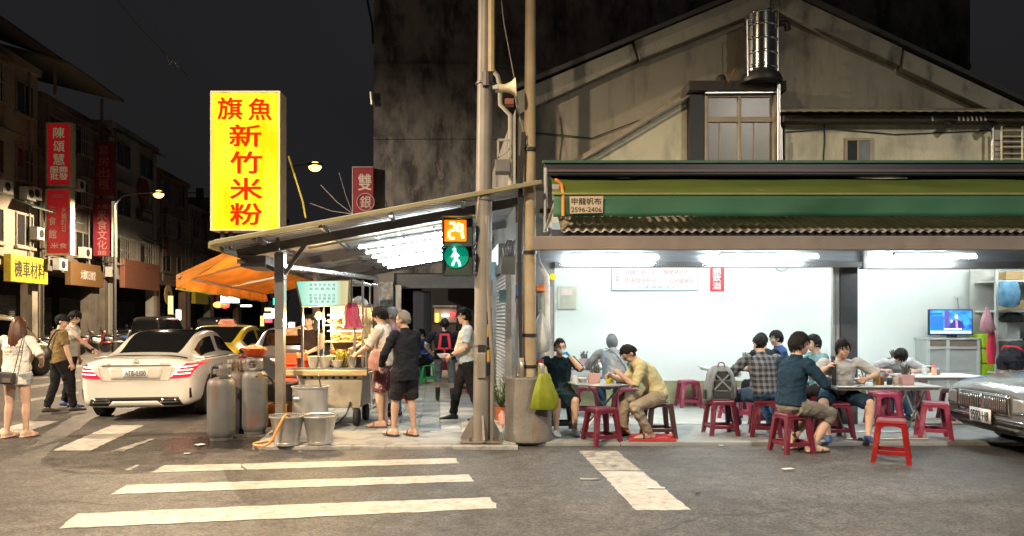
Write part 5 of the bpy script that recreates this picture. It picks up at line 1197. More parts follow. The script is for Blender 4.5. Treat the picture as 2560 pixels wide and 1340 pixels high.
MB().b2((gx(1393, YW), YW - .03, gz(773, YW)), (gx(1441, YW), YW, gz(716, YW))).build('panel_frame', mat('panel_beige', (.58, .56, .46), .5), pb, world=True, bevel=.006)
MB().b2((gx(1401, YW), YW - .038, gz(765, YW)), (gx(1433, YW), YW - .03, gz(724, YW))).build('panel_door', mat('panel_door_beige', (.55, .53, .44), .5), pb, world=True)
MB().b2((gx(1402, YW), YW - .042, gz(738, YW)), (gx(1431, YW), YW - .0385, gz(722, YW))).build('paper_notice', mat('notice_pinkish', (.75, .62, .60), .6, var=.1, ns=30), pb, world=True)
MB().b2((gx(1404, YW), YW - .046, gz(751, YW)), (gx(1406.5, YW), YW - .038, gz(741, YW))).build('latch', m_alu, pb, world=True)
ck = thing('wall_clock', 'round white wall clock half hidden behind the steel lintel', 'clock', W(1953, 678, YW))
T = Matrix.Translation(W(1953, 662, YW - .0)) @ Matrix.Rotation(R(90), 4, 'X')
MB().lathe([(.0, .004), (.13, .004), (.13, .03), (.115, .035), (.11, .03), (0, .026)], n=28, M=T).build('clock_case', mat('clock_grey', (.4, .42, .42), .4), ck, world=True, smooth=True)
MB().lathe([(.108, .029), (.108, .032), (0, .0325)], n=28, M=T).build('clock_face', m_bowl, ck, world=True)
dd = thing('round_yellow_sign', 'small round yellow sign at the shop corner', 'sign', W(1383, 690, 11.3))
MB().lathe([(.05, 0), (.05, .01), (0, .01)], n=20, M=Matrix.Translation(W(1381, 692, 10.84)) @ Matrix.Rotation(R(90), 4, 'X')).build('disc', mat('disc_yellow', (.75, .68, .02), .5), dd, world=True)
# cabinet and television
YT = 12.95
cbn = thing('cabinet', 'white sideboard cabinet with shelves under the television', 'cabinet', (gx(2385, YT), YT + .2, .056))
x0, xm, x1, zt = gx(2322, YT), gx(2371, YT), gx(2448, YT), gz(845, YT)
m_cab = mat('cabinet_white', (.62, .64, .62), .5, var=.05); m_cabp = mat('cabinet_panel', (.46, .48, .47), .5, var=.06)
MB().b2((x0 - .02, YT, zt - .03), (x1 + .02, YT + .44, zt)).build('top', m_cab, cbn, world=True, bevel=.005)
MB().b2((x0, YT + .03, .06), (x1, YT + .43, zt - .03)).build('carcass', m_cabp, cbn, world=True)
for x in (x0, xm, x1): MB().b2((x - .025, YT + .005, .06), (x + .025, YT + .03, zt - .03)).build('stile', m_cab, cbn, world=True)
for z in (zt - .17, zt - .62, .12):
    for xa, xb in ((x0 + .026, xm - .026), (xm + .026, x1 - .026)): MB().b2((xa, YT + .008, z - .018), (xb, YT + .029, z + .018)).build('rail', m_cab, cbn, world=True)
for xa, xb in ((x0 + .03, xm - .03), (xm + .03, x1 - .03)): MB().b2((xa, YT + .015, zt - .14), (xb, YT + .0295, zt - .04)).build('shelf_shade_panel', mat('shelf_shadow_brown', (.22, .17, .13), .7), cbn, world=True)  # flat brown panels, the shade inside the shelves painted as colour
tv = thing('television', 'flat television showing a blue news studio on the white cabinet', 'television', (gx(2385, YT), YT + .15, zt))
a, c_, z0, z1 = gx(2330, YT), gx(2441, YT), gz(838, YT), gz(773, YT)
MB().b2((a, YT + .1, z0), (c_, YT + .14, z1)).build('case', m_black, tv, world=True, bevel=.004)
def tvm():
    M = bpy.data.materials.new('tv_screen'); M.use_nodes = True; N = M.node_tree.nodes; L = M.node_tree.links; b = N['Principled BSDF']
    b.inputs['Base Color'].default_value = (.02, .02, .03, 1); b.inputs['Emission Strength'].default_value = 1.1
    tc = N.new('ShaderNodeTexCoord'); nz = N.new('ShaderNodeTexNoise'); nz.inputs['Scale'].default_value = 7; L.new(tc.outputs['Object'], nz.inputs['Vector'])
    cr = N.new('ShaderNodeValToRGB'); e = cr.color_ramp.elements; e[0].position = .35; e[0].color = (.01, .07, .45, 1); e[1].position = .7; e[1].color = (.05, .45, .85, 1)
    L.new(nz.outputs[0], cr.inputs[0]); L.new(cr.outputs[0], b.inputs['Emission Color']); return M
scn = MB().b2((a + .02, YT + .094, z0 + .02), (c_ - .02, YT + .0985, z1 - .02)).build('screen', tvm(), tv, world=True)
def tvq(px0, px1, py0, py1, c, s_, dy, nm='broadcast_picture'): MB().b2((gx(px0, YT), YT + .094 - dy - .001, gz(py1, YT)), (gx(px1, YT), YT + .094 - dy, gz(py0, YT))).build(nm, emit('tv_%d_%d' % (px0, py0), c, s_), scn, world=True)
tvq(2334, 2364, 782, 787, (.02, .08, .6), 1, .001); tvq(2334, 2366, 790, 826, (.02, .12, .55), .9, .001); tvq(2334, 2436, 827, 834, (.45, .55, .85), .9, .002); tvq(2368, 2412, 821, 825, (.7, .8, 1), .9, .003); tvq(2369, 2381, 777, 820, (.10, .06, .30), .8, .001)
b = MB(); 
b.ell(W(2391, 792, YT + .092), (.03, .002, .04), 12, 8); b.build('presenter_face', emit('tv_skin', (.75, .5, .45), .8), scn, world=True)
MB().prism([W(2374, 820, YT + .0915), W(2377, 806, YT + .0915), W(2387, 800, YT + .0915), W(2397, 800, YT + .0915), W(2407, 806, YT + .0915), W(2410, 820, YT + .0915)], (0, .001, 0)).build('presenter_suit', emit('tv_suit', (.03, .03, .16), .8), scn, world=True)
MB().prism([W(2390, 820, YT + .0905), W(2389, 801, YT + .0905), W(2394, 801, YT + .0905), W(2395, 820, YT + .0905)], (0, .0008, 0)).build('presenter_tie', emit('tv_tie', (.7, .2, .4), .8), scn, world=True)
MB().ell(W(2379, 803, YT + .0905), (.018, .001, .03), 8, 6).build('presenter_hand', emit('tv_skin', (0, 0, 0), .8), scn, world=True)
MB().b2((gx(2383, YT), YT + .08, zt), (gx(2400, YT), YT + .2, z0)).build('foot', m_black, tv, world=True)
so = thing('wall_socket', 'white wall socket with grey plug cable above the television', 'socket', W(2396, 750, YW))
MB().b2((gx(2385, YW), YW - .015, gz(750, YW)), (gx(2407, YW), YW, gz(740, YW))).build('plate', m_bowl, so, world=True)
MB().tube([W(2394, 745, YW - .03), W(2395, 755, YW - .05), W(2397, 775, YW - .1)], .012, 6).build('cable', m_dsteel, so, world=True)
dw = thing('drawer_tower', 'lime green plastic drawer tower beside the white cabinet', 'drawers', (gx(2470, 13), 13.1, .056))
for k in range(5):
    MB().b2((gx(2452, 13), 12.95, .07 + k * .26), (gx(2490, 13), 13.35, .31 + k * .26)).build('drawer', mat('drawer_lime', (.42, .62, .02), .4), dw, world=True, bevel=.01)
    MB().b2((gx(2478, 13), 12.935, .18 + k * .26), (gx(2483, 13), 12.95, .21 + k * .26)).build('handle', m_black, dw, world=True)
rk = thing('storage_rack', 'white storage rack with boxes and bags at the shop end', 'rack', (gx(2560, 12.8), 13, .056))
for px in (2490, 2493, 2700): MB().b2((gx(px, 12.7), 12.7, .06), (gx(px + 3, 12.7), 12.75, 2.5)).build('upright', m_cab, rk, world=True)
for py in (848, 776, 700, 930): MB().b2((gx(2492, 12.7), 12.72, gz(py, 12.7) - .03), (gx(2702, 12.7), 13.3, gz(py, 12.7))).build('shelf', m_cab, rk, world=True)
MB().b2((gx(2480, 12.7), 13.3, .06), (gx(2720, 12.7), 13.33, 2.5)).build('back_sheet', mat('rack_back', (.55, .54, .5), .6, var=.2, ns=4), rk, world=True)
def cbox(label, px0, px1, py0, py1, c, Y=12.85, name='cardboard_box'):
    o = MB().b2((gx(px0, Y), Y, gz(py1, Y)), (gx(px1, Y), Y + .3, gz(py0, Y))).build(name, mat('cbox_%d' % px0, c, .7, var=.15), loc=W((px0 + px1) / 2, py1, Y), world=True, bevel=.006); tag(o, label, 'box')
cbox('brown cardboard box on the top of the storage rack', 2515, 2560, 679, 699, (.42, .28, .13)); cbox('pale box on the rack shelf behind the black bag', 2518, 2551, 806, 847, (.45, .44, .42))
cbox('open brown carton on the rack shelf', 2520, 2590, 750, 775, (.36, .26, .14))
bag('plastic_bag', 'blue plastic bag hanging on the storage rack', [(-.45, .08, .04), (-.40, .17, .06), (-.2, .19, .06), (-.03, .15, .05), (.0, .1, .03)], mat('bag_blue', (.20, .42, .62), .4, trl=.35, bump=.5, bs=9, var=.3, ns=10), (gx(2522, 12.6), 12.6, gz(702, 12.6)))
bag('plastic_bag', 'black bag lying on the storage rack shelf', [(-.0, .15, .1), (.05, .2, .12), (.15, .12, .08), (.2, .04, .03)], m_black, (gx(2545, 12.7), 12.85, gz(806, 12.7)))
hc = bag('hanging_cloth', 'red cloth hanging beside the lime drawers', [(-.75, .06, .03), (-.5, .075, .04), (-.3, .06, .04), (0, .02, .02)], mat('cloth_red', (.62, .03, .08), .6, var=.2), (gx(2478, 12.6), 12.6, gz(800, 12.6))); hc['category'] = 'cloth'
bag('plastic_bag', 'pink plastic bag hanging above the lime drawers', [(-.35, .06, .04), (-.3, .13, .06), (-.15, .10, .05), (.08, .02, .02)], mat('bag_pale_pink', (.65, .35, .40), .4, trl=.3, var=.2), (gx(2468, 12.55), 12.55, gz(780, 12.55)))
rc = thing('plastic_stool', 'tall pink plastic stool by the rack behind the dark car', 'stool', (gx(2552, 11.6), 11.6, .056))
MB().box((0, 0, .60), (.32, .30, .05)).build('seat', m_stp, rc, bevel=.02)
for x in (-.14, .14):
    for y in (-.13, .13): MB().bar((x * 1.2, y * 1.2, 0), (x, y, .58), .05).build('leg', m_stp, rc)
MB().box((0, -.16, .3), (.3, .02, .05)).build('stretcher', m_stp, rc)
# ---------------------------------------------------------------- people
m_skin = mat('skin', (.54, .355, .265), .55, var=.07, ns=14)
m_skin2 = mat('skin_tan', (.43, .275, .20), .55, var=.08, ns=14)
m_lip = mat('lips', (.36, .13, .11), .5); m_eye = mat('eye_dark', (.02, .014, .012), .25); m_brow = mat('eyebrow', (.03, .022, .018), .8)
m_hair = mat('hair_black', (.009, .008, .008), .7, spec=.2, var=.4, ns=30, stretch=(6, 6, 1)); m_hairg = mat('hair_grey', (.17, .165, .16), .55, var=.4, ns=30, stretch=(6, 6, 1)); m_hairb = mat('hair_brown', (.075, .028, .014), .42, var=.4, ns=30, stretch=(8, 8, .7))
def cloth(name, c, r=.9, var=.1): return mat('cloth_' + name, c, r, var=max(var, .16), ns=5, bump=.7, bs=11, spec=.12)
def plaid():
    M = mat('cloth_plaid', (.1, .1, .1), .8); nt = M.node_tree; N = nt.nodes; L = nt.links; b = N['Principled BSDF']
    tc = N['Texture Coordinate']; sp_ = N.new('ShaderNodeSeparateXYZ'); L.new(tc.outputs['Object'], sp_.inputs[0])
    outs = []
    for i, (k, ph) in enumerate(((84, 0), (84, 1))):
        src = sp_.outputs[0 if i == 0 else 2]
        m1 = N.new('ShaderNodeMath'); m1.operation = 'MULTIPLY'; m1.inputs[1].default_value = k; L.new(src, m1.inputs[0])
        m2 = N.new('ShaderNodeMath'); m2.operation = 'SINE'; L.new(m1.outputs[0], m2.inputs[0])
        m4 = N.new('ShaderNodeMath'); m4.operation = 'MULTIPLY'; m4.inputs[1].default_value = k * 3; L.new(src, m4.inputs[0])
        m5 = N.new('ShaderNodeMath'); m5.operation = 'SINE'; L.new(m4.outputs[0], m5.inputs[0])
        m6 = N.new('ShaderNodeMath'); m6.operation = 'MULTIPLY_ADD'; m6.inputs[1].default_value = .3; L.new(m5.outputs[0], m6.inputs[0]); L.new(m2.outputs[0], m6.inputs[2])
        m3 = N.new('ShaderNodeMapRange'); m3.inputs[1].default_value = -.15; m3.inputs[2].default_value = .35; m3.inputs[3].default_value = 0; m3.inputs[4].default_value = .5; L.new(m6.outputs[0], m3.inputs[0]); outs.append(m3.outputs[0])
    ad = N.new('ShaderNodeMath'); ad.operation = 'ADD'; L.new(outs[0], ad.inputs[0]); L.new(outs[1], ad.inputs[1])
    cr = N.new('ShaderNodeValToRGB'); e = cr.color_ramp.elements; e[0].position = .1; e[0].color = (.018, .02, .026, 1); e[1].position = .95; e[1].color = (.17, .19, .22, 1)
    L.new(ad.outputs[0], cr.inputs[0]); L.new(cr.outputs[0], b.inputs['Base Color']); return M

def ik(a, t, l1, l2, hint):
    a, t, hint = V(a), V(t), V(hint); d = t - a; L = d.length
    mx = (l1 + l2) * .998
    if L > mx: t = a + d * (mx / L); d = t - a; L = mx
    d.normalize(); x = (l1 * l1 - l2 * l2 + L * L) / (2 * L); h2 = l1 * l1 - x * x; h = sqrt(max(0, h2))
    p = hint - d * hint.dot(d)
    if p.length < 1e-5: p = V((0, 0, -1)) - d * d.z * -1
    return a + d * x + p.normalized() * h, t
TAGS = ['skin', 'shirt', 'trousers', 'shoes', 'lip', 'extra', 'glove']
def person(label, loc, rz, sit=None, s=1., lean=0., twist=0., side=0., hand_r=None, hand_l=None, el_r=(.5, -.5, -1), el_l=(-.5, -.5, -1), foot_r=None, foot_l=None, kn_r=(.1, 1, .2), kn_l=(-.1, 1, .2),
           look=(0, 0), tilt=0., shirt=None, sleeve='short', trousers=None, legs='long', shoes=None, foot='shoe', skin=None, hair=None, style='short', width=1., torso_long=0., skirt=None, glove=None, grip=.5, collar=False, belly=0., hairline=0., vest=None, point=False, hood=None):
    """facing local +Y, right hand side +X.  sit = seat height above the feet"""
    skin = skin or m_skin; hair = hair or m_hair; shoes = shoes or m_black
    t = thing('person', label, 'person', loc, R(rz), 'people at the street corner')
    k = s / 1.0; w = width
    pz = (.93 * k) if sit is None else sit + .095 * k
    pel = V((0, 0, pz))
    B = Matrix.Translation(pel) @ Matrix.Rotation(R(twist), 4, 'Z') @ Matrix.Rotation(R(-lean), 4, 'X') @ Matrix.Rotation(R(side), 4, 'Y')
    def up(x, y, z, bend=1.): return B @ V((x * k, y * k, z * k))
    curve = lean / 60.0 * .05
    S = {}
    S['wst'] = up(0, -curve, .17); S['chs'] = up(0, -curve * .8, .34); S['nck'] = up(0, .012 + curve * .3, .50)
    HB = Matrix.Rotation(R(look[0]), 4, 'Z') @ Matrix.Rotation(R(-look[1]), 4, 'X') @ Matrix.Rotation(R(tilt), 4, 'Y')
    neck_up = (S['nck'] - S['chs']).normalized()
    S['hd'] = S['nck'] + (neck_up * .6 + V((0, 0, .4))).normalized() * (.145 * k) + HB @ V((0, .022 * k, 0))
    hr, hl = V((.092 * k * w, 0, pz - .02 * k)), V((-.092 * k * w, 0, pz - .02 * k))
    sr, sl = up(.178 * w, 0, .452), up(-.178 * w, 0, .452)
    L1, L2, A1, A2 = .415 * k, .405 * k, .285 * k, .25 * k
    if sit is None:
        foot_r = foot_r or (.10, .0, .085); foot_l = foot_l or (-.10, 0, .085)
    else:
        foot_r = foot_r or (.13, .40, .085); foot_l = foot_l or (-.13, .40, .085)
    fr_, fl_ = V(foot_r), V(foot_l)
    kr, ar = ik(hr, fr_, L1, L2, kn_r); kl, al = ik(hl, fl_, L1, L2, kn_l)
    hand_r = V(hand_r) * 1 if hand_r else up(.27 * w, .05, -.07); hand_l = V(hand_l) if hand_l else up(-.27 * w, .05, -.07)
    er, wr = ik(sr, hand_r, A1, A2, el_r); el, wl = ik(sl, hand_l, A1, A2, el_l)
    parts = []                                   # (MB, tag)
    def put(tag_): b = MB(); parts.append((b, TAGS.index(tag_))); return b
    Rt = B.to_3x3() @ V((1, 0, 0)); Fw = B.to_3x3() @ V((0, 1, 0))
    def loft(tag_, rings):                       # (centre, half width, half depth, lateral, forward)
        n = 16; vs = []; fs = []
        for c, a, d, X_, Y_ in rings:
            for q in range(n):
                an = 2 * pi * q / n; ca, sa = cos(an), sin(an)
                vs.append(c + X_ * (a * (abs(ca) ** .85) * (1 if ca > 0 else -1)) + Y_ * (d * (abs(sa) ** .85) * (1 if sa > 0 else -1)))
        for i in range(len(rings) - 1):
            for q in range(n): fs.append((i * n + q, i * n + (q + 1) % n, (i + 1) * n + (q + 1) % n, (i + 1) * n + q))
        fs.append(tuple(range(n))[::-1]); fs.append(tuple((len(rings) - 1) * n + q for q in range(n)))
        put(tag_).add(vs, fs)
    X0, Y0 = V((1, 0, 0)), V((0, 1, 0))
    hem = .0 if not torso_long else torso_long
    # trunk
    loft('trousers', [(pel + V((0, 0, -.10 * k)), .10 * k * w, .085 * k, X0, Y0), (pel + V((0, -.005, -.04 * k)), .165 * k * w, .118 * k, X0, Y0), (pel + V((0, 0, .05 * k)), .158 * k * w, .112 * k, X0, Y0), (S['wst'] * .7 + pel * .3, .14 * k * w, .10 * k, Rt, Fw)])
    g = .012 * k
    rings = []
    if sit is None: rings.append((pel + V((0, 0, -.035 * k - hem * k)), .168 * k * w + g, .122 * k + g, X0, Y0))
    else: rings.append((pel + V((0, 0, -.0 * k)), .170 * k * w + g, .122 * k + g, X0, Y0))
    bl_ = belly * k
    rings += [(pel.lerp(S['wst'], .5) + Fw * bl_ * .6, .158 * k * w + g, .112 * k + g + bl_ * .6, Rt, Fw), (S['wst'] + Fw * bl_ * .5, .150 * k * w + g, .105 * k + g + bl_ * .5, Rt, Fw), (S['chs'], .168 * k * w + g * .6, .115 * k + g * .6, Rt, Fw),
              (up(0, 0, .42), .172 * k * w, .098 * k, Rt, Fw), (up(0, .004, .475), .115 * k * w, .072 * k, Rt, Fw), (up(0, .01, .505), .062 * k, .058 * k, Rt, Fw)]
    loft('shirt', rings)
    if vest: loft('extra', [(r_[0], r_[1] + .014 * k, r_[2] + .014 * k, r_[3], r_[4]) for r_ in rings[1:5]])
    put('skin').tube([S['nck'] - neck_up * .06 * k, S['nck'].lerp(S['hd'], .55)], [.058 * k, .052 * k], 12)
    if collar: put('shirt').tube([up(0, .012, .485), up(0, .014, .53)], [.075 * k, .064 * k], 14)
    # arms
    for sh_, e_, w_, nm in ((sr, er, wr, 'r'), (sl, el, wl, 'l')):
        put('shirt').ell(sh_ + (e_ - sh_) * .03 - Rt * (.012 * k if nm == 'r' else -.012 * k), .068 * k, 12, 8)
        put('skin').tube([sh_, sh_.lerp(e_, .5), e_], [.052 * k, .047 * k, .041 * k], 10)
        put('skin').tube([e_, e_.lerp(w_, .3), w_], [.042 * k, .043 * k, .028 * k], 10)
        if sleeve == 'short': put('shirt').tube([sh_ - (e_ - sh_) * .05, sh_.lerp(e_, .35), sh_.lerp(e_, .72)], [.068 * k, .068 * k, .066 * k], 12)
        elif sleeve == 'elbow': put('shirt').tube([sh_ - (e_ - sh_) * .05, sh_.lerp(e_, .4), sh_.lerp(e_, 1.0)], [.068 * k, .066 * k, .058 * k], 12)
        elif sleeve == 'long':
            put('shirt').tube([sh_, sh_.lerp(e_, .5), e_], [.068 * k, .063 * k, .056 * k], 12); put('shirt').ell(e_, .056 * k, 10, 8)
            put('shirt').tube([e_, e_.lerp(w_, .4), e_.lerp(w_, .93)], [.056 * k, .051 * k, .04 * k], 12)
    # legs
    for h_, k_, a_, f_, nm in ((hr, kr, ar, fr_, 1), (hl, kl, al, fl_, -1)):
        shin = 'trousers' if legs == 'long' else 'skin'
        put('skin').tube([h_, h_.lerp(k_, .5), k_], [.088 * k, .075 * k, .057 * k], 12)
        put('skin').ell(k_, .057 * k, 10, 8)
        put('skin').tube([k_, k_.lerp(a_, .3), k_.lerp(a_, .7), a_], [.054 * k, .058 * k, .042 * k, .034 * k], 12)
        if legs == 'long':
            put('trousers').tube([h_, h_.lerp(k_, .5), k_], [.102 * k * w, .088 * k, .072 * k], 14); put('trousers').ell(k_, .072 * k, 12, 8)
            put('trousers').tube([k_, k_.lerp(a_, .5), k_.lerp(a_, .97)], [.072 * k, .066 * k, .060 * k], 14)
        elif legs == 'capri':
            put('trousers').tube([h_, h_.lerp(k_, .5), k_], [.102 * k, .088 * k, .072 * k], 14); put('trousers').ell(k_, .072 * k, 12, 8); put('trousers').tube([k_, k_.lerp(a_, .28)], [.072 * k, .072 * k], 14)
        elif legs == 'knee': put('trousers').tube([h_, h_.lerp(k_, .5), h_.lerp(k_, .97)], [.104 * k * w, .098 * k, .092 * k], 14)
        elif legs == 'short': put('trousers').tube([h_, h_.lerp(k_, .38)], [.102 * k * w, .098 * k], 14)
        # foot
        fd = V((k_.x - h_.x, k_.y - h_.y, 0)) if sit is not None else V((.12 * nm, 1, 0))
        fd = V((fd.x * .5, max(fd.y, .15), 0)).normalized(); gz0 = a_.z - .085
        fs_ = V((fd.y, -fd.x, 0)); bs = V((a_.x, a_.y, gz0))
        ft = 'shoes' if foot in ('shoe', 'boot') else 'skin'; fk = k * (1.06 if foot != 'bare' else 1)
        n = 12; vs = []; fcs = []
        prof = ((-.075, .018, .055, .012), (-.06, .032, .075, .0), (-.01, .036, .09, 0), (.06, .042, .07, 0), (.125, .046, .046, 0), (.17, .038, .036, 0), (.195, .018, .026, .006))
        for (y, hw, ht, z0) in prof:
            for q in range(n):
                an = 2 * pi * q / n; vs.append(bs + fd * y * fk + fs_ * (hw * cos(an) * fk) + V((0, 0, (z0 + (ht - z0) * .5 * (1 + sin(an))) * fk + (.012 if foot == 'sandal' else 0))))
        for i in range(len(prof) - 1):
            for q in range(n): fcs.append((i * n + q, i * n + (q + 1) % n, (i + 1) * n + (q + 1) % n, (i + 1) * n + q))
        fcs.append(tuple(range(n))[::-1]); fcs.append(tuple((len(prof) - 1) * n + q for q in range(n)))
        put(ft).add(vs, fcs)
        if foot == 'boot': put('shoes').tube([a_ - V((0, 0, .03)), a_.lerp(k_, .3), a_.lerp(k_, .44)], [.048 * k, .052 * k, .056 * k], 12)
        if foot == 'sandal':
            b = put('shoes')
            for (y0, y1, w0, w1) in ((-.08, .0, .034, .04), (.0, .1, .04, .05), (.1, .2, .05, .03)):
                p0, p1 = bs + fd * y0 * fk, bs + fd * y1 * fk
                b.add([p0 - fs_ * w0, p0 + fs_ * w0, p1 + fs_ * w1, p1 - fs_ * w1] + [q + V((0, 0, .02)) for q in (p0 - fs_ * w0, p0 + fs_ * w0, p1 + fs_ * w1, p1 - fs_ * w1)], [(0, 3, 2, 1), (4, 5, 6, 7), (0, 1, 5, 4), (1, 2, 6, 5), (2, 3, 7, 6), (3, 0, 4, 7)])
            put('shoes').tube([bs + fd * .09 * fk - fs_ * .052 * fk + V((0, 0, .012)), bs + fd * .085 * fk - fs_ * .03 + V((0, 0, .072)), bs + fd * .085 * fk + fs_ * .03 + V((0, 0, .072)), bs + fd * .09 * fk + fs_ * .052 * fk + V((0, 0, .012))], .014, 6)
    if skirt:                                     # dress or skirt panel round the thighs
        n = 20; vs = []; rings = []
        mk = (kr + kl) / 2; mh = (hr + hl) / 2
        for q, tt in enumerate((.0, .35, .7, skirt)):
            c = mh.lerp(mk, tt); dd = (mk - mh).normalized(); up_ = X0.cross(dd) * -1
            wd_ = lerp(.185, abs(kr.x - kl.x) / 2 / k + .085, tt) * k
            rings.append((c, wd_, .105 * k, X0, dd.cross(X0)))
        loft('shirt', rings)
    # head
    hd = S['hd']; HM = Matrix.Translation(hd) @ HB @ Matrix.Diagonal((k, k, k, 1))
    put('skin').ell((0, 0, .028), (.074, .092, .088), 16, 12, HM); put('skin').ell((0, .026, -.045), (.058, .066, .066), 14, 10, HM); put('skin').ell((0, .052, -.088), (.03, .034, .024), 10, 8, HM)
    put('skin').ell((0, .100, -.014), (.0135, .020, .014), 8, 6, HM); put('skin').ell((0, .092, .008), (.010, .016, .026), 8, 6, HM); put('skin').ell((0, .078, .032), (.05, .022, .012), 10, 6, HM)
    for e_ in (-1, 1): put('skin').ell((e_ * .076, -.004, -.008), (.012, .022, .032), 8, 8, HM); put('skin').ell((e_ * .036, .066, -.03), (.024, .026, .026), 8, 6, HM)
    put('lip').ell((0, .088, -.056), (.023, .012, .0085), 10, 6, HM)
    # palms
    hands = []
    for (e_, w_, nm, gl) in ((er, wr, 1, glove), (el, wl, -1, glove)):
        d = (w_ - e_).normalized()
        nrm = (V((-nm * .8, .0, -.3)) - d * d.dot(V((-nm * .8, 0, -.3)))).normalized()
        sd = d.cross(nrm).normalized()
        put('glove' if gl else 'skin').tube([w_ - d * .012, w_ + d * .03 * k, w_ + d * .085 * k], [.027 * k, .038 * k, .036 * k], 10, flat=.45, side=sd)
        hands.append((w_, d, nrm, sd, nm, gl))
    me = bpy.data.meshes.new('src'); vs = []; fs = []; tg = []
    for b, ti in parts:
        o = len(vs); vs += [tuple(p) for p in b.v]; fs += [tuple(i + o for i in f) for f in b.f]; tg += [ti] * len(b.f)
    me.from_pydata(vs, [], fs)
    ob = bpy.data.objects.new('src', me); wcol.objects.link(ob)
    md = ob.modifiers.new('r', 'REMESH'); md.mode = 'VOXEL'; md.voxel_size = .0105; md.use_smooth_shade = True
    md = ob.modifiers.new('s', 'SMOOTH'); md.factor = .5; md.iterations = 3
    m2 = evaluated(ob)
    bvh = BVHTree.FromPolygons([V(p) for p in vs], fs)
    bpy.data.objects.remove(ob); bpy.data.meshes.remove(me)
    # clothing folds and tags
    cl = {1: 1, 2: 1, 5: 1}
    seed = V((loc[0] * 3.1, loc[1] * 1.7, 0)); vt = [0] * len(m2.vertices)
    ft = []
    for p in m2.polygons:
        r_ = bvh.find_nearest(p.center); ti = tg[r_[2]] if r_[2] is not None else 0
        ft.append(ti)
        if ti in cl:
            for q in p.vertices: vt[q] = 1
    vs2 = [v.co.copy() for v in m2.vertices]; nr_ = [v.normal.copy() for v in m2.vertices]
    for i, c in enumerate(vs2):
        if vt[i]:
            f_ = mnoise.noise(c * 9 + seed + V((mnoise.noise(c * 5), 0, mnoise.noise(c * 4 + seed))) * 1.6)
            g_ = 1 - abs(mnoise.noise(V((c.x * 7 + c.z * 4, c.y * 7 - c.z * 3, c.z * 10)) + seed)) * 2.2     # creases
            vs2[i] = c + nr_[i] * (.013 * f_ * (1 if f_ > 0 else .6) + .008 * max(0, g_) ** 3 + .003 * mnoise.noise(c * 26 + seed) - .002)
    fs2 = [tuple(p.vertices) for p in m2.polygons]
    # fingers
    fb = MB()
    for (w_, d, nrm, sd, nm, gl) in hands:
        fb.cur = TAGS.index('glove') if gl else 0
        for q in range(4):
            o_ = (q - 1.5) * .0185 * k; ln = (.062, .074, .069, .054)[q] * k; g_ = grip + .08 * q
            p0 = w_ + d * .075 * k + sd * o_; d1 = (d * cos(g_) + nrm * sin(g_)); d2 = (d * cos(g_ * 2.4) + nrm * sin(g_ * 2.4))
            if point and nm == 1: d1 = d2 = d
            fb.tube([p0, p0 + d1 * ln * .5, p0 + d1 * ln * .5 + d2 * ln * .35, p0 + d1 * ln * .5 + d2 * ln * .55], [.0095 * k, .009 * k, .0078 * k, .004 * k], 6)
        p0 = w_ + d * .025 * k - sd * .026 * k * 1
        fb.tube([p0, p0 + (d * .6 - sd * .7 + nrm * .3).normalized() * .035 * k, p0 + (d * .8 - sd * .45 + nrm * .5).normalized() * .065 * k], [.012 * k, .0105 * k, .006 * k], 6)
    o = len(vs2); vs2 += fb.v; fs2 += [tuple(i + o for i in f) for f in fb.f]; ft += fb.m
    me = bpy.data.meshes.new('body'); me.from_pydata([tuple(p) for p in vs2], [], fs2)
    shirt = shirt or cloth('white', (.7, .7, .7))
    for m in (skin, shirt, trousers or shirt, shoes, m_lip, vest or shirt, glove or skin): me.materials.append(m)
    me.polygons.foreach_set('material_index', ft); me.polygons.foreach_set('use_smooth', [True] * len(fs2)); me.update()
    bpy.data.meshes.remove(m2)
    body = link('body', me, t)
    # eyes and brows
    b = MB(); b.cur = 0
    for e_ in (-1, 1): b.ell((e_ * .031, .0835, .006), (.0115, .006, .0045), 8, 6, HM)
    b.build('eyes', m_eye, t, smooth=True)
    b = MB()
    for e_ in (-1, 1): b.tube([HM @ V((e_ * .014, .094, .025)), HM @ V((e_ * .03, .0925, .030)), HM @ V((e_ * .047, .080, .026))], .003 * k, 5)
    b.build('eyebrows', m_brow, t, smooth=True)
    # hair
    n, m_ = 40, 28; vs = []; fs = []
    fringe = {'fringe': .34, 'short': .40, 'bald': .95, 'bun': .52, 'long': .46, 'bob': .36, 'cap': .36, 'crew': .48, 'bowl': .30, 'thin': .62}[style] + hairline
    thick = {'fringe': .018, 'short': .016, 'bald': .006, 'bun': .011, 'long': .014, 'bob': .018, 'cap': .010, 'crew': .009, 'bowl': .022, 'thin': .013}[style]
    back = {'bob': -.62, 'long': -.7, 'bowl': -.58, 'crew': -.42, 'thin': -.45, 'bald': -.45}.get(style, -.52)
    sidel = {'bob': -.25, 'long': -.4, 'bowl': -.12, 'fringe': -.05}.get(style, .03)
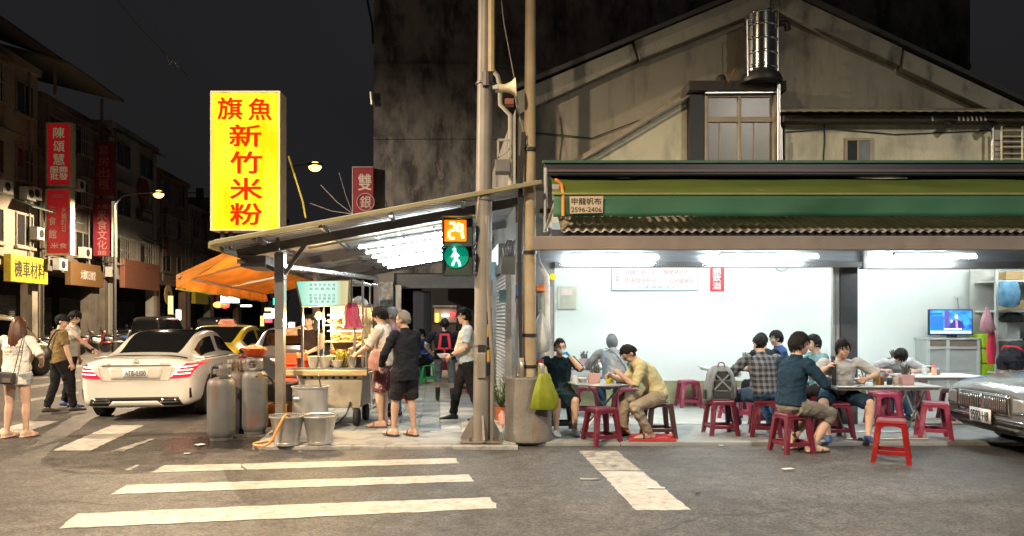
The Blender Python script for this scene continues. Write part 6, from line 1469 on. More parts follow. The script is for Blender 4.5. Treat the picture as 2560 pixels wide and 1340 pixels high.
    for i in range(m_ + 1):
        th = pi * (.004 + .992 * i / m_)
        for q in range(n):
            an = 2 * pi * q / n; d = V((sin(th) * cos(an), sin(th) * sin(an), -cos(th)))
            hz = sqrt(d.x ** 2 + d.y ** 2) or 1e-6; yy = d.y / hz
            line = lerp(sidel, fringe, smst(0.05, .75, yy)) if yy > 0 else lerp(sidel, back, smst(0, .8, -yy))
            line += .05 * mnoise.noise(V((cos(an) * 7, sin(an) * 7, 3)) + seed)
            mk = smst(line - .07, line + .07, d.z)
            nz_ = mnoise.noise(V((d.x * 16, d.y * 16, d.z * 3)) + seed) * .007 + mnoise.noise(d * 4 + seed) * .005
            rx, ry, rz_ = .077, .096, .116
            p = V((d.x * rx, d.y * ry, d.z * rz_)) * (1 - .16 * (1 - mk)); p += d * ((thick * lerp(.35, 1, smst(line, line + .5, d.z)) + nz_) * mk); p.z += .006
            vs.append(HM @ p)
    for i in range(m_):
        for q in range(n): fs.append((i * n + q, i * n + (q + 1) % n, (i + 1) * n + (q + 1) % n, (i + 1) * n + q))
    hb = MB().add(vs, fs)
    if style == 'bun': hb.ell((0, -.115, .01), (.045, .045, .05), 14, 10, HM); hb.ell((0, -.11, -.06), (.03, .025, .05), 10, 8, HM)
    if style == 'long':
        for q in range(46):
            a_ = lerp(-115, 115, (q + .5) / 46) - 90; x_, y_ = .078 * cos(R(a_)), .10 * sin(R(a_))
            p0 = HM @ V((x_, y_, .03)); p1 = HM @ V((x_ * 1.22, y_ * 1.15 - .01, -.10)); p2_ = HM @ V((x_ * 1.15 + random.uniform(-.01, .01), y_ * 1.0 - .035, -.25)); p3 = HM @ V((x_ * .95 + random.uniform(-.02, .02), y_ * .9 - .035, -.36 - random.uniform(-.05, .05)))
            hb.tube([p0, p1, p2_, p3], [.016, .017, .014, .004], 6)
    rl = random.Random(int(abs(loc[0]) * 977 + abs(loc[1]) * 31)); nl = {'bald': 0, 'cap': 30, 'crew': 120, 'thin': 150, 'bun': 90, 'long': 60}.get(style, 230)
    for q in range(nl):                              # loose locks that break the outline
        an, zz = rl.uniform(0, 2 * pi), rl.uniform(-.45, .98); hz = sqrt(1 - zz * zz); d = V((cos(an) * hz, sin(an) * hz, zz)); yy = sin(an)
        line = lerp(sidel, fringe, smst(.05, .75, yy)) if yy > 0 else lerp(sidel, back, smst(0, .8, -yy))
        if zz < line + .04: continue
        fl_ = (V((d.x * .7, d.y * .7 + (.25 if yy > 0 else -.1), -.75)) + V((rl.uniform(-.5, .5), rl.uniform(-.5, .5), 0))); fl_ = (fl_ - d * fl_.dot(d)).normalized()
        ln = (.018 if style in ('crew', 'thin') else .05) * rl.uniform(.6, 1.2); off = 1 + (thick * .75) / .1
        pts_ = []
        for u_ in (0, .5, 1):
            e_ = (d + fl_ * (ln * u_ / .1)).normalized(); pts_.append(HM @ (V((e_.x * .077, e_.y * .096, e_.z * .116)) * (off + .035 * sin(pi * u_ * .7) + (.02 if u_ == 1 else 0)) + V((0, 0, .006))))
        hb.tube(pts_, [.006, .0065, .0015], 4)
    ho = hb.build('hair', hair, t, smooth=80)
    if hood:
        n = 24; vs = []; fs = []
        for i in range(13):
            th = pi * (.01 + .98 * i / 12)
            for q in range(n):
                an = 2 * pi * q / n; d = V((sin(th) * cos(an), sin(th) * sin(an), -cos(th)))
                mk = 1 - smst(.45, .7, d.y) * smst(-.9, -.5, d.z); p = V((d.x * .092, d.y * .110, d.z * .124)) * lerp(.72, 1.0, mk)
                vs.append(HM @ (p + V((0, -.01, -.004))))
        for i in range(12):
            for q in range(n): fs.append((i * n + q, i * n + (q + 1) % n, (i + 1) * n + (q + 1) % n, (i + 1) * n + q))
        MB().add(vs, fs).build('hood', hood, t, smooth=80)
    S.update(dict(HM=HM, wr=wr, wl=wl, sr=sr, sl=sl, B=B, t=t, Rt=Rt, Fw=Fw, k=k, up=up, er=er, el=el, kr=kr, kl=kl))
    return S
def strap(S, pts, m, w=.016, name='bag_strap', parent=None):
    return MB().tube(spline(pts), w, 6, flat=.35, side=None).build(name, m, parent or S['t'], smooth=True)
def glasses(S, m=None):
    b = MB(); HM = S['HM']
    for e_ in (-1, 1):
        b.tube([HM @ V((e_ * .032 + .022 * cos(a), .103, .004 + .017 * sin(a))) for a in [q * pi / 7 for q in range(15)]], .0014, 5)
        b.tube([HM @ V((e_ * .054, .10, .008)), HM @ V((e_ * .078, .05, .01)), HM @ V((e_ * .08, -.01, .004))], .0018, 5)
    b.tube([HM @ V((-.01, .106, .006)), HM @ V((.01, .106, .006))], .003, 5); b.build('glasses', m or m_black, S['t'])
c_white = cloth('white', (.66, .64, .61)); c_olive = cloth('olive_brown', (.17, .125, .06)); c_black = cloth('black', (.018, .018, .022)); c_navy = cloth('navy', (.014, .034, .06)); c_char = cloth('charcoal', (.016, .018, .024))
c_khaki = cloth('khaki_shirt', (.50, .46, .27)); c_beige = cloth('beige_trousers', (.28, .245, .185)); c_taupe = cloth('taupe_trousers', (.17, .155, .13)); c_grey = cloth('grey', (.21, .225, .24)); c_lgrey = cloth('light_grey', (.42, .44, .46)); c_denim = cloth('denim', (.05, .10, .18)); c_shortsg = cloth('grey_shorts', (.17, .18, .19))
c_blue = cloth('jacket_blue', (.035, .09, .24)); c_vest = cloth('vest_cream', (.55, .50, .40)); c_paleb = cloth('pale_blue', (.42, .50, .58)); c_teal = cloth('teal', (.13, .25, .27)); c_jeans = cloth('light_denim', (.30, .33, .37)); c_dark = cloth('dark_trousers', (.022, .016, .024))
m_glove = mat('glove_blue', (.06, .32, .70), .45); m_brown = mat('shoe_brown', (.06, .045, .035), .6); m_bluesh = mat('shoe_blue', (.04, .08, .22), .6); m_sandal = mat('sandal_dark', (.05, .035, .03), .7); m_whsh = mat('shoe_white', (.55, .58, .6), .5); m_flip = mat('flip_flop', (.55, .40, .32), .7)
def at(px, py, z=PZ): return G(px, py, z)

# --- by the white car
S = person('person with long brown hair and oversized white shirt seen from behind', at(42, 1094, 0), -8, s=.965, hand_l=(-.30, .18, 1.32), el_l=(-1, -.4, -.6), hand_r=(.24, .17, 1.02), el_r=(1, -.7, -.3), shirt=c_white, sleeve='elbow', trousers=c_jeans, legs='short', foot='sandal', shoes=m_flip, hair=m_hairb, style='long', torso_long=.14, width=1.12, foot_r=(.11, .03, .085), foot_l=(-.10, -.06, .085), look=(25, 5))
T_ = S['t']
rows = []
sb = thing('sling_bag', 'black sling bag worn by the person with long brown hair', 'bag', T_.location, T_.rotation_euler.z)
MB().box((-.04, -.20, .83), (.36, .07, .16), rz=.05, ry=.08).build('bag_body', m_bb, sb, bevel=.02); MB().box((.06, -.238, .80), (.11, .008, .06), rz=.05).build('bag_patch', mat('patch_brown', (.12, .10, .085), .6), sb)
MB().tube(spline([(.13, -.20, .88), (.17, -.16, 1.15), (.16, -.06, 1.40), (.05, .10, 1.40)]), .006, 5).build('bag_strap', m_bb, sb)
pr = mat('print_grey', (.13, .11, .10), .7)
bme = [c for c in S['t'].children if c.name.startswith('body')][0].data
tree = BVHTree.FromPolygons([v.co.copy() for v in bme.vertices], [tuple(p.vertices) for p in bme.polygons])
for body_, z_, w_, h_ in (("'S MACHIN", 1.235, .25, .034), ('MOTORCYCLES', 1.175, .25, .034), ('PARTS & SERVICE', 1.135, .22, .018)):
    o = text('shirt_print', body_, w_, h_, pr, S['t'], (.03, 0, z_))
    for v in o.data.vertices:
        h = tree.ray_cast(V((v.co.x, -1, v.co.z)), V((0, 1, 0)))
        v.co.y = (h[0].y if h[0] else -.13) - .006
S = person('person in an olive brown shirt and black cap walking beside the white car', at(148, 1034, 0), -42, s=1.0, hand_r=(.27, .12, .80), hand_l=(-.28, .02, .80), shirt=c_olive, sleeve='short', trousers=c_black, foot='shoe', shoes=m_brown, style='cap', foot_r=(.09, .20, .085), foot_l=(-.10, -.16, .11), look=(-28, 14), width=1.14, torso_long=.03, belly=.02)
cp_ = thing('baseball_cap', 'black baseball cap worn with the olive brown shirt', 'cap', S['t'].location, S['t'].rotation_euler.z)
HM = S['HM']; b = MB(); rows = []
for i in range(8):
    th = pi / 2 * i / 7; rows.append([HM @ V((.094 * cos(th) * cos(a), -.004 + .112 * cos(th) * sin(a), .028 + .10 * sin(th))) for a in [2 * pi * q / 24 for q in range(25)]])
b.sheet(rows).build('crown', c_black, cp_, smooth=70, solid=.006)
MB().prism([HM @ V(p) for p in ((-.075, .08, .032), (-.06, .15, .026), (-.02, .185, .024), (.02, .185, .024), (.06, .15, .026), (.075, .08, .032))], HM.to_3x3() @ V((0, 0, .008))).build('peak', c_black, cp_)
sb = thing('sling_pouch', 'small black pouch slung on the back of the olive brown shirt', 'bag', S['t'].location, S['t'].rotation_euler.z)
u = S['up']
MB().ell(u(-.05, -.165, .10), (.10, .055, .10), 14, 10).build('pouch', m_bb, sb, smooth=True)
MB().tube(spline([u(-.02, -.17, .2), u(.08, -.145, .36), u(.13, -.06, .50), u(.12, .08, .46)]), .014, 6).build('strap', m_bb, sb); MB().tube(spline([u(-.10, -.15, .12), u(-.17, -.1, .14), u(-.18, 0, .16)]), .01, 6).build('strap', m_bb, sb)
S = person('person in a white shirt pointing down at the white car', at(172, 1019, 0), -80, s=1.05, hand_r=(.12, .50, 1.02), el_r=(.3, -.4, -1), hand_l=(-.26, .08, .84), shirt=c_white, sleeve='short', trousers=c_dark, shoes=m_bluesh, style='short', look=(-15, 28), lean=5, point=True, foot_r=(.12, .1, .085), foot_l=(-.12, -.12, .085), width=1.05)
MB().lathe([(.033, -.015), (.036, -.015), (.036, .015), (.033, .015)], S['wr'], 14).build('watch', m_black, S['t'])

# --- around the cart
S = person('young person in a cream shirt and patterned shorts choosing food at the cart', at(958, 1068), 82, s=1.03, look=(8, 30), hand_r=(.16, .48, 1.14), el_r=(.6, -.5, -1), hand_l=(-.15, .34, 1.06), el_l=(-1, -.5, -.6), shirt=cloth('cream', (.62, .55, .48)), sleeve='elbow', trousers=None or mat('cloth_flag_print', (.10, .02, .03), .8, var=.8, ns=7, bump=.5, bs=13, dirt=((.5, .45, .42), 7, .58, .62, (1, 1, 1))), legs='knee', foot='sandal', shoes=mat('sandal_plum', (.16, .10, .12), .7), style='fringe', torso_long=.02)
yt = S
def held(name, label, S, side, build): pass
bag('plastic_bag', 'pink plastic bag held by the young person at the cart', [(-.30, .06, .03), (-.27, .10, .05), (-.15, .095, .05), (-.04, .05, .03), (.0, .012, .012)], mat('bag_clear_pink', (.66, .40, .38), .35, trl=.4, var=.3, ns=12, alpha=.6, bump=.6, bs=10), (gx(938, 10.3), 10.32, gz(872, 10.3)))
S = person('older person in a dark jacket and black shorts waiting at the cart', at(1014, 1092), 48, s=.985, look=(22, 4), hand_r=(.25, .16, .86), el_r=(.8, -.7, -.2), hand_l=(-.22, .24, .93), el_l=(-1, -.5, -.4), shirt=c_char, sleeve='long', trousers=c_black, legs='knee', foot='sandal', shoes=m_sandal, hair=m_hairg, style='thin', torso_long=.13, width=1.1, collar=True, skin=m_skin2, foot_r=(.10, -.05, .085), foot_l=(-.1, .12, .085))
S = person('grey haired person in blue jeans standing behind the two men at the cart', at(985, 1042), 60, s=1.03, look=(20, 0), shirt=cloth('dusty_pink', (.42, .22, .24)), sleeve='long', trousers=c_denim, hair=m_hairg, style='short', shoes=m_sandal)
S = person('vendor in a dark sleeveless top wiping the face behind the cart', (gx(775, 12.1), 12.1, PZ), 172, s=.97, hand_r=(.17, .12, 1.42), el_r=(1, .4, -.3), hand_l=(-.12, .32, 1.04), el_l=(-1, -.2, -.6), shirt=cloth('brown_top', (.035, .025, .025)), sleeve='none', trousers=c_black, style='bun', look=(0, 15))
S = person('seated diner in a blue jacket on a green stool in the arcade', s_green.location + V((0, -.02, 0)), 118, sit=.475, s=1.0, lean=12, hand_r=(.16, .38, .78), hand_l=(-.16, .38, .78), shirt=c_blue, sleeve='long', trousers=c_dark, style='short', look=(5, 10), collar=True)
MB().tube(spline([S['sl'] + V((-.06, -.03, .03)), S['el'] + V((-.06, -.02, 0)), S['wl'] + V((-.045, -.02, .01))]), .008, 5).build('sleeve_stripe', mat('stripe_yellow', (.6, .62, .3), .7), S['t'])
S = person('waitress seen from behind in a black shirt, red apron straps and boots', at(1112, 1004), 4, s=.93, hand_r=(.27, .20, .95), el_r=(1, -.5, -.3), hand_l=(-.27, .18, .93), el_l=(-1, -.5, -.3), shirt=c_black, sleeve='short', trousers=c_shortsg, legs='capri', foot='boot', shoes=m_bb, style='bun', width=1.3, torso_long=.02, foot_l=(-.14, .12, .10), foot_r=(.15, -.02, .085), look=(12, 0))
u = S['up']; apn = thing('red_apron', 'red strapped apron tied over the waitress shirt', 'apron', S['t'].location, S['t'].rotation_euler.z)
m_ap = mat('apron_red', (.72, .035, .05), .6)
MB().bar(u(-.11, -.155, .16), u(-.075, -.14, .46), .05, .012, up=(0, 1, 0)).build('strap', m_ap, apn); MB().bar(u(.11, -.155, .16), u(.075, -.14, .46), .05, .012, up=(0, 1, 0)).build('strap', m_ap, apn); MB().bar(u(-.09, -.147, .44), u(.09, -.147, .44), .04, .012, up=(0, 1, 0)).build('strap', m_ap, apn)
MB().tube(spline([u(-.20, -.03, .14), u(-.13, -.155, .15), u(0, -.165, .15), u(.13, -.155, .15), u(.20, -.03, .14)]), .014, 6, flat=.5).build('waist_tie', m_ap, apn)
for dx, z in ((-.03, -.08), (.02, -.10)): MB().bar(u(0, -.17, .15), u(dx, -.18, z), .022, .006, up=(0, 1, 0)).build('tie_end', m_ap, apn)
for dx in (-.05, .05): MB().ell(u(dx, -.175, .16), (.045, .012, .022), 10, 6).build('bow_loop', m_ap, apn, smooth=True)
MB().prism([u(-.2, .14, .14), u(.2, .14, .14), u(.17, .15, -.3), u(-.17, .15, -.3)], V((0, .008, 0))).build('apron_front', m_ap, apn)
S = person('person in a cream vest and black trousers carrying a white bowl', at(1168, 1056), 98, s=1.02, hand_r=(.14, .24, 1.0), el_r=(.8, -.8, -.8), hand_l=(-.13, .25, 1.02), el_l=(-.8, -.8, -.8), shirt=c_paleb, sleeve='short', trousers=c_black, shoes=m_black, style='short', look=(-5, 2), vest=c_vest, belly=.05, width=1.08, torso_long=.02, foot_r=(.08, .22, .085), foot_l=(-.09, -.2, .12))
bo = MB().lathe([(.04, 0), (.09, .06), (.086, .06), (.04, .012), (0, .012)], n=20).build('carried_bowl', m_bowl, loc=S['t'].matrix_basis @ V((.0, .37, .98)), smooth=True); tag(bo, 'white bowl held by the person in the cream vest', 'bowl')
MB().lathe([(.032, -.015), (.037, -.015), (.037, .015), (.032, .015)], S['wl'].lerp(S['el'], .1), 14).build('watch', m_black, S['t'])

# --- in the shop
S = person('woman in a black dress with blue gloves holding a tissue to her mouth', s_woman.location + V((-.02, -.05, 0)), 190, sit=.475, s=.95, lean=2, hand_r=(.33, .10, .70), el_r=(1, -.7, -.4), hand_l=(-.10, .22, 1.06), el_l=(-.8, .4, -1), shirt=cloth('black_teal', (.012, .026, .032)), sleeve='elbow', trousers=c_black, legs='short', shoes=m_whsh, style='bun', glove=m_glove, skirt=1.02, foot_r=(.12, .36, .085), foot_l=(-.14, .34, .085), look=(0, 4), skin=m_skin, width=1.04, grip=.9)
tis = MB().ell((0, 0, 0), (.04, .012, .03), 10, 6); 
for p in range(len(tis.v)): tis.v[p] += V([mnoise.noise(tis.v[p] * 50 + V((q * 9, 0, 0))) * .012 for q in range(3)])
o = tis.build('paper_tissue', m_bowl, loc=WM[S['t'].name] @ (S['HM'] @ V((.01, .125, -.05))), smooth=True); tag(o, 'white tissue held to the mouth by the woman in black', 'tissue')
S = person('diner in a grey hooded top and crossbody strap seen from behind', s_hood.location + V((-.16, .02, 0)), 4, sit=.475, s=1.04, lean=20, hand_r=(.2, .46, .86), hand_l=(-.2, .46, .86), el_r=(1, -.3, -.6), el_l=(-1, -.3, -.6), shirt=c_grey, sleeve='long', trousers=c_denim, style='crew', hood=cloth('hood_grey', (.15, .155, .165)), look=(0, 25), width=1.2, shoes=m_brown)
u = S['up']; strap(S, [u(-.12, -.02, .52), u(-.02, -.155, .40), u(.10, -.175, .22), u(.17, -.15, .06)], m_bb, .016)
S = person('person in a khaki shirt and beige trousers bending over a bowl', s_khaki.location + V((.0, .0, 0)), 92, sit=.475, s=1.03, lean=33, hand_r=(.11, .60, .80), hand_l=(-.10, .52, .84), el_r=(.5, -.2, -1), el_l=(-.6, -.2, -1), shirt=c_khaki, sleeve='elbow', trousers=c_beige, foot='sandal', shoes=m_sandal, style='thin', look=(4, 52), foot_r=(.16, .42, .085), foot_l=(-.18, .16, .085), kn_l=(-.5, 1, .2), collar=True, skin=m_skin2, width=1.06, hairline=-.1)
glasses(S)
S = person('diner in a black and white plaid shirt and jeans seen from behind', s_plaid.location + V((0, .02, 0)), 6, sit=.475, s=1.03, lean=10, hand_r=(.22, .40, .80), hand_l=(-.24, .40, .80), el_r=(1, -.4, -.5), el_l=(-1, -.4, -.5), shirt=plaid(), sleeve='long', trousers=c_denim, style='crew', look=(6, 14), collar=True, width=1.14, foot_r=(.18, .12, .085), foot_l=(-.26, .30, .085), kn_l=(-.8, 1, .2), shoes=m_whsh)
S = person('diner in a dark shirt hidden behind the plaid shirt', (gx(1925, 11.7), 11.7, .056), 20, sit=.475, s=1.03, lean=14, shirt=c_char, sleeve='short', trousers=c_black, style='crew', look=(10, 10), width=1.1, hand_r=(.2, .42, .82), hand_l=(-.2, .42, .82))
stool(1925, 1068, 'maroon stool under the diner hidden by the plaid shirt', 0, None, .056)
S = person('diner in a navy shirt with short hair in profile at the back table', (gx(1962, 12.1), 12.2, .056), 84, sit=.475, s=1.04, lean=5, shirt=cloth('navy_bright', (.04, .07, .17)), sleeve='short', trousers=c_black, style='short', look=(4, 4), hand_r=(.16, .42, .84), hand_l=(-.16, .42, .84), collar=True)
stool(1962, 1050, 'rose stool under the navy shirted diner at the back table', 0, m_stp, .056)
S = person('diner in a navy jumper and taupe trousers turned towards the long table', s_navy.location + V((-.02, -.02, 0)), -66, sit=.475, s=1.13, lean=7, hand_r=(.17, .43, .88), el_r=(.9, -.6, -.6), hand_l=(-.16, .42, .92), el_l=(-.9, -.6, -.6), shirt=c_navy, sleeve='long', trousers=c_taupe, legs='capri', foot='sandal', shoes=m_sandal, style='bowl', look=(-22, 2), foot_r=(.15, .20, .085), foot_l=(-.12, .10, .085), kn_r=(.2, 1, .3), width=.98, collar=True)
glasses(S, m_alu)
S = person('diner in a teal shirt resting a hand at the chin', (gx(2052, 10.7), 10.75, PZ), 95, sit=.475, s=1.0, lean=4, hand_r=(.08, .26, 1.06), hand_l=(-.14, .3, .8), el_r=(.6, .3, -1), shirt=c_teal, sleeve='long', trousers=c_black, style='bob', look=(5, 4))
stool(2052, 1072, 'maroon stool under the diner in the teal shirt', 10)
S = person('person in a light grey shirt with a black strap eating at the long table', s_grey.location + V((.10, .12, 0)), 172, sit=.475, s=1.0, lean=19, hand_r=(.19, .26, .94), el_r=(.9, .3, -1), hand_l=(-.26, .36, .80), el_l=(-1, .2, -.6), shirt=c_lgrey, sleeve='elbow', trousers=c_navy, legs='knee', foot='shoe', shoes=m_bluesh, style='fringe', look=(4, 8), tilt=6, width=1.18, foot_r=(.22, .40, .085), foot_l=(-.26, .42, .085), kn_r=(.5, 1, .2), kn_l=(-.6, 1, .2))
u = S['up']; strap(S, [u(.10, -.02, .525), u(.105, .115, .42), u(.10, .135, .28), u(.08, .135, .12)], m_bb, .027)
S = person('dark haired diner bowed low over the table beside the column', (gx(2222, 11.9), 11.85, .056), 170, sit=.475, s=1.0, lean=46, hand_r=(.22, .45, .76), hand_l=(-.22, .45, .76), el_r=(1, -.2, -.3), el_l=(-1, -.2, -.3), shirt=c_lgrey, sleeve='short', trousers=c_denim, style='bowl', look=(0, 58), width=1.05)
stool(2222, 1064, 'rose stool under the dark haired diner bowed over the table', 0, m_stp, .056)
S = person('worker in black with a red apron bending down beside the storage rack', (gx(2530, 12.1), 12.15, .056), -62, s=.98, lean=62, hand_r=(.16, .55, .45), hand_l=(-.16, .6, .45), el_r=(.5, 0, -1), el_l=(-.5, 0, -1), shirt=c_black, sleeve='short', trousers=c_black, legs='short', style='short', look=(0, 50), width=1.1)
u = S['up']; ap2 = thing('red_waist_apron', 'red waist apron tied round the bending worker in black', 'apron', S['t'].location, S['t'].rotation_euler.z)
MB().tube(spline([u(-.19, .0, .12), u(-.12, -.14, .12), u(0, -.155, .12), u(.12, -.14, .12), u(.19, 0, .12)]), .026, 6, flat=.5).build('waist_tie', m_ap, ap2)
# ---------------------------------------------------------------- cars
m_tyre = mat('tyre_rubber', (.022, .022, .022), .7); m_rim = mat('alloy_rim', (.42, .42, .43), .3, .9); m_glass = mat('car_glass_dark', (.008, .009, .010), .05, 0, spec=.6); m_chrome = mat('chrome', (.75, .75, .76), .1, 1, var=.02); m_trim = mat('black_trim', (.012, .012, .013), .35); m_arch = mat('wheel_well', (.006, .006, .006), .9)
m_plate = mat('plate_white', (.72, .74, .76), .4, var=.03); m_pl = mat('plate_ink', (.03, .03, .05), .5)
SEDAN = [  # y, bottom z, half width, shoulder z, top z, roof half width, cabin?
 (-2.34, .30, .72, .82, .88, .42), (-2.31, .22, .80, .90, .97, .50), (-2.16, .20, .86, .935, 1.03, .56), (-1.72, .23, .895, .935, 1.055, .60), (-1.42, .22, .905, .94, 1.17, .585), (-1.05, .22, .905, .94, 1.33, .575), (-.72, .22, .905, .94, 1.405, .575), (-.25, .22, .905, .935, 1.43, .585), (-.12, .22, .905, .93, 1.432, .585), (.32, .22, .905, .92, 1.41, .58), (.62, .22, .905, .915, 1.345, .575), (1.02, .22, .90, .90, 1.13, .62), (1.30, .22, .90, .885, .985, .66), (1.75, .22, .885, .835, .90, .66), (2.12, .23, .82, .75, .80, .58), (2.27, .28, .72, .66, .71, .45), (2.33, .38, .60, .56, .62, .38)]
SALOON = SEDAN[:12] + [(1.30, .22, .90, .90, 1.01, .66), (1.75, .22, .885, .865, .95, .66), (2.12, .23, .85, .82, .885, .62), (2.27, .26, .80, .77, .83, .55), (2.33, .32, .72, .70, .76, .48)]
VAN = [(-2.05, .42, .68, .95, 1.55, .50), (-2.02, .30, .78, .98, 1.66, .58), (-1.9, .25, .84, .98, 1.72, .66), (-1.42, .22, .85, .98, 1.78, .68), (-1.0, .22, .85, .98, 1.79, .68), (-.5, .22, .85, .97, 1.79, .68), (-.38, .22, .85, .97, 1.79, .68), (.3, .22, .85, .96, 1.77, .67), (.65, .22, .85, .95, 1.70, .65), (1.1, .22, .85, .94, 1.38, .64), (1.42, .22, .84, .92, 1.08, .66), (1.75, .22, .82, .84, .93, .62), (1.98, .25, .78, .74, .80, .55), (2.08, .34, .66, .6, .66, .4)]
def make_car(name, label, cat, st_, paint, loc, rz, roof=None, cab=None, wheels=(-1.42, 1.40), wr=.325, group=None, glass=m_glass, zs=1.):
    """cab: station indices (first rear-window, last rear-window, first side glass, pillar, last side glass, last windscreen)"""
    t = thing(name, label, cat, loc, rz, group)
    vs = []; fs = []; mi = []; n = len(st_); secs = []
    for i, (y, zb, wb, zsh, zt, wt) in enumerate(st_):
        cabin = zt - zsh > .2
        sec = [(0, zb), (wb * .80, zb), (wb * .965, zb + .05), (wb * .995, lerp(zb, zsh, .35)), (wb, lerp(zb, zsh, .68)), (wb * .975, lerp(zb, zsh, .90)), (wb * .93, zsh)]
        if cabin: f = 1.0
        else: f = 0.0
        g = max(0, min(1, (zt - zsh - .06) / .3))
        sec += [(lerp(wb * .85, wt + .13 + .06 * (1 - g), g), zsh + .012 + .01 * g), (lerp(wb * .72, wt + .03, g), lerp(lerp(zsh, zt, .55), zt - .055, g)), (lerp(wb * .5, wt * .93, g), lerp(zt - .012, zt - .014, g)), (wb * .25 if g < .5 else wt * .4, zt - .002), (0, zt)]
        secs.append(sec)
        for x, z in sec: vs.append((x, y, z * zs))
        for x, z in sec[1:-1]: vs.append((-x, y, z * zs))
    m = len(secs[0]); per = 2 * m - 2
    def idx(i, k, sd): return i * per + k if (sd > 0 or k in (0, m - 1)) else i * per + m + k - 1
    rw0, rw1, sg0, pil, sg1, ws1 = cab
    for i in range(n - 1):
        for k in range(m - 1):
            for sd in (1, -1):
                q = (idx(i, k, sd), idx(i + 1, k, sd), idx(i + 1, k + 1, sd), idx(i, k + 1, sd))
                if sd > 0: q = q[::-1]
                mm = 0
                if k >= 9 and rw0 <= i < rw1: mm = 1
                elif k >= 8 and sg1 <= i < ws1: mm = 2
                elif k == 7 and sg0 <= i < sg1 and i != pil: mm = 3
                elif k >= 9 and rw1 <= i < sg1 and roof: mm = 4
                fs.append(q); mi.append(mm)
    for i, fl in ((0, 1), (n - 1, 0)):
        for k in range(m - 1):
            q = [idx(i, k, 1), idx(i, k + 1, 1), idx(i, k + 1, -1), idx(i, k, -1)]; u = []
            for a in q:
                if a not in u: u.append(a)
            if not fl: u = u[::-1]
            fs.append(tuple(u)); mi.append(0)
    me = bpy.data.meshes.new('src'); me.from_pydata(vs, [], fs)
    for k in range(6): me.materials.append(m_arch)
    me.polygons.foreach_set('material_index', mi)
    ob = bpy.data.objects.new('src', me); wcol.objects.link(ob)
    md = ob.modifiers.new('s', 'SUBSURF'); md.levels = md.render_levels = 2
    cut = MB(); cut.cur = 5
    for y in wheels:
        for sx in (-1, 1):
            cut.tube([(sx * .60, y, wr), (sx * 1.1, y, wr)], wr + .045, 28)
    cme = bpy.data.meshes.new('cut'); cme.from_pydata([tuple(p) for p in cut.v], [], cut.f)
    for k in range(6): cme.materials.append(m_arch)
    cme.polygons.foreach_set('material_index', [5] * len(cut.f))
    cob = bpy.data.objects.new('cut', cme); wcol.objects.link(cob)
    md = ob.modifiers.new('b', 'BOOLEAN'); md.object = cob; md.operation = 'DIFFERENCE'; md.solver = 'EXACT'
    em = evaluated(ob)
    bpy.data.objects.remove(ob); bpy.data.objects.remove(cob)
    V_ = [v.co.copy() for v in em.vertices]; polys = [(tuple(p.vertices), p.material_index) for p in em.polygons]
    bvh = BVHTree.FromPolygons(V_, [p[0] for p in polys])
    def sub(ids, name, mats, mp=None, split=None):
        fsx = [p for p in polys if p[1] in ids]
        if split is not None: fsx = [p for p in fsx if split(sum((V_[i] for i in p[0]), V()) / len(p[0]))]
        if not fsx: return None
        used = {}; vv = []; ff = []; mm = []
        for f, mi_ in fsx:
            r = []
            for a in f:
                if a not in used: used[a] = len(vv); vv.append(V_[a])
                r.append(used[a])
            ff.append(tuple(r)); mm.append(mp[mi_] if mp else 0)
        b = MB(); b.v = vv; b.f = ff; b.m = mm
        return b.build(name, mats, t, smooth=50)
    sub({0, 5}, 'body', [paint, m_arch], {0: 0, 5: 1})
    if roof: sub({4}, 'roof_panel', roof)
    sub({1}, 'rear_window', glass); sub({2}, 'windscreen', glass)
    yp = st_[pil][0] if pil >= 0 else 0
    for sx in (-1, 1):
        sub({3}, 'side_window', glass, split=lambda c, sx=sx: c.x * sx > 0 and c.y < yp + .05); sub({3}, 'side_window', glass, split=lambda c, sx=sx: c.x * sx > 0 and c.y >= yp + .05)
    for y in wheels:
        for sx in (-1, 1):
            T = Matrix.Translation((sx * (st_[5][2] - .115), y, wr)) @ Matrix.Rotation(sx * R(90), 4, 'Y')
            w_ = MB().lathe([(wr * .66, -.10), (wr * .9, -.105), (wr, -.08), (wr, .08), (wr * .9, .105), (wr * .66, .10)], n=32, M=T).build('wheel', m_tyre, t, smooth=True)
            rb = MB(); rb.lathe([(wr * .66, .09), (wr * .6, .06), (wr * .6, .03), (0, .03)], n=28, M=T)
            for q in range(10): a = q * pi / 5; rb.box((wr * .34 * cos(a), wr * .34 * sin(a), .07), (wr * .56, .03, .025), rz=a, M=T)
            rb.lathe([(.05, .05), (.05, .085), (0, .09)], n=14, M=T); rb.build('rim', m_rim, w_, smooth=True)
    dirs = {'rear': (V((0, -6, 0)), V((0, 1, 0)), lambda a, b: V((a, 0, b))), 'front': (V((0, 6, 0)), V((0, -1, 0)), lambda a, b: V((a, 0, b))), 'right': (V((6, 0, 0)), V((-1, 0, 0)), lambda a, b: V((0, a, b))), 'left': (V((-6, 0, 0)), V((1, 0, 0)), lambda a, b: V((0, a, b))), 'top': (V((0, 0, 6)), V((0, 0, -1)), lambda a, b: V((a, b, 0)))}
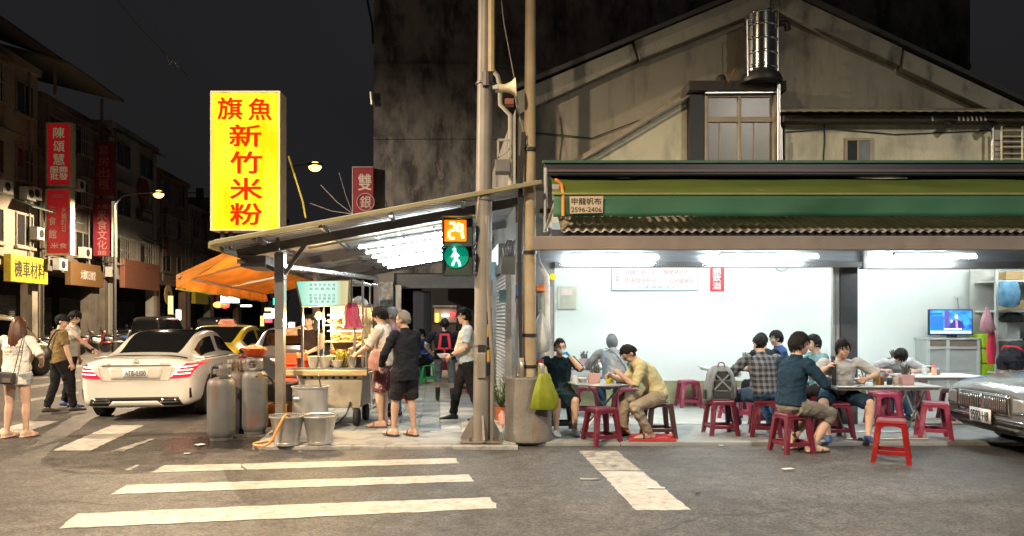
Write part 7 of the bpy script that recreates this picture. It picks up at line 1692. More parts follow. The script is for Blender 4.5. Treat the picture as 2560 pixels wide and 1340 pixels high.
    def decal(name, dr, quad, m, off=.008, nx=14, nz=6, parent=None, thick=.006):
        o_, d_, mk = dirs[dr]; rows = []
        for j in range(nz + 1):
            r = []
            for i in range(nx + 1):
                a, b = i / nx, j / nz
                p = [(quad[0][c] * (1 - a) + quad[1][c] * a) * (1 - b) + (quad[3][c] * (1 - a) + quad[2][c] * a) * b for c in (0, 1)]
                h = bvh.ray_cast(mk(*p) + o_, d_)
                r.append((h[0] - d_ * off) if h[0] is not None else None)
            rows.append(r)
        for r in rows:                               # fill misses from the nearest hit in the row
            hits = [i for i, q in enumerate(r) if q is not None]
            if not hits: return None
            for i in range(len(r)):
                if r[i] is None: r[i] = r[min(hits, key=lambda h: abs(h - i))].copy()
        b = MB().sheet(rows); return b.build(name, m, parent or t, smooth=60, solid=thick)
    def hit(dr, a, b):
        o_, d_, mk = dirs[dr]; h = bvh.ray_cast(mk(a, b) + o_, d_); return h[0]
    return t, decal, hit
def mirror(q): return [(-a, b) for a, b in q]
def sides(decal, seams=(-.05, -1.05, .95), zt=.88):
    m_seam = mat('seam_black', (.01, .01, .01), .6)
    for sd in ('right', 'left'):
        for y in seams: decal('door_seam', sd, [(y - .004, .28), (y + .004, .28), (y + .004, zt), (y - .004, zt)], m_seam, .002, 1, 12, thick=.002)
        for y in (-.75, .25): decal('door_handle', sd, [(y - .09, .79), (y + .09, .79), (y + .09, .815), (y - .09, .815)], m_chrome, .03, 4, 1, thick=.02)
def mirrors(t, paint, y=.92, x=.98, z=.98):
    for sx in (-1, 1): MB().ell((sx * x, y, z), (.10, .05, .065), 14, 10).build('side_mirror', paint, t, smooth=True)
rzs = atan2(.15, 1)                                   # heading along the side street
def car_loc(px, py, ahead, rz):                        # centre of a car whose rear (ground) stands under a pixel
    p = G(px, py); return p + V((-sin(rz), cos(rz), 0)) * ahead
# white saloon
m_pw = mat('paint_white', (.66, .66, .63), .28, 0, var=.02, coat=.8)
loc = car_loc(340, 1054, 2.33, rzs)
t, decal, hit = make_car('white_car', 'white saloon car with red tail lights stopped beside the gas cylinders', 'car', SEDAN, m_pw, loc, rzs, roof=m_glass, cab=(3, 6, 4, 7, 11, 12))
CARW = t
m_tl = mat('tail_lamp_red', (.45, .005, .012), .15, e=1.3, ec=(1, .01, .03), coat=.5); m_tlw = emit('tail_lamp_bar', (1, .30, .22), 6)
for f in (lambda q: q, mirror):
    tl = decal('tail_light', 'rear', f([(.50, .675), (.80, .70), (.872, .905), (.735, .905)]), m_tl, .012, 18, 8, thick=.012)
    for z0, z1, a, b in ((.735, .752, .575, .80), (.79, .807, .60, .82), (.845, .862, .66, .835)): decal('light_bar', 'rear', f([(a, z0), (b, z0 + .012), (b + .008, z1 + .012), (a + .02, z1)]), m_tlw, .02, 12, 2, parent=tl, thick=.006)
decal('trunk_chrome_strip', 'rear', [(-.52, .873), (.52, .873), (.53, .888), (-.53, .888)], m_chrome, .012, 20, 1, thick=.01)
MB().tube([(x / 10 * .70, -2.10 - .17 * (1 - (x / 10) ** 2) + .02 * abs(x / 10), 1.035 - .05 * (x / 10) ** 4) for x in range(-10, 11)], .017, 8, flat=.7).build('spoiler', m_trim, t, smooth=True)
pl_ = decal('licence_plate', 'rear', [(-.185, .70), (.185, .70), (.185, .835), (-.185, .835)], m_plate, .02, 2, 2, thick=.008)
yb_ = hit('rear', 0, .77).y - .026
text('plate_lettering', 'ATB-0300', .31, .085, m_pl, pl_, (0, yb_ - .004, .762), bold=.01)
decal('plate_recess', 'rear', [(-.36, .665), (.36, .665), (.42, .868), (-.42, .868)], mat('paint_white_shaded_panel', (.64, .64, .61), .3, 0, var=.02, coat=.5), .005, 14, 4)
em = MB(); ye = hit('rear', 0, .935).y - .014
em.tube([(.038 * cos(a), ye, .937 + .038 * sin(a)) for a in [q * pi / 10 for q in range(21)]], .0045, 6)
for a in (90, 210, 330): em.tube([(0, ye - .004, .937), (.036 * cos(R(a)), ye, .937 + .036 * sin(R(a)))], [.006, .002], 5)
em.build('emblem', m_chrome, t)
text('badge_lettering', 'C 300', .13, .028, m_chrome, t, (-.43, hit('rear', -.43, .905).y - .012, .908), rz=-.1); text('badge_lettering', '4MATIC', .15, .024, m_chrome, t, (.43, hit('rear', .43, .905).y - .012, .905), rz=.1)
decal('diffuser', 'rear', [(-.70, .25), (.70, .25), (.64, .385), (-.64, .385)], m_trim, .012, 20, 4)
decal('diffuser_skirt', 'rear', [(-.42, .235), (.42, .235), (.33, .325), (-.33, .325)], m_pw, .022, 14, 3)
for s_ in (-1, 1):
    ex = decal('exhaust_trim', 'rear', [(s_ * .50 - .13, .30), (s_ * .50 + .13, .30), (s_ * .50 + .11, .365), (s_ * .50 - .11, .365)], m_chrome, .028, 6, 3)
    decal('exhaust_mouth', 'rear', [(s_ * .50 - .10, .312), (s_ * .50 + .10, .312), (s_ * .50 + .09, .352), (s_ * .50 - .09, .352)], m_trim, .036, 6, 3, parent=ex)
    decal('side_vent', 'rear', [(s_ * .80 - .012, .36), (s_ * .80 + .012, .36), (s_ * .80 + .008, .52), (s_ * .80 - .008, .52)], m_trim, .01, 2, 6)
m_seam2 = mat('seam_grey', (.16, .15, .14), .6)
for q in ([(-.50, .64), (.50, .64), (.50, .645), (-.50, .645)], [(-.555, .88), (-.50, .645), (-.495, .645), (-.55, .88)], [(.50, .645), (.555, .88), (.55, .88), (.495, .645)]): decal('boot_seam', 'rear', q, m_seam2, .003, 14, 4, thick=.002)
sides(decal); mirrors(t, m_trim)
decal('window_chrome', 'right', [(-1.35, .945), (1.0, .925), (1.0, .937), (-1.35, .957)], m_chrome, .01, 24, 1)
# yellow taxi
m_tx = mat('paint_taxi_yellow', (.74, .53, .01), .3, 0, var=.03, coat=.7)
rzt = atan2(.11, 1)
loc = V((-6.85, 18.0, 0))
t, decal, hit = make_car('yellow_taxi', 'yellow taxi with a roof sign passing in front of the white car', 'taxi', SEDAN, m_tx, loc, rzt, cab=(3, 6, 4, 7, 11, 12), zs=1.04)
sides(decal); mirrors(t, m_trim, .95)
rs_ = MB().frust((0, -.25, 1.49), (.42, .16), (.30, .12), .13).build('roof_sign', mat('taxi_sign_pink', (.62, .25, .20), .4), t, bevel=.02); text('roof_lettering', 'TAXI', .2, .06, mat('taxi_ink', (.5, .05, .05), .5), rs_, (0, -.335, 1.55), tilt=-.15)
for f in (lambda q: q, mirror): decal('tail_light', 'rear', f([(.52, .72), (.80, .74), (.84, .90), (.62, .89)]), mat('tail_lamp_plain', (.35, .01, .015), .2, coat=.5), .01)
for y0, y1, c in ((.40, .52, (.08, .16, .3)), (.62, .74, (.1, .1, .05))): decal('door_emblem', 'right', [(y0, .60), (y1, .60), (y1, .70), (y0, .70)], mat('emblem_%s' % (c,), c, .5), .006, 3, 3, thick=.003)
decal('licence_plate', 'rear', [(-.18, .56), (.18, .56), (.18, .69), (-.18, .69)], m_plate, .014, 2, 2)
# dark saloon parked facing left on the right
m_dk = mat('paint_dark_grey', (.17, .185, .195), .22, .35, var=.04, coat=.8)
rzd = R(90)
t, decal, hit = make_car('dark_grey_car', 'dark grey saloon car with chrome grille parked before the shop', 'car', SALOON, m_dk, (5.74 + 2.33, 9.0, 0), rzd, cab=(3, 6, 4, 7, 11, 12))
gq = [(-.46, .50), (.46, .50), (.44, .70), (-.44, .70)]
g0 = decal('grille_surround', 'front', [(-.50, .475), (.50, .475), (.48, .725), (-.48, .725)], m_chrome, .012, 18, 6, thick=.012); decal('grille_mesh', 'front', gq, m_trim, .022, 18, 6, parent=g0)
for k in range(25):
    x = -.43 + k * .86 / 24
    if abs(x) < .03: continue
    decal('grille_bar', 'front', [(x - .007, .51), (x + .007, .51), (x + .007, .69), (x - .007, .69)], m_chrome, .03, 1, 4, parent=g0, thick=.008)
decal('grille_bar', 'front', [(-.022, .49), (.022, .49), (.026, .715), (-.026, .715)], m_chrome, .034, 2, 4, parent=g0)
for f in (lambda q: q, mirror):
    hl_ = decal('headlight', 'front', f([(.53, .53), (.76, .55), (.79, .70), (.53, .70)]), mat('headlamp_glass', (.45, .47, .5), .08, .5, coat=1), .012, 12, 6)
    decal('headlight_trim', 'front', f([(.52, .515), (.765, .535), (.77, .548), (.52, .528)]), m_chrome, .018, 10, 1, parent=hl_)
decal('bumper_strip', 'front', [(-.78, .415), (.78, .415), (.78, .445), (-.78, .445)], m_chrome, .014, 24, 2); decal('bumper_band', 'front', [(-.78, .36), (.78, .36), (.78, .412), (-.78, .412)], m_trim, .01, 24, 2)
decal('lower_intake', 'front', [(-.5, .27), (.5, .27), (.54, .345), (-.54, .345)], m_trim, .01, 16, 3); decal('bumper_lip', 'front', [(-.7, .245), (.7, .245), (.7, .265), (-.7, .265)], mat('lip_steel', (.3, .31, .32), .3, .6), .012, 20, 1)
px_ = -.0
pl_ = decal('licence_plate', 'front', [(-.20 + px_, .36), (.20 + px_, .36), (.20 + px_, .53), (-.20 + px_, .53)], m_plate, .045, 2, 2, thick=.01)
text('plate_lettering', '9592·H8', .34, .11, m_pl, pl_, (px_, hit('front', 0, .44).y + .062, .445), rz=pi, bold=.01)
sides(decal); mirrors(t, m_dk)
# other cars
m_sv = mat('paint_silver', (.30, .33, .34), .3, .5, var=.03, coat=.6)
t, decal, hit = make_car('silver_car', 'silver grey car parked at the kerb behind the food cart', 'car', SEDAN, m_sv, V((gx(738, 15.0) - .62, 15.2 + 2.0, 0)), rzs, cab=(3, 6, 4, 7, 11, 12))
for f in (lambda q: q, mirror): decal('tail_light', 'rear', f([(.56, .70), (.80, .72), (.84, .88), (.64, .87)]), mat('tail_lamp_plain', (0, 0, 0)), .01)
pl_ = decal('licence_plate', 'rear', [(-.19, .70), (.19, .70), (.19, .83), (-.19, .83)], m_plate, .014, 2, 2); sides(decal)
m_cr = mat('paint_cream', (.52, .40, .20), .3, 0, var=.03, coat=.6)
t, decal, hit = make_car('cream_van', 'cream minivan with a glint on its roof behind the person with long hair', 'van', VAN, m_cr, V((gx(-105, 19.5), 20.2, 0)), R(-12), cab=(0, 3, 3, 5, 8, 10), wheels=(-1.3, 1.3), zs=1.0)
sides(decal, (-.45, -1.1, .75)); mirrors(t, m_trim, 1.0, .95, 1.0)
for f in (lambda q: q, mirror): decal('tail_light', 'rear', f([(.62, .75), (.78, .76), (.78, 1.05), (.66, 1.05)]), mat('tail_lamp_plain', (0, 0, 0)), .01)
m_bk = mat('paint_black', (.012, .012, .014), .25, .2, coat=.6)
for px, Y, ang, lab in ((405, 39, 4, 'black van parked among the scooters under the curved lamp'), (545, 48, 6, 'dark van parked further along the row of scooters')):
    t, decal, hit = make_car('dark_van', lab, 'van', VAN, m_bk, V((gx(px, Y), Y, 0)), R(ang), cab=(0, 3, 3, 5, 8, 10), wheels=(-1.3, 1.3)); 

# ---------------------------------------------------------------- scooters along the far kerb
def make_scooter(m_b):
    t = thing('motor_scooter', 'x', 'scooter', (0, 0, 0), 0, 'scooters parked along the far kerb')
    for y in (-.62, .62):
        T = Matrix.Translation((0, y, .24)) @ Matrix.Rotation(R(90), 4, 'Y')
        w_ = MB().lathe([(.15, -.05), (.22, -.055), (.24, -.02), (.24, .02), (.22, .055), (.15, .05)], n=18, M=T).build('wheel', m_tyre, t, smooth=True)
        MB().lathe([(.15, .04), (.12, .02), (0, .03)], n=14, M=T).build('rim', m_rim, w_)
    rows = []
    for y, w_, z0, z1 in ((-.92, .05, .62, .72), (-.75, .13, .45, .78), (-.4, .17, .32, .76), (-.1, .16, .26, .66), (.0, .15, .24, .36), (.3, .15, .24, .34)):
        rows.append([V((w_ * (abs(cos(a)) ** .7) * (1 if cos(a) > 0 else -1), y, (z0 + z1) / 2 + (z1 - z0) / 2 * (abs(sin(a)) ** .7) * (1 if sin(a) > 0 else -1))) for a in [2 * pi * k / 14 for k in range(15)]])
    b = MB().sheet(rows); b.add(rows[0][:14], [tuple(range(14))]); b.add(rows[-1][:14], [tuple(range(14))[::-1]]); b.build('rear_body', m_b, t, smooth=60)
    b = MB(); b.prism([(-.2, .32, .28), (.2, .32, .28), (.22, .42, .7), (.13, .50, 1.0), (-.13, .50, 1.0), (-.22, .42, .7)], (0, .09, .02)); b.build('front_shield', m_b, t, bevel=.03)
    MB().ell((0, -.42, .80), (.15, .42, .07), 16, 8).build('seat', m_trim, t, smooth=True)
    MB().tube([(0, .62, .26), (0, .52, .9), (0, .46, 1.06)], [.035, .04, .04], 8).build('fork', m_trim, t)
    MB().tube([(-.34, .36, 1.08), (-.16, .46, 1.07), (.16, .46, 1.07), (.34, .36, 1.08)], .018, 8).build('handlebar', m_trim, t)
    MB().ell((0, .56, 1.0), (.10, .07, .08), 12, 8).build('headlight', mat('scooter_lamp', (.6, .6, .6), .1, .6), t, smooth=True)
    MB().ell((0, .66, .48), (.08, .26, .06), 12, 8).build('front_mudguard', m_b, t, smooth=True)
    for s_ in (-1, 1):
        MB().tube([(s_ * .24, .42, 1.08), (s_ * .32, .40, 1.25)], .007, 5).build('mirror_stem', m_trim, t); MB().ell((s_ * .33, .40, 1.29), (.07, .015, .045), 10, 6).build('mirror', m_chrome, t, smooth=True)
    MB().ell((0, -.95, .66), (.08, .03, .04), 10, 6).build('tail_light', mat('tail_lamp_plain', (0, 0, 0)), t, smooth=True)
    MB().box((0, -.98, .5), (.2, .012, .12)).build('licence_plate', m_plate, t)
    return t
scol = [mat('scooter_red', (.22, .015, .03), .3, coat=.6), mat('scooter_black', (.02, .02, .022), .3, coat=.5), mat('scooter_white', (.45, .45, .44), .3, coat=.6), mat('scooter_grey', (.13, .14, .15), .35, .3), mat('scooter_blue', (.02, .06, .16), .3, coat=.6)]
scnm = ['dark red', 'black', 'white', 'grey', 'blue']
sc0 = None; protos = {}
def scooter(X_, Y_, rz, ci, label):
    global sc0
    if sc0 is None:
        sc0 = make_scooter(scol[0]); sc0.location = (X_, Y_, 0); sc0.rotation_euler = (0, 0, rz); sc0['label'] = label.replace(scnm[ci], scnm[0])
        WM[sc0.name] = Matrix.Translation((X_, Y_, 0)); return
    copy_tree(sc0, V((X_, Y_, 0)), rz, label, {scol[0]: scol[ci]} if ci else None)
for k in range(30):
    Y_ = 31 + k * 1.28 + random.uniform(-.2, .2); X_ = -20.6 - .1 * (Y_ - 37) + random.uniform(-.25, .25)
    ci = (0, 1, 3, 1, 0, 2, 3, 1, 4, 1)[k % 10]
    if k == 0: ci = 0
    if 31.8 < Y_ < 36.2 and X_ > gx(440, Y_) - 1: continue
    if abs(Y_ - 48) < 3 and False: continue
    scooter(X_, Y_, R(-62) + random.uniform(-.25, .25), ci, '%s motor scooter parked in the row along the far kerb' % scnm[ci])
# ---------------------------------------------------------------- buildings along the left street
RZF = atan2(1, AX)
def fpt(Y): return V((-23.5 - .1 * (Y - 37), Y, 0))
def fy(px):                                            # distance at which the facade line crosses a photo column
    r = (px - MIDX) / FPX; return -19.8 / (r + .1)
m_hw = [mat('house_brown', (.28, .235, .18), .85, var=.15, ns=1, dirt=((.07, .06, .05), .7, .5, .75, (1, 1, .5))), mat('house_dark', (.14, .12, .10), .85, var=.2, ns=1, dirt=((.03, .03, .025), .8, .5, .7, (1, 1, .5))), mat('house_grey_tile', (.36, .345, .32), .6, var=.1, ns=2, bump=.3, bs=4), mat('house_rust', (.19, .12, .09), .85, var=.2, ns=1), mat('house_stone', (.24, .21, .18), .85, var=.15, ns=1)]
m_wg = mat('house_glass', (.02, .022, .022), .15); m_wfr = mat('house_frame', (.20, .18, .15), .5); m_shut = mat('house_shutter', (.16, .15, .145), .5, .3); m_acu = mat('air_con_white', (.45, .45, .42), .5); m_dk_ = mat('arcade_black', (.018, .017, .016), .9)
m_cage = [mat('cage_steel', (.16, .15, .14), .5, .5), mat('cage_white', (.32, .30, .26), .5)]; m_tin = [mat('tin_green', (.05, .09, .07), .6), mat('tin_rust', (.14, .08, .05), .7)]
def acunit(t, x, z):
    b = MB().b2((x, -.5, z), (x + .8, -.13, z + .6)).build('air_conditioner', m_acu, t, bevel=.02)
    MB().lathe([(.2, 0), (.2, .02), (0, .02)], n=16, M=Matrix.Translation((x + .35, -.5, z + .3)) @ Matrix.Rotation(R(90), 4, 'X')).build('fan_grille', m_dk_, b)
def house(label, px0, px1, h, wm, floors=4, wins=2, shop=True, gap=.06):
    Y0, Y1 = fy(px0), fy(px1); o = fpt(Y0); L = (fpt(Y1) - o).length - gap
    t = thing('row_house', label, 'building', o, RZF)
    fh = (h - 4.2) / (floors - 1)
    MB().b2((0, 0, 4.2), (L, 9, h)).build('wall', wm, t)
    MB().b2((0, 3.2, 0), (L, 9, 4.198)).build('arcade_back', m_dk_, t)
    for x in (0, L - .5): MB().b2((x, 0, 0), (x + .5, .55, 4.198)).build('arcade_pillar', wm, t)
    if shop:
        b = MB()
        for k in range(26): b.prism([(.6, 3.16, .1 + k * .11), (.6, 3.12, .155 + k * .11), (.6, 3.16, .205 + k * .11)], (L * .55, 0, 0))
        b.build('roller_shutter', m_shut, t)
    MB().b2((-.02, -.12, 4.1), (L + .02, -.001, 4.35)).build('ledge', wm, t)
    MB().b2((-.02, -.18, h), (L + .02, 9, h + .35)).build('parapet', wm, t)
    for x in (.75, L - .9): MB().tube([(x, -.1, 4.4), (x, -.1, h)], .05, 6).build('downpipe', m_wfr, t)
    wid = L / wins
    for f in range(floors - 1):
        z0 = 4.2 + f * fh + .9
        for k in range(wins):
            xa, xb = k * wid + wid * .2, (k + 1) * wid - wid * .2; b = MB(); z1 = z0 + fh * .5
            b.b2((xa, -.07, z0), (xa + .07, -.002, z1)); b.b2((xb - .07, -.07, z0), (xb, -.002, z1)); b.b2((xa + .07, -.07, z0), (xb - .07, -.002, z0 + .07)); b.b2((xa + .07, -.07, z1 - .07), (xb - .07, -.002, z1)); b.b2(((xa + xb) / 2 - .03, -.06, z0 + .07), ((xa + xb) / 2 + .03, -.003, z1 - .07))
            w_ = b.build('window', m_wfr, t)
            for a_, b_ in ((xa + .07, (xa + xb) / 2 - .03), ((xa + xb) / 2 + .03, xb - .07)): MB().b2((a_, -.03, z0 + .07), (b_, -.004, z1 - .07)).build('pane', m_wg, w_)
            if random.random() < .55:
                g = MB(); nb = 9
                for q in range(nb): g.b2((lerp(xa - .1, xb + .07, q / (nb - 1)), -.42, z0 - .1), (lerp(xa - .1, xb + .07, q / (nb - 1)) + .03, -.39, z1 + .1))
                for zz in (z0 - .1, (z0 + z1) / 2, z1 + .1): g.b2((xa - .1, -.45, zz), (xb + .1, -.425, zz + .04))
                for xx in (xa - .1, xb + .07): g.b2((xx, -.39, z0 - .1), (xx + .03, -.17, z0 - .06)); g.b2((xx, -.39, z1 + .1), (xx + .03, -.01, z1 + .14))
                g.build('window_cage', m_cage[random.randrange(2)], w_)
            if random.random() < .4: MB().prism([(xa - .25, -.9, z1 + .2), (xa - .25, -.02, z1 + .55), (xa - .25, -.02, z1 + .59), (xa - .25, -.9, z1 + .24)], (xb - xa + .5, 0, 0)).build('tin_canopy', m_tin[random.randrange(2)], w_)
            if random.random() < .35: acunit(t, xa + random.uniform(0, .6), z0 - .95)
            MB().b2((xa - .1, -.16, z0 - .12), (xb + .1, -.002, z0 - .002)).build('window_sill', wm, w_)
    return t, L, h
def facade_sign(t, x0, x1, z0, z1, m, body, ink, name='shop_fascia', tw=.8, th=.6):
    s_ = MB().b2((x0, -.45, z0), (x1, -.13, z1)).build(name, m, t, bevel=.02)
    if body: text('fascia_lettering', body, (x1 - x0) * tw, (z1 - z0) * th, ink, s_, ((x0 + x1) / 2, -.462, (z0 + z1) / 2), bold=.012)
    return s_
m_ydk = mat('sign_yellow_unlit', (.62, .50, .04), .6); m_ylit = mat('sign_yellow_box', (.46, .36, .02), .6); m_brs = mat('sign_brown_board', (.14, .075, .028), .6, var=.06); m_kk = mat('ink_black', (.02, .018, .015), .6); m_gold = mat('lettering_gold', (.62, .5, .3), .6)
t, L, h = house('brown walled house with barred window above a yellow scooter parts sign', -60, 96, 13.6, m_hw[0], 4, 2)
sA = facade_sign(t, L * .36, L + .05, 3.35, 4.6, m_ylit, '機車材料', m_kk, tw=.82, th=.62)
acunit(t, L * .72, 7.4); acunit(t, L * .8, 5.5)
MB().prism([(-1, -1.2, h + .8), (-1, 4, h + 2.6), (-1, 4, h + 2.75), (-1, -1.2, h + .95)], (L + 1.2, 0, 0)).build('tin_roof', mat('tin_roof_dark', (.05, .04, .035), .7), t)
t, L, h = house('dark house with a tin roof awning behind the stacked red signs', 97, 238, 12.6, m_hw[1], 4, 2)
facade_sign(t, L * .38, L + .1, 3.45, 4.7, m_brs, '大橋町日食堂', m_lw, tw=.45, th=.4)
MB().prism([(-.5, -1.6, h + 1.6), (-.5, 4, h + 2.9), (-.5, 4, h + 3.05), (-.5, -1.6, h + 1.75)], (L + .5, 0, 0)).build('tin_roof', mat('tin_roof_pale', (.16, .145, .12), .7), t)
for x in (0.4, L - .4): MB().b2((x, -.6, h + .35), (x + .12, -.48, h + 1.7)).build('roof_post', m_wfr, t)
acunit(t, L * .62, 5.0); acunit(t, L * .5, 8.6)
t, L, h = house('narrow dark house behind the paired maroon signs', 239, 272, 12.6, m_hw[1], 4, 1)
t, L, h = house('grey tiled house with a round red emblem on its front', 273, 392, 13.3, m_hw[2], 4, 2)
e_ = MB().lathe([(.95, 0), (.95, .06), (0, .06)], n=32, M=Matrix.Translation((L * .66, -.08, 10.2)) @ Matrix.Rotation(R(90), 4, 'X')).build('round_emblem', mat('emblem_red', (.20, .02, .02), .6), t, smooth=True)
facade_sign(t, L * .5, L * .75, 8.2, 8.9, mat('plate_dark', (.06, .05, .04), .6), '合作金庫', m_gold)
facade_sign(t, L * .15, L * .9, 3.6, 5.4, mat('fascia_rust', (.25, .10, .06), .7, var=.1), None, None)
t, L, h = house('dark brown house with a round hanging sign over the arcade', 393, 470, 12.0, m_hw[3], 4, 2)
rsn = MB().lathe([(.7, 0), (.7, .08), (0, .08)], n=28, M=Matrix.Translation((.6, -.5, 3.4)) @ Matrix.Rotation(R(90), 4, 'X')).build('round_sign', mat('round_sign_tan', (.4, .27, .12), .6), t); text('round_lettering', '食', .6, .6, m_kk, rsn, (.6, -.6, 3.4))
t, L, h = house('shadowed house with a yellow arched shop sign', 471, 530, 10.5, m_hw[4], 3, 2); facade_sign(t, .3, L * .6, 2.9, 3.9, m_ylit, None, None)
t, L, h = house('far house behind the orange awning', 531, 600, 12, m_hw[3], 4, 2); facade_sign(t, .5, L * .8, 3.3, 4.3, mat('fascia_red', (.3, .03, .03), .6), None, None)
t, L, h = house('farthest house at the end of the row', 601, 668, 13, m_hw[1], 4, 3)
t, L, h = house('end block closing the row of houses beyond the scooters', 669, 720, 14.5, m_hw[4], 4, 4)
# signs standing out from the facades
def blade(label, px0, px1, py0, py1, Y, m, chars, ink, frame=None, glow=False, rows=None):
    t = thing('blade_sign', label, 'sign', W((px0 + px1) / 2, py1, Y), 0, None); I = WM[t.name].inverted()
    MB().b2((gx(px0, Y), Y, gz(py1, Y)), (gx(px1, Y), Y + .3, gz(py0, Y))).build('panel', m, t, world=True)
    if frame:
        b = MB(); e_ = .07
        a, c, z0, z1 = gx(px0, Y), gx(px1, Y), gz(py1, Y), gz(py0, Y)
        b.b2((a - e_, Y - .05, z0 - e_), (a, Y + .32, z1 + e_)); b.b2((c, Y - .05, z0 - e_), (c + e_, Y + .32, z1 + e_)); b.b2((a, Y - .05, z0 - e_), (c, Y + .32, z0)); b.b2((a, Y - .05, z1), (c, Y + .32, z1 + e_)); b.build('frame', frame, t, world=True)
    for (s_, px, py, w, hh) in chars: text('character', s_, w / FPX * Y, hh / FPX * Y, ink, t, I @ W(px, py, Y - .012), bold=.012)
    for py in (py0 + 12, py1 - 12): MB().bar(W(px0, py, Y + .15), W(px0 - 22, py, Y + .6), .08).build('bracket', m_wfr, t, world=True)
    return t
m_fw = mat('blade_frame', (.52, .48, .36), .5)
m_r1 = mat('blade_red', (.34, .012, .02), .55, e=.09, ec=(1, .02, .03)); m_r2 = mat('blade_maroon', (.17, .012, .025), .6)
m_pg = mat('characters_pale', (.60, .68, .52), .6, e=.06, ec=(.7, 1, .6))
blade('red upright sign with three pale green characters above another red sign', 119, 176, 310, 462, 36.5, m_r1, [('陳', 147, 332, 28, 27), ('頌', 147, 366, 28, 27), ('慧', 147, 398, 28, 27), ('服飾\n批發', 147, 432, 44, 34)], m_pg, m_fw)
blade('red upright sign with white brush characters under another red sign', 118, 174, 475, 634, 36.5, m_r1, [('朱', 131, 525, 18, 22), ('食', 131, 552, 18, 22), ('館', 131, 585, 20, 22), ('大\n橋\n町\n日', 160, 548, 13, 62), ('米食', 147, 614, 42, 14), ('GREEN', 143, 490, 30, 9)], m_lw, m_fw)
blade('dark maroon upright sign for a room to let', 236, 281, 355, 488, 41.5, m_r2, [('套', 259, 375, 26, 25), ('房', 259, 403, 26, 25), ('出', 259, 432, 26, 25), ('租', 259, 460, 26, 25)], mat('characters_rose', (.34, .16, .15), .6), None)
blade('dark red upright sign for a rice food hall below the maroon sign', 233, 276, 497, 640, 41.5, m_r2, [('大橋', 255, 516, 30, 12), ('米', 255, 537, 24, 24), ('食', 255, 562, 24, 24), ('文', 255, 587, 24, 24), ('化', 255, 612, 24, 22), ('館', 255, 632, 22, 12)], mat('characters_rose', (0, 0, 0)), None)
blade('slim cream lit sign edge beside the dark red food hall sign', 279, 286, 503, 642, 41.3, mat('blade_cream', (.5, .45, .3), .5, e=.12, ec=(1, .85, .5)), [], m_lw)
blade('dim reddish upright sign on the brown house past the emblem', 392, 416, 520, 640, 53, mat('blade_dim', (.10, .04, .04), .6), [('住', 404, 545, 14, 15), ('宿', 404, 575, 14, 15)], mat('characters_rose', (0, 0, 0)))
blade('dim purple upright sign near the end of the row', 490, 506, 470, 560, 62, mat('blade_purple', (.06, .035, .05), .6), [], m_lw)
# lit shops in the distance under the orange awning
def glow(name, label, px0, px1, py0, py1, Y, c, s_, cat='sign', body=None, ink=None):
    t = thing(name, label, cat, W((px0 + px1) / 2, py1, Y)); MB().b2((gx(px0, Y), Y, gz(py1, Y)), (gx(px1, Y), Y + .3, gz(py0, Y))).build('lit_panel', emit('glow_%d_%d' % (px0, py0), c, s_), t, world=True)
    b = MB(); b.b2((gx(px0, Y) - .06, Y + .05, gz(py1, Y) - .06), (gx(px1, Y) + .06, Y + .36, gz(py1, Y) - .001)); b.b2((gx(px0, Y) - .06, Y + .05, gz(py0, Y) + .001), (gx(px1, Y) + .06, Y + .36, gz(py0, Y) + .06)); b.build('frame', m_wfr, t, world=True)
    if body: text('lettering', body, (px1 - px0) * .5 / FPX * Y, (py1 - py0) * .3 / FPX * Y, ink, t, WM[t.name].inverted() @ W((px0 + px1) / 2, (py0 + py1) / 2, Y - .01))
    return t
glow('lit_white_sign', 'brightly lit white box sign beyond the taxi under the orange awning', 552, 594, 725, 756, 44, (1, 1, 1), 3.2, body='行', ink=m_kk)
for k, (px, py, c) in enumerate(((545, 762, (1, .25, .05)), (562, 763, (1, .06, .02)))):
    t = thing('red_lantern', ('small orange lantern beside the red one below the lit white sign', 'round red lantern below the lit white sign')[k], 'lantern', W(px, py + 8, 43)); MB().ell(W(px, py, 43), (.28, .2, .18), 14, 8).build('shade', emit('lantern_%d' % k, c, 2.2), t, world=True, smooth=True); MB().tube([W(px, py - 8, 43), W(px, py - 14, 43)], .02, 5).build('cord', m_black, t, world=True)
glow('shop_light', 'pair of white ceiling lights in a far arcade', 602, 626, 763, 766, 60, (1, 1, 1), 8, 'light')
glow('lit_shop_window', 'white lit round shop window at the far end of the street', 660, 676, 784, 795, 66, (1, .93, .85), 4, 'window'); glow('lit_shop_window', 'narrow bright shop window beside the round one far off', 680, 690, 772, 795, 66, (1, .95, .9), 4, 'window')
glow('lit_shop_window', 'amber lit shop front panel at the far end of the street', 662, 678, 770, 777, 67, (1, .6, .2), 2.0, 'window'); glow('lit_shop_window', 'dim yellow lit doorway left of the far shop windows', 651, 657, 790, 815, 66, (.9, .75, .2), 1.2, 'window')
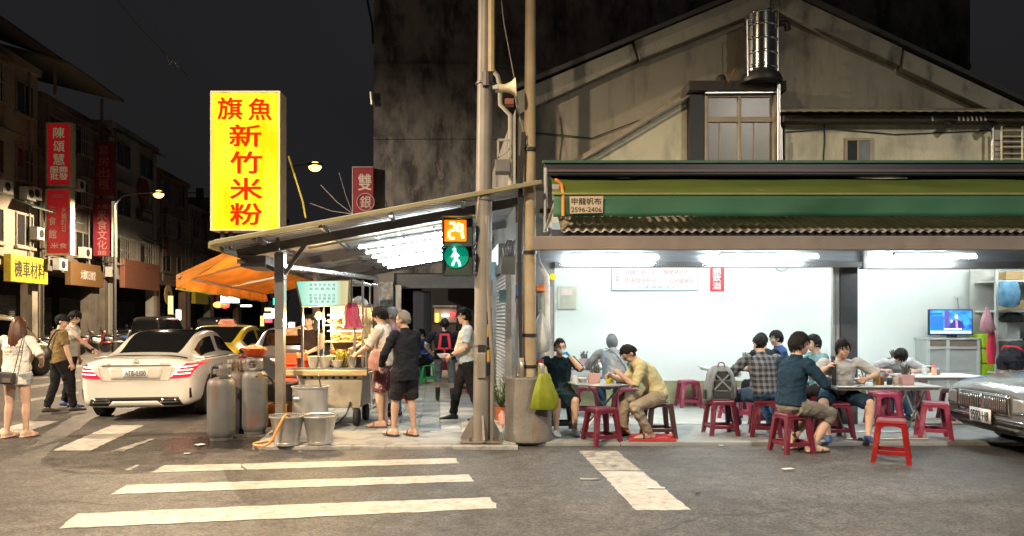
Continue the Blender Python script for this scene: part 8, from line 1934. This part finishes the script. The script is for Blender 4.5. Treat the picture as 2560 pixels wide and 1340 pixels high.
glow('red_shop_sign', 'small red shop sign under the far lit windows', 662, 678, 797, 806, 66.5, (.9, .1, .12), 1.0); glow('green_signal', 'small green lit sign high on the far corner', 683, 689, 746, 761, 60, (0, .9, .5), 2.2)
glow('lit_doorway', 'lit glass doorway in the arcade behind the taxi', 440, 448, 775, 800, 52, (1, .9, .75), 2.5, 'doorway'); glow('lit_doorway', 'tall yellow lit pillar panel in the arcade behind the taxi', 420, 428, 740, 785, 51.5, (1, .75, .25), .8, 'doorway')
glow('distant_headlight', 'bright headlight of a distant vehicle behind the cart', 722, 731, 808, 818, 30, (1, 1, 1), 8, 'headlight')
# thin wires and a bird-like scrap of cable across the sky
tag(MB().tube(spline([W(270, -30, 34), W(360, 80, 36), W(470, 190, 40)]), .012, 5).build('overhead_cable', m_black, loc=W(360, 80, 36), world=True), 'thin dark cable crossing the night sky above the houses', 'cable')
fl_ = MB().tube([W(418, 138, 36), W(424, 160, 36), W(432, 150, 36), W(447, 168, 36)], [.03, .05, .05, .03], 5).build('loose_tape', mat('tape_pale', (.5, .5, .48), .7), loc=W(430, 160, 36), world=True); tag(fl_, 'pale strip of tape fluttering on the cable in the sky', 'tape')
wr_ = thing('string_lights', 'unlit string wires fanning out behind the canopy', 'wire', W(880, 530, 19))
for a in ((848, 432), (802, 462), (775, 508)): MB().tube([W(882, 535, 19), W((882 + a[0]) / 2, (535 + a[1]) / 2 + 6, 19.5), W(*a, 20)], .011, 4).build('wire', mat('wire_grey', (.28, .26, .25), .6), wr_, world=True)
# blocks closing the far end of the side street
for k, (x, y, w_, h) in enumerate(((-26, 150, 16, 17), (-8, 165, 14, 13))):
    t = thing('far_building', ('tall dark block at the far end of the side street', 'low dark block at the far end behind the canopy')[k], 'building', (x, y, 0)); MB().b2((-w_, 0, 0), (w_, 12, h)).build('wall', m_hw[1], t)
    for i in range(6):
        for j in range(3): MB().b2((-w_ + 2 + i * 4.5, -.06, 3 + j * 4), (-w_ + 4.2 + i * 4.5, -.002, 5.4 + j * 4)).build('window', m_wg, t)
bpy.data.scenes.remove(work)
